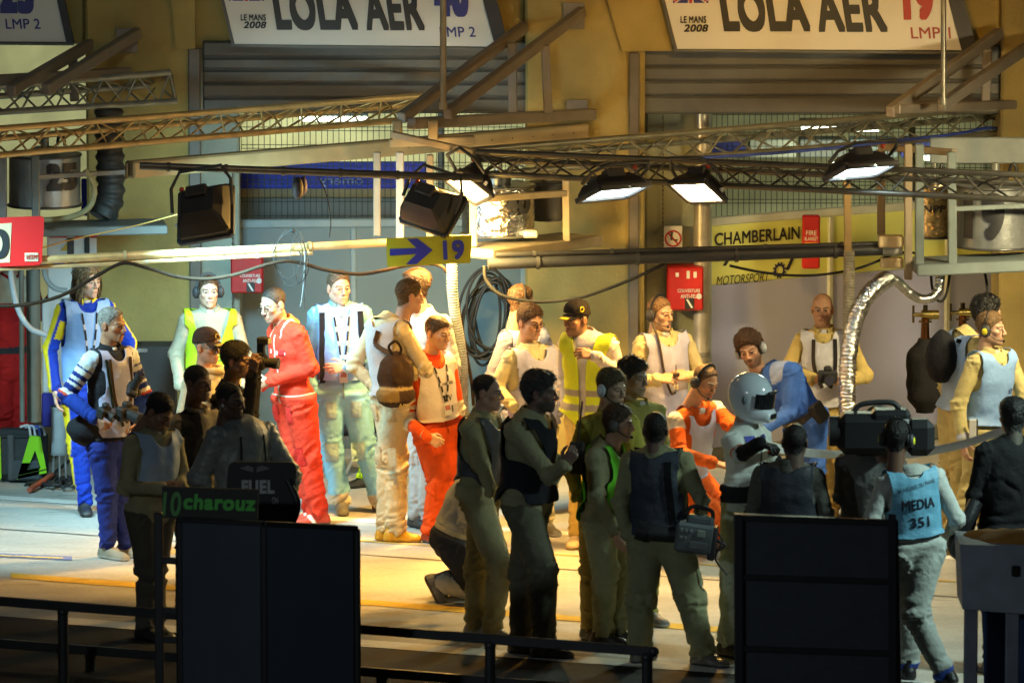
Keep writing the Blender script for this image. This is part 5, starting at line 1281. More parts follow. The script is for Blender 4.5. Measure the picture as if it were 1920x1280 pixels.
def cap(b, col, badge=None, brimcol=None, badge_front=True):
    hv, hq, hn = head_geo('a'); m = (hv[:, 2] + .25 * hv[:, 1] > .035)
    v, q, (n,), _ = submesh(hv, hq, m, [hn]); v = laplace(v, q, 8); n = vnormals(v, q)
    v = v + n * (.016 + .012 * sstep(.05, .1, v[:, 2]))[:, None]; v = boundary_smooth(v, q, 12)
    cc = np.tile(np.asarray(col), (len(v), 1))
    v2, q2 = thicken(v, q, vnormals(v, q), .004); cc = np.concatenate([cc, cc])
    link('cap', raw_mesh('cap', v2 @ b.HB.T + b.HD - b.base, q2, None, cc), M_CLOTH, b.root)
    o = bpy.context.scene.objects.get('x'); mb = MB(); N = 14; top = []; bot = []
    for j in range(5):
        for i in range(N + 1):
            t = -1 + 2 * i / N; rr = j / 4; x = .072 * t * (1 - .10 * rr); y = -.078 * math.sqrt(max(0, 1 - (t * .80) ** 2)) - .080 * rr * math.sqrt(max(0, 1 - (t * .93) ** 2))
            z = .050 - .016 * rr - .020 * t * t * (.4 + .6 * rr) ; top.append(head_pt(b, x, y, z)); bot.append(head_pt(b, x, y, z - .005))
    f = [(j*(N+1)+i, j*(N+1)+i+1, (j+1)*(N+1)+i+1, (j+1)*(N+1)+i) for j in range(4) for i in range(N)]; n0 = len(top)
    bc = np.tile(np.asarray(brimcol if brimcol is not None else col), (n0, 1))
    if badge is not None:
        for j in range(5):
            for i in range(N + 1):
                if j >= 3 and 2 < i < N - 2: bc[j*(N+1)+i] = badge
    rim = [(4*(N+1)+i, 4*(N+1)+i+1, n0+4*(N+1)+i+1, n0+4*(N+1)+i) for i in range(N)]
    mb.add(top + bot, f + [tuple(x + n0 for x in q)[::-1] for q in f] + rim, np.concatenate([bc, bc]), True)
    mb.build('cap_peak', M_CLOTH, b.root)
    if badge is not None:
        m3 = MB(); ax = (b.HB / np.linalg.norm(b.HB[:, 0])).T
        if badge_front: m3.tube([head_pt(b, .022*math.cos(t), -.103 + .012*math.sin(t) + abs(.006*math.cos(t)), .085 + .020*math.sin(t)) for t in np.linspace(0, 6.283, 17)], .004, badge, 6)
        else: m3.tube([head_pt(b, .092, -.02 + .018*math.cos(t), .085 + .018*math.sin(t)) for t in np.linspace(0, 6.283, 17)], .004, badge, 6)
        m3.build('cap_badge', M_CLOTH, b.root)
def glasses(b, col=(.03, .025, .02), dark=False):
    mb = MB()
    for sg in (-1, 1):
        ps = [head_pt(b, sg*.033 + .023*math.cos(t), -.1015 + .006*abs(math.cos(t)), .000 + .017*math.sin(t)) for t in np.linspace(0, 6.283, 15)]
        mb.tube(ps, .0022, col, 5, caps=False)
        mb.tube([head_pt(b, sg*.056, -.096, .004), head_pt(b, sg*.078, -.04, .006), head_pt(b, sg*.082, .01, .004)], .002, col, 5)
        if dark: mb.add([head_pt(b, sg*.033 + .022*math.cos(t), -.100, .016*math.sin(t)) for t in np.linspace(0, 6.283, 13)[:-1]], [tuple(range(12))], (.012, .010, .01))
    mb.tube([head_pt(b, -.010, -.104, .003), head_pt(b, 0, -.107, .005), head_pt(b, .010, -.104, .003)], .002, col, 5)
    mb.build('glasses', M_PLAST, b.root)
def moustache(b, col):
    mb = MB(); r = np.random.default_rng(3)
    for i in range(70):
        x = r.uniform(-.024, .024); p = head_pt(b, x, -.099 + .25*abs(x)*.3, -.049 - .10*abs(x)); e = head_pt(b, x*1.35, -.099 + abs(x)*.25, -.062 - .2*abs(x))
        mb.tube([p, lerp(p, e, .5) + b.fwd*.002, e], [.0028, .0026, .0010], np.asarray(col) * r.uniform(.6, 1.4), 5)
    mb.build('moustache', M_HAIR, b.root)
def strap_path(b, pts, w, col, name='strap', mat=None, th=.008, bib=True):
    """strap over the clothes through (u, w, front?) points"""
    mb = MB(); ps = [on_body(b, u, ww, fr, .010, bib) for u, ww, fr in pts]
    ps = spline(ps, 5)
    for i in range(len(ps) - 1): mb.bar(ps[i], ps[i+1] + (ps[i+1]-ps[i])*.1, w, th, col, up=b.fwd)
    return mb.build(name, mat or M_CLOTH, b.root)

def body_patch(b, u0, u1, w0, w1, col, name='pocket', front=True, off=.010, n=7, mat=None, bib=False, edge=.82):
    """raised flat patch sewn on the clothing: pocket, badge or label"""
    g = np.array([on_body(b, lerp(u0, u1, i/(n-1)), lerp(w0, w1, j/(n-1)), front, off - .004*(i in (0, n-1) or j in (0, n-1)), bib) for j in range(n) for i in range(n)])
    md = np.median((g - b.Hc) @ b.fwd); ok = np.abs((g - b.Hc) @ b.fwd - md) < .05
    if not ok.all(): g = g - np.outer(np.where(ok, 0, (g - b.Hc) @ b.fwd - md), b.fwd)
    cc = np.tile(np.asarray(col), (n*n, 1)); k = np.arange(n*n); e = (k % n == 0) | (k % n == n-1) | (k < n) | (k >= n*n-n); cc[e] *= edge
    mb = MB(); mb.add(g, [(j*n+i, j*n+i+1, (j+1)*n+i+1, (j+1)*n+i) for j in range(n-1) for i in range(n-1)], cc, True); return mb.build(name, mat or M_CLOTH, b.root)
def zip_line(b, w0, w1, col, u=0.0, wd=.012):
    ps = [on_body(b, u, lerp(w0, w1, i/16), True, .006, False) for i in range(17)]; mb = MB()
    for i in range(16): mb.bar(ps[i], ps[i+1], wd, .005, col, up=b.fwd)
    return mb.build('zip', M_CLOTH, b.root)
def suit_details(b, col, zipc=None, pockets=True, chest=False, back=False, legs=True):
    c = np.asarray(col)
    if not back: zip_line(b, -.02, b.T - .01, zipc if zipc is not None else c * .45)
    if pockets:
        for s in (-1, 1):
            body_patch(b, s*.055, s*.135, -.17, -.045, c*.92, 'pocket', front=not back)
            if legs: body_patch(b, s*.045, s*.15, -.50, -.36, c*.94, 'pocket', front=not back)
    if chest:
        for s in (-1, 1): body_patch(b, s*.045, s*.135, .27, .37, c*.95, 'pocket')

def waist_line(b, w, col, wd=.016, n=40, name='belt_line', mat=None):
    ps = []
    for i in range(n + 1):
        t = 2*math.pi*i/n; d = b.left*math.cos(t) + b.fwd*math.sin(t); o = b.Hc + b.up*w + d*.24
        h = b.bvh.ray_cast(Vector(o), Vector(-d)); ps.append((np.array(h[0]) if h[0] is not None else o - d*.1) + d*.004)
    mb = MB()
    for i in range(n):
        if np.linalg.norm(ps[i+1] - ps[i]) < .08: mb.bar(ps[i], ps[i+1] + (ps[i+1]-ps[i])*.1, .006, wd, col, up=b.up)
    return mb.build(name, mat or M_CLOTH, b.root)
# ================================================================== the people
CREAM_S, SHADED_BEIGE = (.60,.53,.30), (.40,.37,.23)  # second: beige suit cloth with shade put into its colour
SKY_BIB, WARM_LIT_BIB = (.26,.44,.80), (.44,.46,.66)  # second: same light blue bib, warm light put into its colour
HIVIS = (.58,.86,.02)
SK1, SK2, SK3, SKD = (.52,.31,.21), (.46,.26,.17), (.58,.37,.27), (.13,.065,.038)
BRN, BLK, GRY, FAIR = (.060,.030,.014), (.010,.008,.007), (.30,.27,.24), (.16,.09,.04)
DARKVEST = (.022,.026,.036)
def band(I, colr, names, t0, t1, col):
    m = I['isb'](*names) & (I['t'] > t0) & (I['t'] < t1); colr[m] = col
def hv_paint(bands=((.10,.155),(.24,.295)), grey=(.42,.42,.44)):
    def f(u, w, ff, cc, T):
        for a, b_ in bands: cc[(w > a) & (w < b_)] = grey
    return f

# --- back row, left to right
p = build_person('person in worn red racing overalls with a black belt, face hidden by the red sign', 884, (22, 480), (18, 532), (22, 690), yaw=25, hy=20, A=((-45,610),(-30,690)), B=((72,590,.1),(98,560,.2)), KA=(0,770), KB=(40,770), FA=(5,880), FB=(48,872), suit=(.42,.014,.014), skin=SK1, hair=BRN, hands=(None, None), bulk=1.05, legr=1.15,
    paint=lambda I, c: (band(I, c, ('t',), .80, 2, (.55,.50,.38)), c.__setitem__((I['tor'] & (I['w'] > .13) & (I['w'] < .18)), (.03,.03,.035))))
def blueyel(I, c):
    k = np.maximum(I['arm'] * sstep(.026, .036, I['so']), I['leg'] * sstep(.056, .066, I['so']))[:, None]
    c[:] = c * (1 - k) + np.array((.80,.60,.02)) * k
    m = I['isb']('lu', 'ru') & (I['t'] > .25) & (I['t'] < .70) & (I['fo'] > -.01) & (I['so'] < .012); c[m] = (.80,.60,.02)
    c[I['tor'] & (I['w'] > I['T'] + .065) & (np.abs(I['u']) < .09)] = (.75,.55,.03)
p = build_person('long haired person in blue and yellow overalls with a light blue bib', 962, (165, 527), (160, 578), (162, 742), yaw=18, hy=42, hp=4, A=((94,655),(103,730,-.05)), B=((242,640),(246,700,-.1)), KA=(146,835), KB=(205,840), FA=(158,922), FB=(226,918), fyA=10, fyB=40,
    suit=(.012,.045,.42), paint=blueyel, collarcol=(.75,.55,.03), skin=SK3, hair=(.17,.11,.055), hstyle='long', bib=dict(col=SKY_BIB, w0=.10), shoe=('boot', (.035,.035,.04), (.02,.02,.02)), hands=('relax', None))
lanyard(p, wend=.14, badge=False)
p2 = p
def stripes(I, c):
    w = I['isb']('lu', 'ru'); c[w] = (.010,.022,.16)
    for t0, t1, cl in ((-.3,.15,(.55,.62,.70)), (.15,.26,(.50,.50,.44)), (.30,.42,(.55,.55,.50)), (.52,.60,(.5,.5,.5)), (.66,.72,(.55,.55,.52)), (.86,.95,(.6,.6,.6)), (.95,1.0,(.5,.06,.02))): c[w & (I['t'] > t0) & (I['t'] < t1)] = cl
    c[I['isb']('lf', 'rf')] = (.012,.04,.28); c[I['tor']] = (.02,.02,.024); c[I['leg'] | ((I['w'] < .03) & I['tor'])] = (.020,.036,.23)
p = build_person('grey haired man with a moustache, striped jacket, jeans and several cameras on his chest', 1045, (210, 609), (206, 668), (208, 830), yaw=42, hy=58, hp=3, A=((124,742,-.05),(178,784,-.22)), B=((268,738),(252,786,-.1)), KA=(200,920), KB=(226,925), FA=(203,1008), FB=(238,1000), fyA=50, fyB=60,
    suit=(.02,.02,.024), paint=stripes, skin=(.42,.20,.11), hair=GRY, hstyle='short', rec=.02, bib=dict(col=WARM_LIT_BIB, w0=.04, us=.15), shoe=('trainer', (.34,.30,.22), (.62,.60,.54)), hands=('grip','grip'), split=.03)
moustache(p, (.10,.07,.05)); p3 = p
strap_path(p, [(.10, p.T-.0, True), (.09, .40, True), (.07, .28, True), (.04, .16, True)], .022, (.06,.035,.012), 'camera_strap', bib=True)
strap_path(p, [(-.09, p.T-.0, True), (-.08, .40, True), (-.05, .28, True), (.0, .14, True)], .022, (.05,.03,.012), 'camera_strap', bib=True)
strap_path(p, [(-.12, p.T-.0, True), (-.10, .40, True), (-.08, .28, True)], .020, (.02,.03,.015), 'camera_strap', bib=True)
p = build_person('young man with ear defenders in a bright yellow vest at the back left', 955, (391, 546), (394, 596), (394, 744), yaw=6, hy=10, A=((330,664),(338,722,-.08)), B=((458,664),(452,722,-.08)), suit=(.40,.38,.28), skin=SK3, hair=BRN, hstyle='crop', bib=dict(col=(.46,.72,.015), w0=-.02, kind='vest', name='safety_vest', open_v=.52, paint=hv_paint(((.10,.15),))), hands=(None, None), hkind='lean')
headset(p, mic=False); p4 = p
body_text(p, '24', .085, .34, .05, .03, (.02,.12,.06), bold=.02); body_text(p, 'Le Mans', .095, .305, .09, .03, (.02,.12,.06), bold=.01, shear=.2)
p = build_person('older man in a brown cap and beige scarf behind the dark figures', 1035, (389, 650), (396, 712), (396, 850), yaw=35, hy=52, hp=2, suit=(.55,.47,.32), skin=(.50,.25,.15), hair=GRY, hstyle='crop', stub=.2, hands=(None, None), bulk=1.05)
cap(p, (.055,.030,.022), (.65,.45,.08)); glasses(p, dark=True)
strap_path(p, [(-.16, p.T*.95, True), (-.10, .42, True), (.0, .36, True)], .03, (.04,.03,.02), 'camera_strap')
mb = MB(); mb.tube([p.Sc + p.up*.075 + (p.left*math.cos(t)*.085 + p.fwd*math.sin(t)*.075) for t in np.linspace(0, 6.283, 20)], .028, (.52,.40,.22), 10); v = mb.v[0]; mb.v[0] = v + .010*np.stack([vnoise(v*25), vnoise(v*25+3), vnoise(v*25+8)], 1); mb.build('scarf', M_CLOTH, p.root)
p6 = build_person('dark haired photographer in black raising a flash camera to the eye', 1110, (444, 676), (430, 742), (430, 880), yaw=70, hy=74, hp=4, A=((462,786,-.12),(474,700,-.22)), B=((470,784,.0),(480,700,.02)), suit=(.018,.017,.017), skin=(.22,.12,.07), hair=(.006,.005,.005), hstyle='mid', hands=('grip','grip'))
p = build_person('shaven headed man with glasses in red overalls and red shoes', 982, (512, 571), (538, 621), (552, 745), yaw=-58, hy=-48, hp=16, A=((520,700),(492,722,-.12)), B=((583,692,.0),(506,714,-.02)), KA=(558,850,-.02), KB=(577,850), FA=(590,950), FB=(596,952), fyA=-80, fyB=-75,
    suit=(.62,.045,.020), skin=SK2, hair=(.03,.02,.015), hstyle='crop', collarcol=(.62,.20,.03), stub=.35, scalp=.55, rec=.03, hands=('grip','grip'), shoe=('trainer', (.50,.05,.02), (.10,.05,.03), (.75,.65,.5)), legr=1.15, k=1.02,
    paint=lambda I, c: (c.__setitem__(I['tor'] & (I['w'] > I['T'] - .03) & (np.abs(np.abs(I['u']) - .07) < .006), (.6,.5,.4)), c.__setitem__(I['tor'] & (I['w'] > I['T'] + .085) & (np.abs(I['u']) < .08), (.62,.25,.03))))
glasses(p); p7 = p; waist_line(p, .035, (.55,.50,.40), .010)
suit_details(p, (.62,.03,.022), (.5,.45,.35)); body_patch(p, .05, .12, .345, .385, (.55,.02,.02), 'team_badge'); body_patch(p, -.12, -.05, .35, .38, (.6,.55,.5), 'team_badge')
body_text(p, 'Scuderia', .07, .36, .11, .030, (.75,.65,.62), bold=.02, shear=.3); body_text(p, 'RACING', -.05, .30, .06, .016, (.7,.6,.55), bold=.02)
p = build_person('tall man in pale blue overalls and light blue bib with black rucksack straps', 960, (636, 540), (637, 586), (641, 738), yaw=8, hy=22, A=((579,668),(586,728,-.05)), B=((697,660),(652,688,-.26)), KA=(620,832), KB=(682,832), FA=(640,925), FB=(714,925), fyA=5, fyB=25, hvB=(V(-1,-.2,-.05), V(.3,.9,-.1)),
    suit=(.22,.50,.68), skin=SK3, hair=(.12,.08,.05), hstyle='short', rec=.012, bib=dict(col=SKY_BIB, w0=.10), shoe=('trainer', (.12,.12,.10), (.16,.16,.14)), hands=(None,'relax'), k=1.03, legr=1.10,
    paint=lambda I, c: (band(I, c, ('ls','rs'), .86, 2, (.55,.50,.36)), c.__setitem__(I['tor'] & (I['w'] > I['T'] + .04), (.62,.66,.70))))
lanyard(p, wend=.15); p8 = p
suit_details(p, (.33,.52,.58))
for s in (-1, 1): strap_path(p, [(s*.145, p.T+.02, True), (s*.150, .44, True), (s*.155, .32, True), (s*.150, .20, True), (s*.150, .10, True)], .042, (.010,.012,.020), 'rucksack_strap', bib=True)
body_text(p, 'ACO', .085, .30, .05, .03, (.12,.16,.45), bold=.01)
p = build_person('man in a white shirt and trousers partly hidden behind the rucksack wearer', 990, (778, 537), (796, 600), (796, 742), yaw=-35, hy=-80, A=((745,690),(750,740)), B=((852,690),(845,730)), KA=(785,850), KB=(806,850), FA=(782,945), FB=(800,940), suit=(.46,.45,.43), skin=SK1, hair=BRN, hstyle='mid', hands=(None,None), shoe=('trainer', (.05,.045,.04), (.03,.03,.03)), fyA=40, fyB=60, legr=.92)
p = build_person('man in cream overalls seen from behind, small brown rucksack on his back, ochre boots', 1016, (768, 556), (728, 614), (738, 742), yaw=128, hy=112, hp=8, hr=0, A=((664,686,-.05),(700,722,-.10)), B=((796,690),(812,730,.1)), KA=(742,862,-.02), KB=(728,860,.05), FA=(742,985,-.03), FB=(726,975,.12), fyA=92, fyB=105, hvA=(V(.8,.1,-.3), V(.2,1,0)),
    suit=(.60,.50,.32), skin=SK2, hair=(.10,.055,.02), hstyle='short', bib=dict(col=(.52,.49,.52), w0=.0), shoe=('boot', (.55,.30,.02), (.50,.27,.02)), hands=('relax',None), bulk=1.05, legr=1.12)
p9 = p
suit_details(p, (.56,.45,.28), back=True)
def orange_w(I, c):
    A_ = I['a']; c[I['isb']('lu','ru') & (I['t'] > .80)] = (.66,.60,.46); c[I['isb']('lf','rf') & (I['t'] < .28)] = (.66,.60,.46)
    c[I['isb']('lu','ru') & (I['t'] < .18)] = (.64,.55,.36); c[I['tor'] & (I['w'] > I['T'] + .04)] = (.55,.04,.015)
p = build_person('young man in orange overalls with a white numbered bib and a lanyard', 1016, (821, 624), (806, 684), (822, 806), yaw=38, hy=50, hp=10, A=((764,790,.02),(800,818,-.20)), B=((858,770),(850,810,-.1)), KA=(824,905), KB=(846,900), FA=(808,985), FB=(845,980), suit=(.70,.085,.012), paint=orange_w,
    skin=(.55,.33,.21), hair=(.045,.022,.01), hstyle='short', bib=dict(col=(.60,.55,.52), w0=.06), hands=('fist', None), hvA=(V(.9,-.2,-.45), V(-.2,.9,0)), shoe=('trainer', (.4,.05,.02), (.1,.1,.1)), legr=1.15, k=.98)
lanyard(p, wend=.16); p11 = p; waist_line(p, .05, (.5,.055,.015), .040)
suit_details(p, (.70,.085,.012))
body_text(p, '24 HEURES', .02, .35, .15, .022, (.03,.03,.035), bold=.01, shear=.1); body_text(p, 'T.V', .02, .24, .09, .045, (.03,.03,.035), bold=.01); body_text(p, '153', .02, .16, .09, .045, (.03,.03,.035), bold=.01)
p = build_person('man with a large headset and lilac shirt behind the man with spectacles', 968, (978, 566), (982, 632), (982, 770), yaw=40, hy=112, hp=6, A=((918,712),(925,770)), B=((1050,712),(1046,770)), suit=(.30,.28,.38), skin=SK2, hair=(.10,.05,.025), hstyle='short', bib=dict(col=WARM_LIT_BIB, w0=.0), hands=(None,None), collar=False)
headset(p, cup=(.03,.025,.02)); glass12 = p
p = build_person('man with spectacles in a beige jacket and light blue bib, warm light in its colour, holding a small white cup', 1002, (994, 604), (996, 666), (1000, 806), yaw=30, hy=42, hp=8, A=((930,726,-.04),(962,762,-.22)), B=((1068,722),(1072,742,-.20)), hvB=(V(-.75,-.3,.05), V(.1,.9,-.3)), suit=CREAM_S, skin=(.52,.29,.18), hair=(.075,.035,.014), hstyle='mid', bib=dict(col=WARM_LIT_BIB, w0=.02), hands=(None,'hold'), bulk=1.08, hkind='full')
glasses(p); p13 = p
suit_details(p, CREAM_S)
body_text(p, 'ACO', .085, .30, .05, .04, (.15,.14,.25), bold=.01)
p = build_person('man in a black and yellow cap and yellow safety vest, hand raised to his chest', 1024, (1080, 598), (1104, 642), (1104, 772), yaw=-22, hy=-46, hp=6, A=((1060,712,.1),(1064,760,.05)), B=((1160,700),(1116,668,-.26)), hvB=(V(-.9,-.2,.25), V(.0,.8,-.5)), KA=(1086,880), KB=(1112,880), FA=(1082,988), FB=(1110,985), fyA=-15, suit=(.66,.60,.58), skin=(.36,.19,.11), hair=BLK, hstyle='crop', stub=.4, bib=dict(col=(.72,.80,.02), w0=-.12, kind='vest', name='safety_vest', open_v=.70, paint=hv_paint(((.02,.065),(.13,.175)), (.34,.30,.24))), hands=(None,'hold'), shoe=('trainer', (.62,.48,.28), (.60,.45,.25)),
    paint=lambda I, c: c.__setitem__(I['leg'] | (I['w'] < -.02), (.72,.52,.16)))
cap(p, (.015,.012,.010), (.75,.55,.03), badge_front=False); lanyard(p, wend=.20, badge=False); p14 = p
p = build_person('tall fair man with a headset, light blue bib with warm light in its colour and beige overalls looking right', 1003, (1238, 588), (1244, 640), (1245, 792), yaw=22, hy=46, hp=2, A=((1188,716,-.06),(1232,712,-.30)), B=((1316,706,-.02),(1296,706,-.26)), hvA=(V(.9,-.2,.12), V(.1,.75,-.6)), hvB=(V(-.8,-.2,.1), V(.1,.8,-.5)), suit=(.60,.52,.28), skin=(.60,.37,.23), hair=(.22,.12,.045), hstyle='crop', bib=dict(col=WARM_LIT_BIB, w0=.03), hands=('hold','hold'), k=1.02, hkind='lean')
headset(p); p15 = p
suit_details(p, (.55,.44,.22))
mb = MB(); c = on_body(p, .035, .28, True, .016); mb.cbox(c, (.035,.016,.045), (.75,.75,.72), (p.left, p.fwd, p.up)); mb.build('radio_clip', M_PLAST, p.root)
mb = MB(); mb.tube(spline([head_pt(p, -.09, .0, -.04), on_body(p, -.09, p.T + .02, True, .02), on_body(p, -.06, .40, True, .015), on_body(p, -.01, .25, True, .012), on_body(p, .03, .24, True, .014)], 7), .009, (.05,.03,.02), 8); mb.build('headset_cable', M_RUBBER, p.root)
p = build_person('crouching mechanic in orange overalls with headset and pale blue bib', 1040, (1322, 716, -.22), (1306, 776, -.14), (1284, 900, .18), yaw=34, hy=44, hp=22, hr=6, A=((1276,850,-.12),(1338,868,-.32)), B=((1366,792,-.10),(1378,800,-.30)), KA=(1332,960,-.28), KB=(1352,950,-.2), FA=(1322,1010,-.02), FB=(1342,1010,.1), suit=(.66,.12,.02), skin=(.50,.27,.16), hair=(.10,.05,.02), hstyle='crop', rec=.03, stub=.3, bib=dict(col=(.42,.52,.78), w0=.06, us=.12), hands=('flat', None), hvA=(V(.9,-.2,-.2), V(0,.3,-1)), legr=1.08,
    paint=lambda I, c: c.__setitem__(I['isb']('lu','ru') & (I['t'] < .30) , (.66,.62,.60)))
headset(p); p16 = p
p = build_person('bearded man with ear defenders in blue overalls bending forward', 1005, (1406, 656), (1456, 706), (1512, 790), yaw=-42, hy=-12, hp=10, hr=-16, A=((1420,770,-.15),(1400,800,-.25)), B=((1478,774,-.05),(1430,806,-.20)), KA=(1498,885,-.05), KB=(1528,885,-.05), FA=(1492,975), FB=(1522,975), suit=(.05,.14,.52), skin=(.44,.25,.16), hair=(.06,.028,.012), hstyle='curly', stub=.85, hands=(None,None), bulk=1.1, k=1.02, paint=lambda I, c: c.__setitem__(I['tor'] & (I['w'] > I['T']-.02) & (np.abs(I['u']) > .05), (.30,.38,.60)))
headset(p, cup=(.30,.33,.36), mic=False); p17 = p
mb = MB()
for i in range(24):
    t0, t1 = 2*math.pi*i/24, 2*math.pi*(i+1)/24
    def bp(t): return p.Hc + p.up*.045 + p.left*.182*math.cos(t) + p.fwd*.140*math.sin(t)
    mb.bar(bp(t0), bp(t1), .012, .055, (.02,.02,.022), up=p.up)
mb.build('belt', M_LEATHER, p.root)
mb = MB(); mb.cbox(p.Hc + p.up*.03 + p.left*.20 + p.fwd*.02, (.07,.11,.15), (.03,.03,.028), (p.left, p.fwd, p.up)); mb.build('belt_pouch', M_CLOTH, p.root)
p = build_person('bald photographer in beige overalls and white bib, camera hung at his waist', 968, (1542, 580), (1546, 634), (1550, 776), yaw=-6, hy=-6, A=((1478,690,-.02),(1524,712,-.26)), B=((1622,704,-.02),(1580,716,-.26)), hvA=(V(.9,-.3,.0), V(0,.3,.9)), hvB=(V(-.9,-.3,.0), V(0,.3,.9)), KA=(1546,855), KB=(1578,855), FA=(1560,945), FB=(1592,945), suit=(.55,.40,.13), skin=(.46,.24,.13), hair=(.10,.06,.03), hstyle=None, rec=.05, scalp=.25, bib=dict(col=(.55,.53,.55), w0=.05), hands=('hold','hold'), shoe=('trainer', (.5,.35,.12), (.4,.3,.12)), legr=1.1)
p18 = p
suit_details(p, (.55,.40,.13))
strap_path(p, [(-.075, p.T+.01, True), (-.08, .42, True), (-.06, .32, True), (-.02, .22, True)], .028, (.035,.025,.015), 'camera_strap')
strap_path(p, [(.085, p.T+.01, True), (.085, .42, True), (.07, .30, True), (.04, .22, True)], .030, (.025,.022,.02), 'camera_strap')
p = build_person('curly haired person in cream overalls and blue bib turned away at the right', 1020, (1852, 588), (1812, 640), (1800, 772), yaw=112, hy=118, A=((1772,720),(1786,780)), B=((1850,720),(1850,780)), KA=(1784,880), KB=(1806,880), FA=(1778,985), FB=(1800,980), fyA=80, suit=(.58,.46,.18), skin=SK2, hair=(.008,.007,.006), hstyle='curly', bib=dict(col=(.34,.46,.66), w0=.0), hands=(None,None), shoe=('boot', (.5,.36,.12), (.35,.25,.1)), legr=1.15)
p20 = p
p = build_person('man with a yellow eared headset, light blue bib and cream overalls at the right edge', 1036, (1858, 616), (1860, 674), (1852, 806), yaw=40, hy=68, hp=2, A=((1796,760,-.02),(1806,826,-.08)), B=((1924,750),(1930,800)), KA=(1828,905), KB=(1862,905), FA=(1780,1000,-.05), FB=(1850,1000), fyA=60, suit=(.60,.50,.22), skin=(.52,.32,.22), hair=(.16,.09,.035), hstyle='short', stub=.35, bib=dict(col=SKY_BIB, w0=.03), hands=('hold',None), shoe=('boot', (.5,.36,.10), (.35,.25,.08)), legr=1.15,
    paint=lambda I, c: band(I, c, ('lf','rf'), .80, .97, (.42,.42,.46)))
headset(p, dot=(.75,.65,.02)); p21 = p
suit_details(p, (.60,.50,.22))
body_text(p, 'ACO', .08, .30, .05, .04, (.06,.09,.3), bold=.01)

# --- helmeted marshal
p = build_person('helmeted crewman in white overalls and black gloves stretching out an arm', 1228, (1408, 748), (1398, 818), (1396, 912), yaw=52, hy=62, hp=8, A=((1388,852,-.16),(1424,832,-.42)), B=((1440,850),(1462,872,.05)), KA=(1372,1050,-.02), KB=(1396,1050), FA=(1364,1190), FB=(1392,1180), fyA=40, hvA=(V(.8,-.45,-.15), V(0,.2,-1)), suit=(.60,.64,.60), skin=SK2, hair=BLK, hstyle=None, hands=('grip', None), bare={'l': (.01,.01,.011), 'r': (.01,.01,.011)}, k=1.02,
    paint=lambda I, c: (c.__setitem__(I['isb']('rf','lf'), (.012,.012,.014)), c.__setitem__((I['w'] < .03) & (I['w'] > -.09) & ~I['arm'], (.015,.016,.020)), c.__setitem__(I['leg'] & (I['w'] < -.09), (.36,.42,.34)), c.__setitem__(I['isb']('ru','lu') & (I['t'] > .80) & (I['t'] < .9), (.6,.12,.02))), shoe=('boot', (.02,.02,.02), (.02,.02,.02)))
p19 = p
def helmet(b, col):
    s = SDF((-.18,-.22,-.20), (.18,.20,.22), .0075)
    s.ell((0,.010,.035), (.128,.152,.140), .02); s.ell((0,-.030,-.060), (.112,.135,.098), .05); s.cap((-.03,-.150,-.088), (.03,-.150,-.088), .035, .035, .035)
    s.ell((0,.03,-.21), (.10,.10,.07), .02, sign=-1); s.ell((0,-.13,.012), (.098,.062,.050), .012, sign=-1)
    v, q = s.mesh(); v = laplace(v, q, 2)
    c = np.tile(np.asarray(col), (len(v), 1)); c[(v[:,1] < -.14) & (np.abs(v[:,2] + .078) < .018) & (np.abs(v[:,0]) < .05)] = (.02,.02,.02)
    link('helmet', raw_mesh('helmet', v @ b.HB.T + b.HD - b.base, q, None, c), M_GLOSS, b.root)
    vv = []; n = 18
    for j in range(9):
        for i in range(n + 1):
            an = -1.15 + 2.3*i/n; z = -.040 + .098*j/8; rr = .138 - .9*(z - .0)**2; vv.append(head_pt(b, .92*rr*math.sin(an), -.030 - rr*math.cos(an)*.96, z + .008))
    mb = MB(); mb.add(vv, [(j*(n+1)+i, j*(n+1)+i+1, (j+1)*(n+1)+i+1, (j+1)*(n+1)+i) for j in range(8) for i in range(n)], (.02,.02,.025), True); mb.build('visor', M_VISOR, b.root)
    mb = MB(); mb.tube([head_pt(b, .05*t, -.158 + .012*t*t, .078 - .004*t*t) for t in np.linspace(-1, 1, 9)], .011, (.02,.02,.02), 8); mb.build('helmet_vent', M_PLAST, b.root)
    for sg in (-1, 1): mb = MB(); mb.ell(head_pt(b, sg*.126, -.01, .01), (.016,.03,.03), (.10,.12,.14)); mb.build('visor_pivot', M_PLAST, b.root)
helmet(p, (.70,.78,.84))
suit_details(p, (.5,.53,.5), pockets=False); body_text(p, 'AMR', .06, .34, .08, .03, (.05,.06,.3), bold=.02); body_patch(p, -.12, -.05, .32, .36, (.10,.12,.5), 'team_badge')

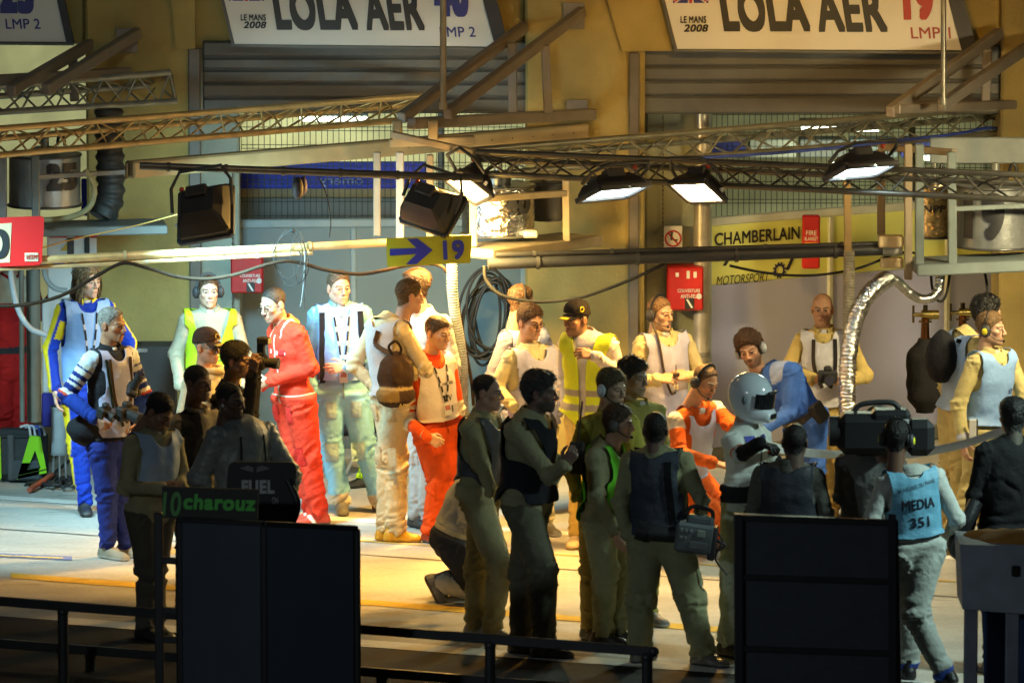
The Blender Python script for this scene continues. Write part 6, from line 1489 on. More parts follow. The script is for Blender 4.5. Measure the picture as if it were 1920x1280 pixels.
# --- front row in shade, put into the beige suits as olive colour
p = build_person('man in a beige jacket with shade in its colour and pale blue bib looking down at his hands', 1196, (298, 772), (288, 826), (284, 950), yaw=40, hy=58, hp=34, A=((236,914,-.03),(304,916,-.24)), B=((344,900),(340,912,-.24)), KA=(276,1072), KB=(292,1072), FA=(272,1165), FB=(292,1160), suit=(.34,.31,.18), skin=(.24,.13,.08), hair=(.008,.006,.005), hstyle='short', bib=dict(col=(.34,.46,.62), w0=.16), hands=('hold','hold'), hvA=(V(.8,-.3,.2), V(0,.4,-.9)), hvB=(V(-.3,-.5,.2), V(0,.4,-.9)), shoe=('boot', (.02,.02,.02), (.02,.02,.02)),
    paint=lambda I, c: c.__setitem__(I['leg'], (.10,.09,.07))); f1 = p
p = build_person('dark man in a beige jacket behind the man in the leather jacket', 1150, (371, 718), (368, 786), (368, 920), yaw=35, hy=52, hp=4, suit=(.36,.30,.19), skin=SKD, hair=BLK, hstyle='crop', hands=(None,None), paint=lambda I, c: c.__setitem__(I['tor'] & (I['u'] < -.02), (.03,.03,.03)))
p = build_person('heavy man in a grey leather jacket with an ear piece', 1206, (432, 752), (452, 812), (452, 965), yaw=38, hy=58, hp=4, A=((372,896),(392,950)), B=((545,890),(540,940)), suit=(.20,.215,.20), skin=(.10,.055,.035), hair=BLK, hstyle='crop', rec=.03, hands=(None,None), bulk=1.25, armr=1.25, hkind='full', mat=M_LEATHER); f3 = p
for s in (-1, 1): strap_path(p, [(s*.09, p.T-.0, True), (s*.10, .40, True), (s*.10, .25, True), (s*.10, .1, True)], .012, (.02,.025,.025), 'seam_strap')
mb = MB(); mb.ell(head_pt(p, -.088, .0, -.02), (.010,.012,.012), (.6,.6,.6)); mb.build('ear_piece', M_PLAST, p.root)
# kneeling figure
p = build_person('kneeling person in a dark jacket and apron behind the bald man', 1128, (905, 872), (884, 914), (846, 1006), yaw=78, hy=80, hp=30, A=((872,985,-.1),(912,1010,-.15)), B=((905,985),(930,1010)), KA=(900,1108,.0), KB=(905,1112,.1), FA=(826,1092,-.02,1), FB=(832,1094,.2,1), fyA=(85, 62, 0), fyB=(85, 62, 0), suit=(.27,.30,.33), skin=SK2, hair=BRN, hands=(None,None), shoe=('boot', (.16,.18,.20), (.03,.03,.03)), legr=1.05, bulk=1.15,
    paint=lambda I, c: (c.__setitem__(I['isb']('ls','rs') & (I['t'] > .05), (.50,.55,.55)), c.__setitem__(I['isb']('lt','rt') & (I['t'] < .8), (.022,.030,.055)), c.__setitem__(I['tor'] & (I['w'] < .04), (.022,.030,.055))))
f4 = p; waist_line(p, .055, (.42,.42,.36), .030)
p = build_person('balding man in beige overalls with shade in their colour and a dark vest with shiny grey shoes', 1196, (914, 736), (904, 794), (898, 912), yaw=62, hy=74, hp=2, A=((902,868,-.02),(920,920,-.12)), B=((940,866),(952,900,-.05)), KA=(938,1062,-.12), KB=(896,1062,.02), FA=(922,1152,-.02), FB=(892,1165,-.02), fyA=70, fyB=60, suit=(.30,.28,.15), skin=(.44,.27,.19), hair=(.02,.015,.012), hstyle='crop', rec=.05, scalp=.5, bib=dict(col=(.05,.056,.066), w0=.02, us=.175), hands=(None,None), shoe=('trainer', (.40,.42,.44), (.25,.26,.27)), bulk=1.02, legr=1.10); f5 = p
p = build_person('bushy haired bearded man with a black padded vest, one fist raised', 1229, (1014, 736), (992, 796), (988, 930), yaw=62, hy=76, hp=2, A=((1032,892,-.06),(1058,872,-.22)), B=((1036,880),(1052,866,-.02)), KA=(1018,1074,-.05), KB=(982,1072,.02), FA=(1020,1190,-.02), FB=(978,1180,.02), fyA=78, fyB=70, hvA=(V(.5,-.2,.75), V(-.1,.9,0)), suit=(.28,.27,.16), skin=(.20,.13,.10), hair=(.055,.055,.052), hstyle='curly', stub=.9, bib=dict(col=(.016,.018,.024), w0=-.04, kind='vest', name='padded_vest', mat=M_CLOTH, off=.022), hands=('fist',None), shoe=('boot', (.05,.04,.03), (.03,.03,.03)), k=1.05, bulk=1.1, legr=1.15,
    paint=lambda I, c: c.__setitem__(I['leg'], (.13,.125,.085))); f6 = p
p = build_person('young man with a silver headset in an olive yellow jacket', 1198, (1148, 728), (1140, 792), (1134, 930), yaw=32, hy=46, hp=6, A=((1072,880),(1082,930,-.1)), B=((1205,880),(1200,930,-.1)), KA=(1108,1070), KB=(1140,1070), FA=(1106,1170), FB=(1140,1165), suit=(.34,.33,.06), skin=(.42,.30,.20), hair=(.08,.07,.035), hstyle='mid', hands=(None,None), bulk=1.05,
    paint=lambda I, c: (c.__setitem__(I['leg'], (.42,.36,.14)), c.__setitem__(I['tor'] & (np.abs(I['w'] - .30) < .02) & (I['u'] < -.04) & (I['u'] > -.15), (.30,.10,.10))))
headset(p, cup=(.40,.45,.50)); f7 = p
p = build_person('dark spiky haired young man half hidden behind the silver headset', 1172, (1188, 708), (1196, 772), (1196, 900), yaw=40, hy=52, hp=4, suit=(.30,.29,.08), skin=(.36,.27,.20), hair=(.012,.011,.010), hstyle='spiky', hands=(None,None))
p = build_person('man with a black headset and green safety vest over a beige jacket with shade in its colour', 1206, (1160, 794), (1134, 848), (1132, 962), yaw=66, hy=72, hp=4, A=((1118,926,-.04),(1152,996,-.10)), B=((1168,930),(1176,985)), KA=(1134,1070,-.02), KB=(1160,1068,.02), FA=(1130,1172), FB=(1158,1170), fyA=70, fyB=65, suit=(.20,.20,.12), skin=(.40,.25,.18), hair=(.045,.025,.015), hstyle='mid', stub=.2, bib=dict(col=(.10,.55,.02), w0=-.06, us=.14, name='safety_vest'), hands=('relax',None), shoe=('boot', (.02,.02,.02), (.02,.02,.02)), k=.97, legr=1.15, paint=lambda I, c: c.__setitem__(I['leg'], (.26,.28,.17)))
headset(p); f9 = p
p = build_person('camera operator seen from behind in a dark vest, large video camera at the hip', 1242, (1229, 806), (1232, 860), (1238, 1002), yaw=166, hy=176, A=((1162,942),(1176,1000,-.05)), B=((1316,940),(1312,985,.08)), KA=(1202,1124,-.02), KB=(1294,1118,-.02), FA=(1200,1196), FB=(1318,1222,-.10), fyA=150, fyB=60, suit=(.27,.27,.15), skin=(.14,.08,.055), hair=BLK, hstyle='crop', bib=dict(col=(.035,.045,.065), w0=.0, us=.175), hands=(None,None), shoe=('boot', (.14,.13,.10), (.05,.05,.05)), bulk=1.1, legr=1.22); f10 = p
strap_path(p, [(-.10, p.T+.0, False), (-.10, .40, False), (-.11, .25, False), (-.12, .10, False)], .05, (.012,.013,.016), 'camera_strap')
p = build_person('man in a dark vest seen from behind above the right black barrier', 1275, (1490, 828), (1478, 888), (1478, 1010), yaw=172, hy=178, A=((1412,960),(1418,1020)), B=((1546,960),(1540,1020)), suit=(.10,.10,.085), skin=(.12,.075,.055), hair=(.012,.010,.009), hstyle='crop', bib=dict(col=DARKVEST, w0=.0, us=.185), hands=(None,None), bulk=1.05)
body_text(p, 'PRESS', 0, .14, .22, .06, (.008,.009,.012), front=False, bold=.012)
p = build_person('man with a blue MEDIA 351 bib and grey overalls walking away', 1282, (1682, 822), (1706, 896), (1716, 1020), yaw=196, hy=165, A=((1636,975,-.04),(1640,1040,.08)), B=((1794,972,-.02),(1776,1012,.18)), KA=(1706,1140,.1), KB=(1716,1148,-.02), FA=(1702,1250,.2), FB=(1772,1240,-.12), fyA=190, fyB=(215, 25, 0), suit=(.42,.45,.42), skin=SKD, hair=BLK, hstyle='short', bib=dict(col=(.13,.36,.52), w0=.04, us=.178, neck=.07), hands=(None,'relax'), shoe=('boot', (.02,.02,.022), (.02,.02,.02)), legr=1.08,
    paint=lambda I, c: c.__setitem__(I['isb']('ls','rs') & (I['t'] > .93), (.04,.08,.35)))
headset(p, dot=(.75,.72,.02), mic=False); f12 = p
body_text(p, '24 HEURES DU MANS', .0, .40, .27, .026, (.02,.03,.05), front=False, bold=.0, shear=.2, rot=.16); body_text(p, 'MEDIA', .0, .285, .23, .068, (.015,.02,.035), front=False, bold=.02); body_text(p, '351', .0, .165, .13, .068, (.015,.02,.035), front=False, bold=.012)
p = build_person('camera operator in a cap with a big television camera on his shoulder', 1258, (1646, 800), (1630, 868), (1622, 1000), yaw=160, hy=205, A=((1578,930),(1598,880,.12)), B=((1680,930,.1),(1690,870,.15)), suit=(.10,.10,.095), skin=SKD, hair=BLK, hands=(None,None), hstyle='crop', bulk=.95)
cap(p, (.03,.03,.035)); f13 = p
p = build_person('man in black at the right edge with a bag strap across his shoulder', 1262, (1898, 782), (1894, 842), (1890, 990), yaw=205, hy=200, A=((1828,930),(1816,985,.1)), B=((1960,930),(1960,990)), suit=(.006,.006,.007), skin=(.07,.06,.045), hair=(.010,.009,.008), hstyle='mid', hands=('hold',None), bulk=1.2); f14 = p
# ================================================================== things carried and things standing about
def photo_camera(c, d, lab, flash=False, lens=.10, sc=1.0, col=(.018,.017,.017), up=(0,0,1)):
    d = nrm(d); x = nrm(np.cross(d, up)); z = np.cross(x, d); ax = (x, d, z); r = empty('photo_camera', c, lab, 'camera')
    c = np.asarray(c, float); mb = MB(); mb.cbox(c, (.145*sc,.06*sc,.095*sc), col, ax, .012); mb.cbox(c + z*.06*sc, (.06*sc,.055*sc,.04*sc), col, ax, .012); mb.cbox(c + x*.058*sc + d*.02*sc, (.03*sc,.055*sc,.09*sc), col, ax, .010); mb.build('camera_body', M_PLAST, r)
    mb = MB(); mb.cyl(c + d*.03*sc, c + d*(.03 + lens*.6)*sc, .036*sc, col); mb.cyl(c + d*(.03 + lens*.6)*sc, c + d*(.03 + lens)*sc, .040*sc, np.asarray(col)*1.4); mb.build('lens', M_PLAST, r)
    mb = MB(); mb.cyl(c + d*(.031 + lens)*sc, c + d*(.033 + lens)*sc, .032*sc, (.02,.02,.04)); mb.build('front_glass', M_GLOSS, r)
    if flash:
        mb = MB(); mb.cbox(c + z*.105*sc, (.05,.05,.06), col, ax, .006); mb.cbox(c + z*.155*sc + d*.02, (.07,.085,.05), col, ax, .008); mb.build('flash_gun', M_PLAST, r)
        mb = MB(); mb.cbox(c + z*.155*sc + d*.064, (.06,.004,.038), (.6,.55,.4), ax, .001); mb.build('flash_window', M_SIGN, r)
    return r
photo_camera(p6.HD + p6.fwd*.185 + V(0,-.02,-.0), p6.fwd, 'black camera with a raised flash gun held to the eye by the man in black', True)
photo_camera(P(238, 775, p3.Y - .30), V(.6,-.9,-.1), 'black camera with golden lens rim hanging before the man with a moustache', lens=.16, sc=1.1)
photo_camera(P(194, 772, p3.Y - .34), V(.7,-.4,-.35), 'dark camera gripped in the hand of the man with a moustache', lens=.08, sc=.9)
photo_camera(P(248, 732, p3.Y - .28), V(.4,-.4,.8), 'long black camera standing upright on the chest of the man with a moustache', lens=.16, sc=.85, up=(1,0,0))
photo_camera(P(1552, 706, p18.Y - .36), V(.05,-1,-.12), 'brown black camera held at the waist by the bald photographer', lens=.09)
# soft bag of the moustached man
mb = MB(); c = P(166, 806, p3.Y - .06); mb.ell(c, (.15,.11,.12), (.012,.012,.016), nu=32, nv=20); v = mb.v[0]; mb.v[0] = v + .016*np.stack([vnoise(v*18), vnoise(v*18+4), vnoise(v*18+9)], 1); o = mb.build('belt_bag', M_CLOTH); tag(o, 'soft black bag hung behind the hip of the man with a moustache', 'bag')
# brown rucksack
b = p9; r = empty('rucksack', b.Hc + b.up*.25 - b.fwd*.2, 'small brown and tan rucksack hanging on the cream overalls', 'rucksack')
c = P(742, 712, b.Y - .24); s = SDF(c - .30, c + .30, .011); ux = nrm(V(.95,-.2,.0))
s.ell(c + V(0,0,.04), (.135,.085,.17), .03, ax=(ux, np.cross(V(0,0,1), ux), V(0,0,1))); s.ell(c + V(0,-.03,-.11), (.145,.090,.085), .03); s.cap(c + ux*.0 + V(0,-.06,.02), c + V(0,-.06,.10), .055, .05, .02)
v, q = s.mesh(); v = v + .012*np.stack([vnoise(v*16), vnoise(v*16+4), vnoise(v*22+9)], 1); cc = np.tile(np.array((.055,.032,.020)), (len(v), 1)); lowr = (v[:,2] < c[2] - .06); cc[lowr & (v[:,0] < c[0] + .03)] = (.22,.15,.06); cc[v[:,2] < c[2] - .15] = (.03,.02,.018); cc[np.abs(v[:,2] - c[2] + .055) < .010] = (.35,.26,.12)
link('pack', raw_mesh('pack', v - np.array(r.location), q, None, cc), M_CLOTH, r)
mb = MB(); mb.tube(spline([c + V(-.02,-.03,.19), c + V(-.05,-.04,.25), c + V(.0,-.04,.29), c + V(.04,-.03,.24), c + V(.03,-.03,.19)], 6), .010, (.03,.02,.015), 8); mb.build('grab_loop', M_CLOTH, r)
mb = MB(); ps = spline([c + V(.02,-.01,.17), on_body(b, -.06, .40, False, .016), on_body(b, -.06, b.T*.93, False, .016), on_body(b, -.07, b.T + .0, False, .02)], 6)
for i in range(len(ps)-1): mb.bar(ps[i], ps[i+1], .035, .010, (.10,.06,.035), up=V(0,1,0))
mb.build('shoulder_strap', M_CLOTH, r)
mb = MB(); lettering(mb, 'ADI', c + V(.06,-.135,-.17), V(1,0,0), V(0,0,1), .030, .075, (.5,.38,.18), .01, 0, .004); mb.build('lettering', M_SIGN, r)
# black rucksack at the right
c = P(1798, 636, p20.Y - .05) ; r = empty('rucksack', c, 'black rucksack on the shoulders of the curly haired person', 'rucksack'); c2 = p20.Hc + p20.up*.34 - p20.fwd*.19
mb = MB(); mb.ell(c2 + p20.up*.06, (.14,.11,.20), (.012,.012,.014), (p20.left, p20.fwd, p20.up), 32, 20); v = mb.v[0]; mb.v[0] = v + .014*np.stack([vnoise(v*15), vnoise(v*15+4), vnoise(v*15+9)], 1); mb.build('pack', M_CLOTH, r)
mb = MB(); mb.tube(spline([on_body(p20, -.10, p20.T + .02, False, .03), on_body(p20, -.12, p20.T - .04, True, .02), on_body(p20, -.13, .35, True, .02)], 6), .016, (.012,.012,.014), 8); mb.build('shoulder_strap', M_CLOTH, r)
# small held things
mb = MB(); c = P(1051, 741, p13.Y - .33); mb.cyl(c + V(0,0,-.04), c + V(0,0,.045), .028, (.7,.68,.6), 16, .034); tag(mb.build('paper_cup', M_SIGN), 'small white cup in the hand of the man with spectacles', 'cup')
mb = MB(); c = P(1824, 806, p21.Y - .24); mb.cbox(c, (.055,.012,.16), (.72,.72,.72)); mb.cbox(c + V(.030,.002,0), (.012,.016,.165), (.05,.05,.05)); tag(mb.build('notepad', M_SIGN), 'white notepad held upright by the man with yellow ear cups', 'notepad')
mb = MB(); c = P(1268, 702, p15.Y - .40); mb.cbox(c, (.05,.02,.035), (.06,.04,.03)); tag(mb.build('stopwatch', M_PLAST), 'small dark stopwatch between the hands of the tall fair man', 'stopwatch')
mb = MB(); mb.tube(spline([on_body(p15, .03, .26, True, .02), c + V(-.0,.08,.06), c], 6), .003, (.02,.02,.02), 6); tag(mb.build('wrist_cord', M_RUBBER), 'thin cord from the radio clip to the stopwatch of the tall fair man', 'cord')
# radio aerial and dark handset
r = empty('hand_radio', P(1086, 850, f7.Y - .25), 'black hand radio with a long aerial in front of the olive yellow jacket', 'radio'); mb = MB(); mb.tube([P(1083, 828, f7.Y - .25), P(1092, 752, f7.Y - .25)], [.007,.006], (.02,.02,.02), 8); mb.build('aerial', M_PLAST, r)
mb = MB(); mb.cbox(P(1082, 858, f7.Y - .25), (.10,.05,.22), (.02,.02,.022)); mb.build('handset', M_PLAST, r)
# video camera of the man seen from behind
c = P(1298, 1006, f10.Y - .16); r = empty('video_camera', c, 'large grey and black video camera hanging at the hip of the operator', 'camera'); ax = (nrm(V(1,-.1,-.12)), nrm(V(.1,1,0)), V(.12,0,1)); x, y, z = ax
mb = MB(); mb.cbox(c + x*.02, (.26,.14,.20), (.13,.15,.16), ax, .02); mb.cbox(c + x*.04 + z*.12, (.18,.10,.06), (.10,.12,.13), ax, .015); mb.cbox(c + x*.14 - z*.02, (.05,.13,.22), (.03,.03,.035), ax, .01); mb.build('camera_body', M_PLAST, r)
mb = MB(); mb.cbox(c + x*.06 - y*.075 + z*.04, (.055,.012,.045), (.30,.36,.30), ax, .004); mb.build('display', M_GLOSS, r)
mb = MB()
for i in range(5): mb.cbox(c + x*(-.07 + .03*(i % 3)) - y*.074 + z*(.05 - .05*(i//3)), (.018,.01,.022), (.22,.24,.25), ax, .003)
mb.cbox(c + x*.05 - y*.074 - z*.04, (.12,.012,.05), (.18,.20,.21), ax, .006); mb.build('controls', M_PLAST, r)
mb = MB(); mb.cyl(c - x*.11, c - x*.30 - z*.01, .055, (.02,.02,.022)); mb.cyl(c - x*.30 - z*.01, c - x*.37, .068, (.015,.015,.016)); mb.build('lens', M_PLAST, r)
mb = MB(); mb.tube(spline([c - x*.06 + z*.15, c - x*.02 + z*.20, c + x*.10 + z*.19, c + x*.12 + z*.14], 5), .014, (.02,.02,.02), 8); mb.build('carry_handle', M_PLAST, r)
mb = MB(); mb.tube(spline([c + x*.16 + z*.05, c + x*.20 - z*.0, c + x*.17 - z*.12, c + x*.26 - z*.22], 6), .007, (.02,.02,.02), 6); mb.tube(spline([c + x*.165, c + x*.22 - z*.03, c + x*.15 - z*.08], 6), .012, (.03,.025,.025), 8); mb.build('camera_cable', M_RUBBER, r)
# shoulder television camera
c = P(1652, 808, f13.Y - .12); r = empty('television_camera', c, 'bulky black television camera on a shoulder beside the MEDIA bib', 'camera')
mb = MB(); mb.cbox(c + V(-.08,0,-.01), (.42,.22,.27), (.004,.004,.005), b=.05); mb.cbox(c + V(.06,0,.10), (.26,.20,.10), (.004,.004,.005), b=.03); mb.build('camera_body', M_PLAST, r)
mb = MB(); mb.cbox(c + V(.25,.02,-.04), (.20,.18,.24), (.004,.004,.005), b=.05); mb.build('battery_pack', M_PLAST, r)
mb = MB(); mb.cyl(c + V(-.27,-.0,.0), c + V(-.34,0,.0), .10, (.012,.012,.013), 20); mb.build('lens_hood', M_PLAST, r)
mb = MB(); mb.tube(spline([c + V(-.18,0,.13), c + V(-.12,0,.18), c + V(.06,0,.19), c + V(.12,0,.15)], 6), .018, (.02,.02,.02), 8); mb.build('carry_handle', M_PLAST, r)
mb = MB(); mb.cbox(c + V(.15,-.11,.08), (.05,.01,.03), (.4,.4,.38)); mb.build('name_label', M_SIGN, r)
# black strap bundle held by the man in black
mb = MB(); mb.tube(spline([P(1830, 940, f14.Y - .2), P(1812, 978, f14.Y - .25), P(1798, 1000, f14.Y - .25), P(1790, 1026, f14.Y - .25), P(1806, 1042, f14.Y - .25)], 7), [.05]*29, (.012,.012,.013), 10); tag(mb.build('camera_bag', M_LEATHER), 'black bag strap bunched in the hand of the man in black at the right edge', 'bag')
# white tape
ps = spline([P(1424, 828, p19.Y - .46), P(1450, 838, p19.Y - .40), P(1500, 847, -4.6), P(1585, 853, -4.5), P(1660, 853, -4.3), P(1725, 848, -4.2), P(1800, 834, -4.2), P(1870, 811, -4.2), P(1960, 780, -4.2)], 8)
mb = MB(); w = .030; vv = []
for i, q in enumerate(ps): a = .25*math.sin(i*.21); vv += [q + V(0, .02*math.sin(a), w), q - V(0, .02*math.sin(a), w)]
f = [(2*i, 2*i+1, 2*i+3, 2*i+2) for i in range(len(ps)-1)]; vv = np.array(vv); n = len(vv)
mb.add(np.concatenate([vv, vv + V(0,.003,0)]), f + [tuple(j + n for j in g)[::-1] for g in f] + [(2*i, 2*i+2, 2*i+2+n, 2*i+n) for i in range(len(ps)-1)], (.62,.62,.58), True); tag(mb.build('barrier_tape', M_NYLON), 'white barrier tape stretched to the right from the helmeted crewman', 'tape')
# canister, medical bag, cables, chair, case
Yc = footY(850)
r = empty('medical_bag', G(50, 905), 'grey emergency bag with a bright green triangle and a row of folded handles', 'bag')
c = G(45, 905); s = PXM(c[1]); mb = MB(); mb.cbox(c + V(-.03,.12,.21), (.42,.24,.40), (.06,.065,.07), b=.06); v = mb.v[0]; mb.build('bag_body', M_CLOTH, r)
mb = MB(); mb.cbox(c + V(-.10,-.01,.20), (.05,.03,.36), (.10,.11,.12), b=.01); mb.cbox(c + V(-.03,-.0,.37), (.40,.03,.04), (.04,.045,.05), b=.01); mb.cbox(c + V(.02,-.01,.10), (.24,.04,.16), (.08,.09,.10), b=.02); mb.build('pockets', M_CLOTH, r)
Yt = c[1] - .03; A_, B_, C_, D_ = P(32, 898, Yt), P(88, 886, Yt), P(76, 818, Yt), P(56, 816, Yt); a_, b_, c_ = P(52, 880, Yt), P(75, 876, Yt), P(66, 845, Yt)
mb = MB(); mb.add([A_, B_, C_, D_, a_, b_, c_], [(0,1,5,4), (1,2,6,5), (2,3,6), (3,0,4,6)], (.30,.75,.01)); mb.add([P(0, 900, Yt), P(3, 896, Yt), P(1, 818, Yt), P(-8, 818, Yt)], [(0,1,2,3)], (.30,.75,.01)); mb.build('green_triangle', M_SIGN, r)
mb = MB(); mb.tube([a_ + V(0,-.004,0), b_ + V(0,-.004,0), c_ + V(0,-.004,0), a_ + V(0,-.004,0)], .005, (.03,.05,.02), 6); mb.tube([A_ + V(.01,-.004,.03), B_ + V(-.0,-.004,.03)], .004, (.05,.1,.02), 6); mb.build('piping', M_CLOTH, r)
mb = MB()
for i, cl in enumerate(((.75,.75,.75), (.55,.60,.75), (.06,.12,.5), (.6,.6,.65))):
    x0 = 38 + i*9; mb.tube(spline([P(x0, 800 + i, Yt + .05), P(x0 + 14, 797 + i, Yt + .03), P(x0 + 18, 806 + i, Yt + .0), P(x0 + 19, 816, Yt)], 5), .010, cl, 8)
mb.build('folded_handles', M_PLAST, r)
c = G(110, 908, 0) + V(0,.10,0); z0 = .22; r = empty('air_canister', c, 'pale grey metal canister on thin legs beside the emergency bag', 'canister')
mb = MB(); mb.cyl(c + V(0,0,z0), c + V(0,0,.60), .062, (.42,.47,.50), 24); mb.tube([c + V(0,0,z0), c + V(0,0,z0+.02)], .066, (.30,.33,.35), 24); mb.tube([c + V(0,0,.57), c + V(0,0,.60)], .066, (.36,.4,.42), 24); mb.build('canister_body', M_PAINT, r)
for t in (.6, 2.7, 4.8): mb = MB(); mb.tube([c + V(.05*math.cos(t), .05*math.sin(t), z0), c + V(.06*math.cos(t), .06*math.sin(t), 0)], .009, (.5,.52,.53), 8); mb.build('leg', M_ALU, r)
mb = MB()
for k in range(9):
    q = [G(40 + rr.uniform(0, 110), 897 + rr.uniform(-6, 14), .015 + .012*k/3) for _ in range(7)]; q.sort(key=lambda t: t[0] + .02*k); mb.tube(spline(q, 6), .011, (.03,.03,.035), 6)
tag(mb.build('cable_heap', M_RUBBER), 'heap of dark cables on the ground beside the emergency bag', 'cables')
mb = MB(); a, c = G(55, 918, .03), G(98, 890, .06); mb.tube([lerp(a, c, t) for t in np.linspace(0, 1, 30)], [.020 + .004*math.sin(t*60) for t in np.linspace(0, 1, 30)], (.45,.10,.05), 10); mb.tube([c, lerp(a, c, 1.9) + V(0,0,.03)], .014, (.04,.045,.07), 8); tag(mb.build('impact_wrench', M_PLAST), 'ribbed red grip of an air tool lying on the cables', 'tool')
mb = MB()
for px, Y, rad in ((62, .9, .055), (40, .7, .02)): mb.tube([P(px, 500, Y), P(px + 2, 790, Y)], rad, (.16,.17,.15), 10)
tag(mb.build('grey_post', M_PAINT), 'grey post behind the red overalls at the far left', 'post')
mb = MB(); c = P(112, 700, 1.35); prect(mb, 78, 560, 182, 737, 1.42, .03, (.62,.62,.62)); prect(mb, 78, 737, 182, 800, 1.415, .03, (.03,.03,.30)); tag(mb.build('painted_panel', M_SIGN), 'white panel with a dark blue lower band behind the long haired person', 'panel')
r = empty('flight_case', G(290, 930), 'tall black case with a silver catch behind the man in the striped jacket', 'case'); Y = .6
mb = MB(); prect(mb, 252, 649, 330, 900, Y, .3, (.022,.026,.03)); mb.build('case_body', M_PLAST, r)
mb = MB(); mb.cbox(P(266, 657, Y - .006), (.085, .012, .03), (.40,.42,.42), b=.004); mb.cyl(P(262, 645, Y - .01), P(262, 640, Y - .01), .018, (.03,.03,.03)); mb.build('catch', M_ALU, r)
r = empty('folding_chair', G(655, 905), 'folding chair with dark cloth and silver legs behind the pale blue overalls', 'chair'); Y = 1.3
for a, c in (((640, 790), (692, 900)), ((690, 800), (640, 905)), ((600, 790), (650, 900)), ((655, 800), (598, 905))): mb = MB(); mb.tube([P(*a, Y), P(*c, Y + .1)], .014, (.45,.47,.48), 10); mb.build('leg', M_ALU, r)
mb = MB(); s = SDF(P(645, 790, Y) - .45, P(645, 790, Y) + .45, .016); s.cap(P(600, 800, Y), P(690, 800, Y), .085, .085, .02); s.cap(P(592, 760, Y), P(600, 830, Y), .07, .05, .03); s.cap(P(665, 740, Y+.1), P(672, 820, Y+.1), .06, .05, .03)
v, q = s.mesh(); v = v + .016*np.stack([vnoise(v*14), vnoise(v*14+4), vnoise(v*14+9)], 1); link('cloth', raw_mesh('cloth', v - np.array(r.location), q, None, (.016,.018,.026)), M_CLOTH, r)
c = G(690, 912); r = empty('lone_shoe', c, 'black shoe with lime green laces on the floor behind the pale blue overalls', 'shoe'); gv, gq = shoe_geo('trainer'); gv = gv @ basis(-60).T
link('shoe_body', raw_mesh('shoe_body', gv*1.0, gq, None, (.012,.014,.014)), M_PLAST, r)
mb = MB()
for k in range(7): q = [c + V(rr.uniform(-.09,.06), -.06 + rr.uniform(-.03,.03), .06 + rr.uniform(0,.12)) for _ in range(5)]; mb.tube(spline(q, 5), .006, (.45,.75,.02), 6)
mb.build('laces', M_CLOTH, r)

# ---- pit wall side, nearest the camera: everything stands in the dark
DK = (.020,.021,.024)
def Yat(px, py, z): return G(px, py, z)[1]
def rail(lab, a, c, z, rad, posts, zlow=0.0):
    A_, C_ = G(a[0], a[1], z), G(c[0], c[1], z); r = empty('barrier_rail', lerp(A_, C_, .5), lab, 'barrier')
    mb = MB(); mb.bar(A_, C_, rad*1.1, rad*2, DK); mb.ell(C_, (rad*1.1,)*3, DK); mb.build('rail', M_PAINT, r)
    for px in posts:
        t = (px - a[0])/(c[0] - a[0]); p = lerp(A_, C_, t); mb = MB(); mb.tube([V(p[0], p[1], zlow - .1), V(p[0], p[1], z - .03)], .034, DK, 12); mb.ell(V(p[0], p[1], z - .04), (.038,.038,.035), DK); mb.build('post', M_PAINT, r)
rail('long black upper barrier rail on round posts in front of the legs', (-120, 1117), (1226, 1221), .55, .030, (127, 530, 930, 1214))
rail('dark lower barrier rail along the bottom edge', (-120, 1196), (1226, 1300), .14, .030, (180, 730), -.1)
# two winged cabinet
def slab(mb, xy, Y, th, col): mb.prism([P(x, y, Y) for x, y in xy], V(0, th, 0), col)
r = empty('black_cabinet', P(500, 1280, -9), 'glossy black two winged screen at the lower left, nearest the viewer', 'cabinet'); Yb = -9.0
aL, aM, aR = P(336, 976, Yb + .25), P(494, 984, Yb - .10), P(668, 992, Yb + .25); zt = aM[2]
for n0, p0, p1 in (('left_wing', aL, aM), ('right_wing', aM, aR)):
    mb = MB(); d = p1 - p0; nn_ = nrm(np.cross(V(0,0,1), d)); q0, q1 = p0 + d*.035, p1 - d*.035
    mb.prism([V(q0[0], q0[1], -.1), V(q1[0], q1[1], -.1), V(q1[0], q1[1], q1[2] - .0), V(q0[0], q0[1], q0[2] - .0)], nn_*.03, (.055,.066,.09)); mb.build('side_panel', M_GLOSS, r)
for p0 in (aL, aM, aR): mb = MB(); mb.cbox(V(p0[0], p0[1] + .03, p0[2]/2 - .05), (.05, .05, p0[2] + .1), (.008,.008,.010), b=.012); mb.build('edge_post', M_PLAST, r)
mb = MB()
for p0, p1 in ((aL, aM), (aM, aR)): mb.bar(p0 + V(0,.02,.006), p1 + V(0,.02,.006), .05, .03, (.008,.008,.010))
mb.build('top_rail', M_PLAST, r)
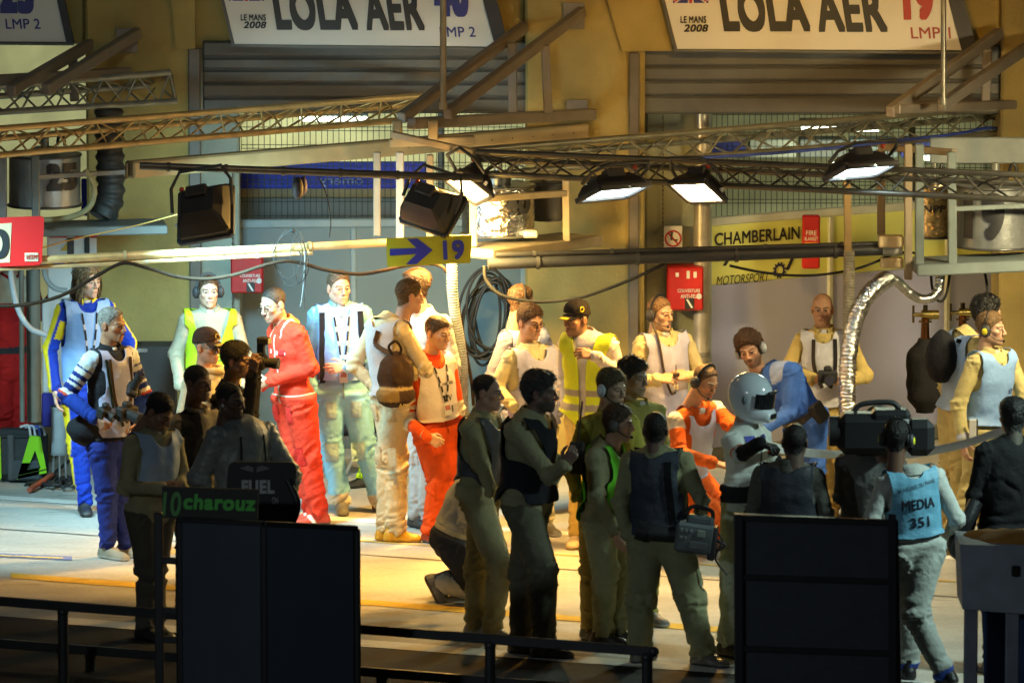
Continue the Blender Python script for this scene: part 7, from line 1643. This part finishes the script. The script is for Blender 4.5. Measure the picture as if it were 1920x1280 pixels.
# stand with the pit board
r = empty('board_stand', P(306, 1280, -8.6), 'black upright stand carrying the board with green lettering', 'stand'); Y = -8.6
for x in (297, 338): mb = MB(); a = P(x, 960, Y); mb.bar(V(a[0], Y, -.1), a, .055, .05, DK, up=(0,1,0)); mb.build('upright', M_PAINT, r)
for y in (1048, 1142, 1196): mb = MB(); mb.bar(P(290, y, Y), P(344, y + 4, Y), .045, .04, DK); mb.build('crossbar', M_PAINT, r)
r = empty('pit_board', P(400, 970, -8.7), 'black pit board reading 10 charouz in dim green letters', 'sign'); Y = -8.75
mb = MB(); slab(mb, ((304,912),(484,918),(484,974),(304,970)), Y, .03, (.012,.013,.012)); mb.build('board_face', M_PLAST, r)
mb = MB(); dr = nrm(V(1, 0, -.03)); lettering(mb, '10', P(322, 944, Y), dr, V(0,0,1), 46*PXM(Y), 36*PXM(Y), (.08,.26,.07), .02, .12, .004); mb.build('lettering', M_SIGN, r); mb = MB(); lettering(mb, 'charouz', P(412, 941, Y), dr, V(0,0,1), 30*PXM(Y), 136*PXM(Y), (.07,.40,.06), .04, .1, .004); mb.build('lettering', M_SIGN, r)
r = empty('refuelling_board', P(500, 980, -8.0), 'black rounded panel reading FUEL with a silver wing emblem', 'panel'); Y = -8.0; rc = []
xy = [(428,866),(556,866),(552,985),(420,985)]
pp = [P(x, y, Y) for x, y in xy]
for i in range(4):
    a, c, d = pp[i-1], pp[i], pp[(i+1) % 4]; u, w = nrm(a-c)*.05, nrm(d-c)*.05
    for t in np.linspace(0, 1, 6): rc.append(c + u*(1-t)**2 + w*t**2)
mb = MB(); mb.prism(rc, V(0,.035,0), (.010,.010,.012)); mb.build('panel_face', M_PLAST, r)
mb = MB(); lettering(mb, 'FUEL', P(484, 912, Y), V(1,0,0), V(0,0,1), 26*PXM(Y), 62*PXM(Y), (.35,.35,.37), .05, 0, .004); mb.build('lettering', M_SIGN, r); mb = MB(); lettering(mb, 'ON', P(516, 938, Y), V(1,0,0), V(0,0,1), 14*PXM(Y), 12*PXM(Y), (.2,.2,.22), .03, 0, .004); mb.build('lettering', M_SIGN, r)
mb = MB()
for s in (-1, 1):
    for k in range(4): mb.bar(P(478 + s*3, 884 - k*2.2, Y - .004), P(478 + s*(27 - k*4), 877 - k*1.4, Y - .004), .006, .003, (.30,.31,.33), up=(0,1,0))
mb.build('wing_emblem', M_ALU, r)
mb = MB(); mb.tube(spline([P(540, 900, Y), P(556, 935, Y - .04), P(556, 960, Y - .04), P(545, 985, Y)], 6), .022, (.01,.01,.01), 10); mb.build('grip', M_RUBBER, r)
# right barrier
r = empty('black_barrier', P(1530, 1280, -8.2), 'tall matt black barrier panel at the lower right', 'barrier'); Y = -8.4
mb = MB(); slab(mb, ((1376,963),(1684,976),(1692,1420),(1378,1420)), Y, .05, (.040,.047,.064)); mb.build('barrier_panel', M_PLAST, r)
for y0, y1 in ((965, 974), (1076, 1084), (1210, 1218)): mb = MB(); slab(mb, ((1379,y0),(1681,y0+10),(1681,y1+12),(1379,y1+2)), Y - .02, .02, (.010,.010,.013)); mb.build('rib', M_PLAST, r)
for x in (1384, 1672): mb = MB(); slab(mb, ((x-6,964),(x+8,965),(x+9,1420),(x-5,1420)), Y - .03, .03, (.014,.015,.020)); mb.build('edge_rib', M_PLAST, r)
# grey console
r = empty('grey_console', P(1870, 1280, -8.6), 'grey steel console on legs at the lower right corner', 'console'); Y = -8.6
mb = MB(); slab(mb, ((1800,1020),(2060,1030),(2060,1160),(1805,1142)), Y, .5, (.32,.38,.46)); mb.build('console_box', M_PAINT, r)
mb = MB(); mb.cbox(P(1904, 1070, Y - .01), (.05,.02,.07), (.01,.01,.012)); mb.build('latch', M_PLAST, r)
for x in (1822, 1900): mb = MB(); a = P(x, 1146, Y); mb.bar(V(a[0], Y + .06, -.1), V(a[0], Y + .06, a[2] + .05), .085, .06, (.25,.29,.36), up=(0,1,0)); mb.build('leg', M_PAINT, r)
mb = MB(); slab(mb, ((1842,1146),(2060,1160),(2060,1420),(1848,1420)), Y + .25, .02, (.04,.08,.20)); mb.build('lower_panel', M_PAINT, r)
mb = MB(); c = P(1905, 1008, Y + .3); mb.ell(c, (.34,.22,.05), (.40,.18,.04), nu=32, nv=16); v = mb.v[0]; mb.v[0] = v + .02*np.stack([vnoise(v*9), vnoise(v*9+4), vnoise(v*12+9)], 1); tag(mb.build('brown_jacket', M_CLOTH), 'crumpled brown jacket lying on top of the grey console', 'jacket')
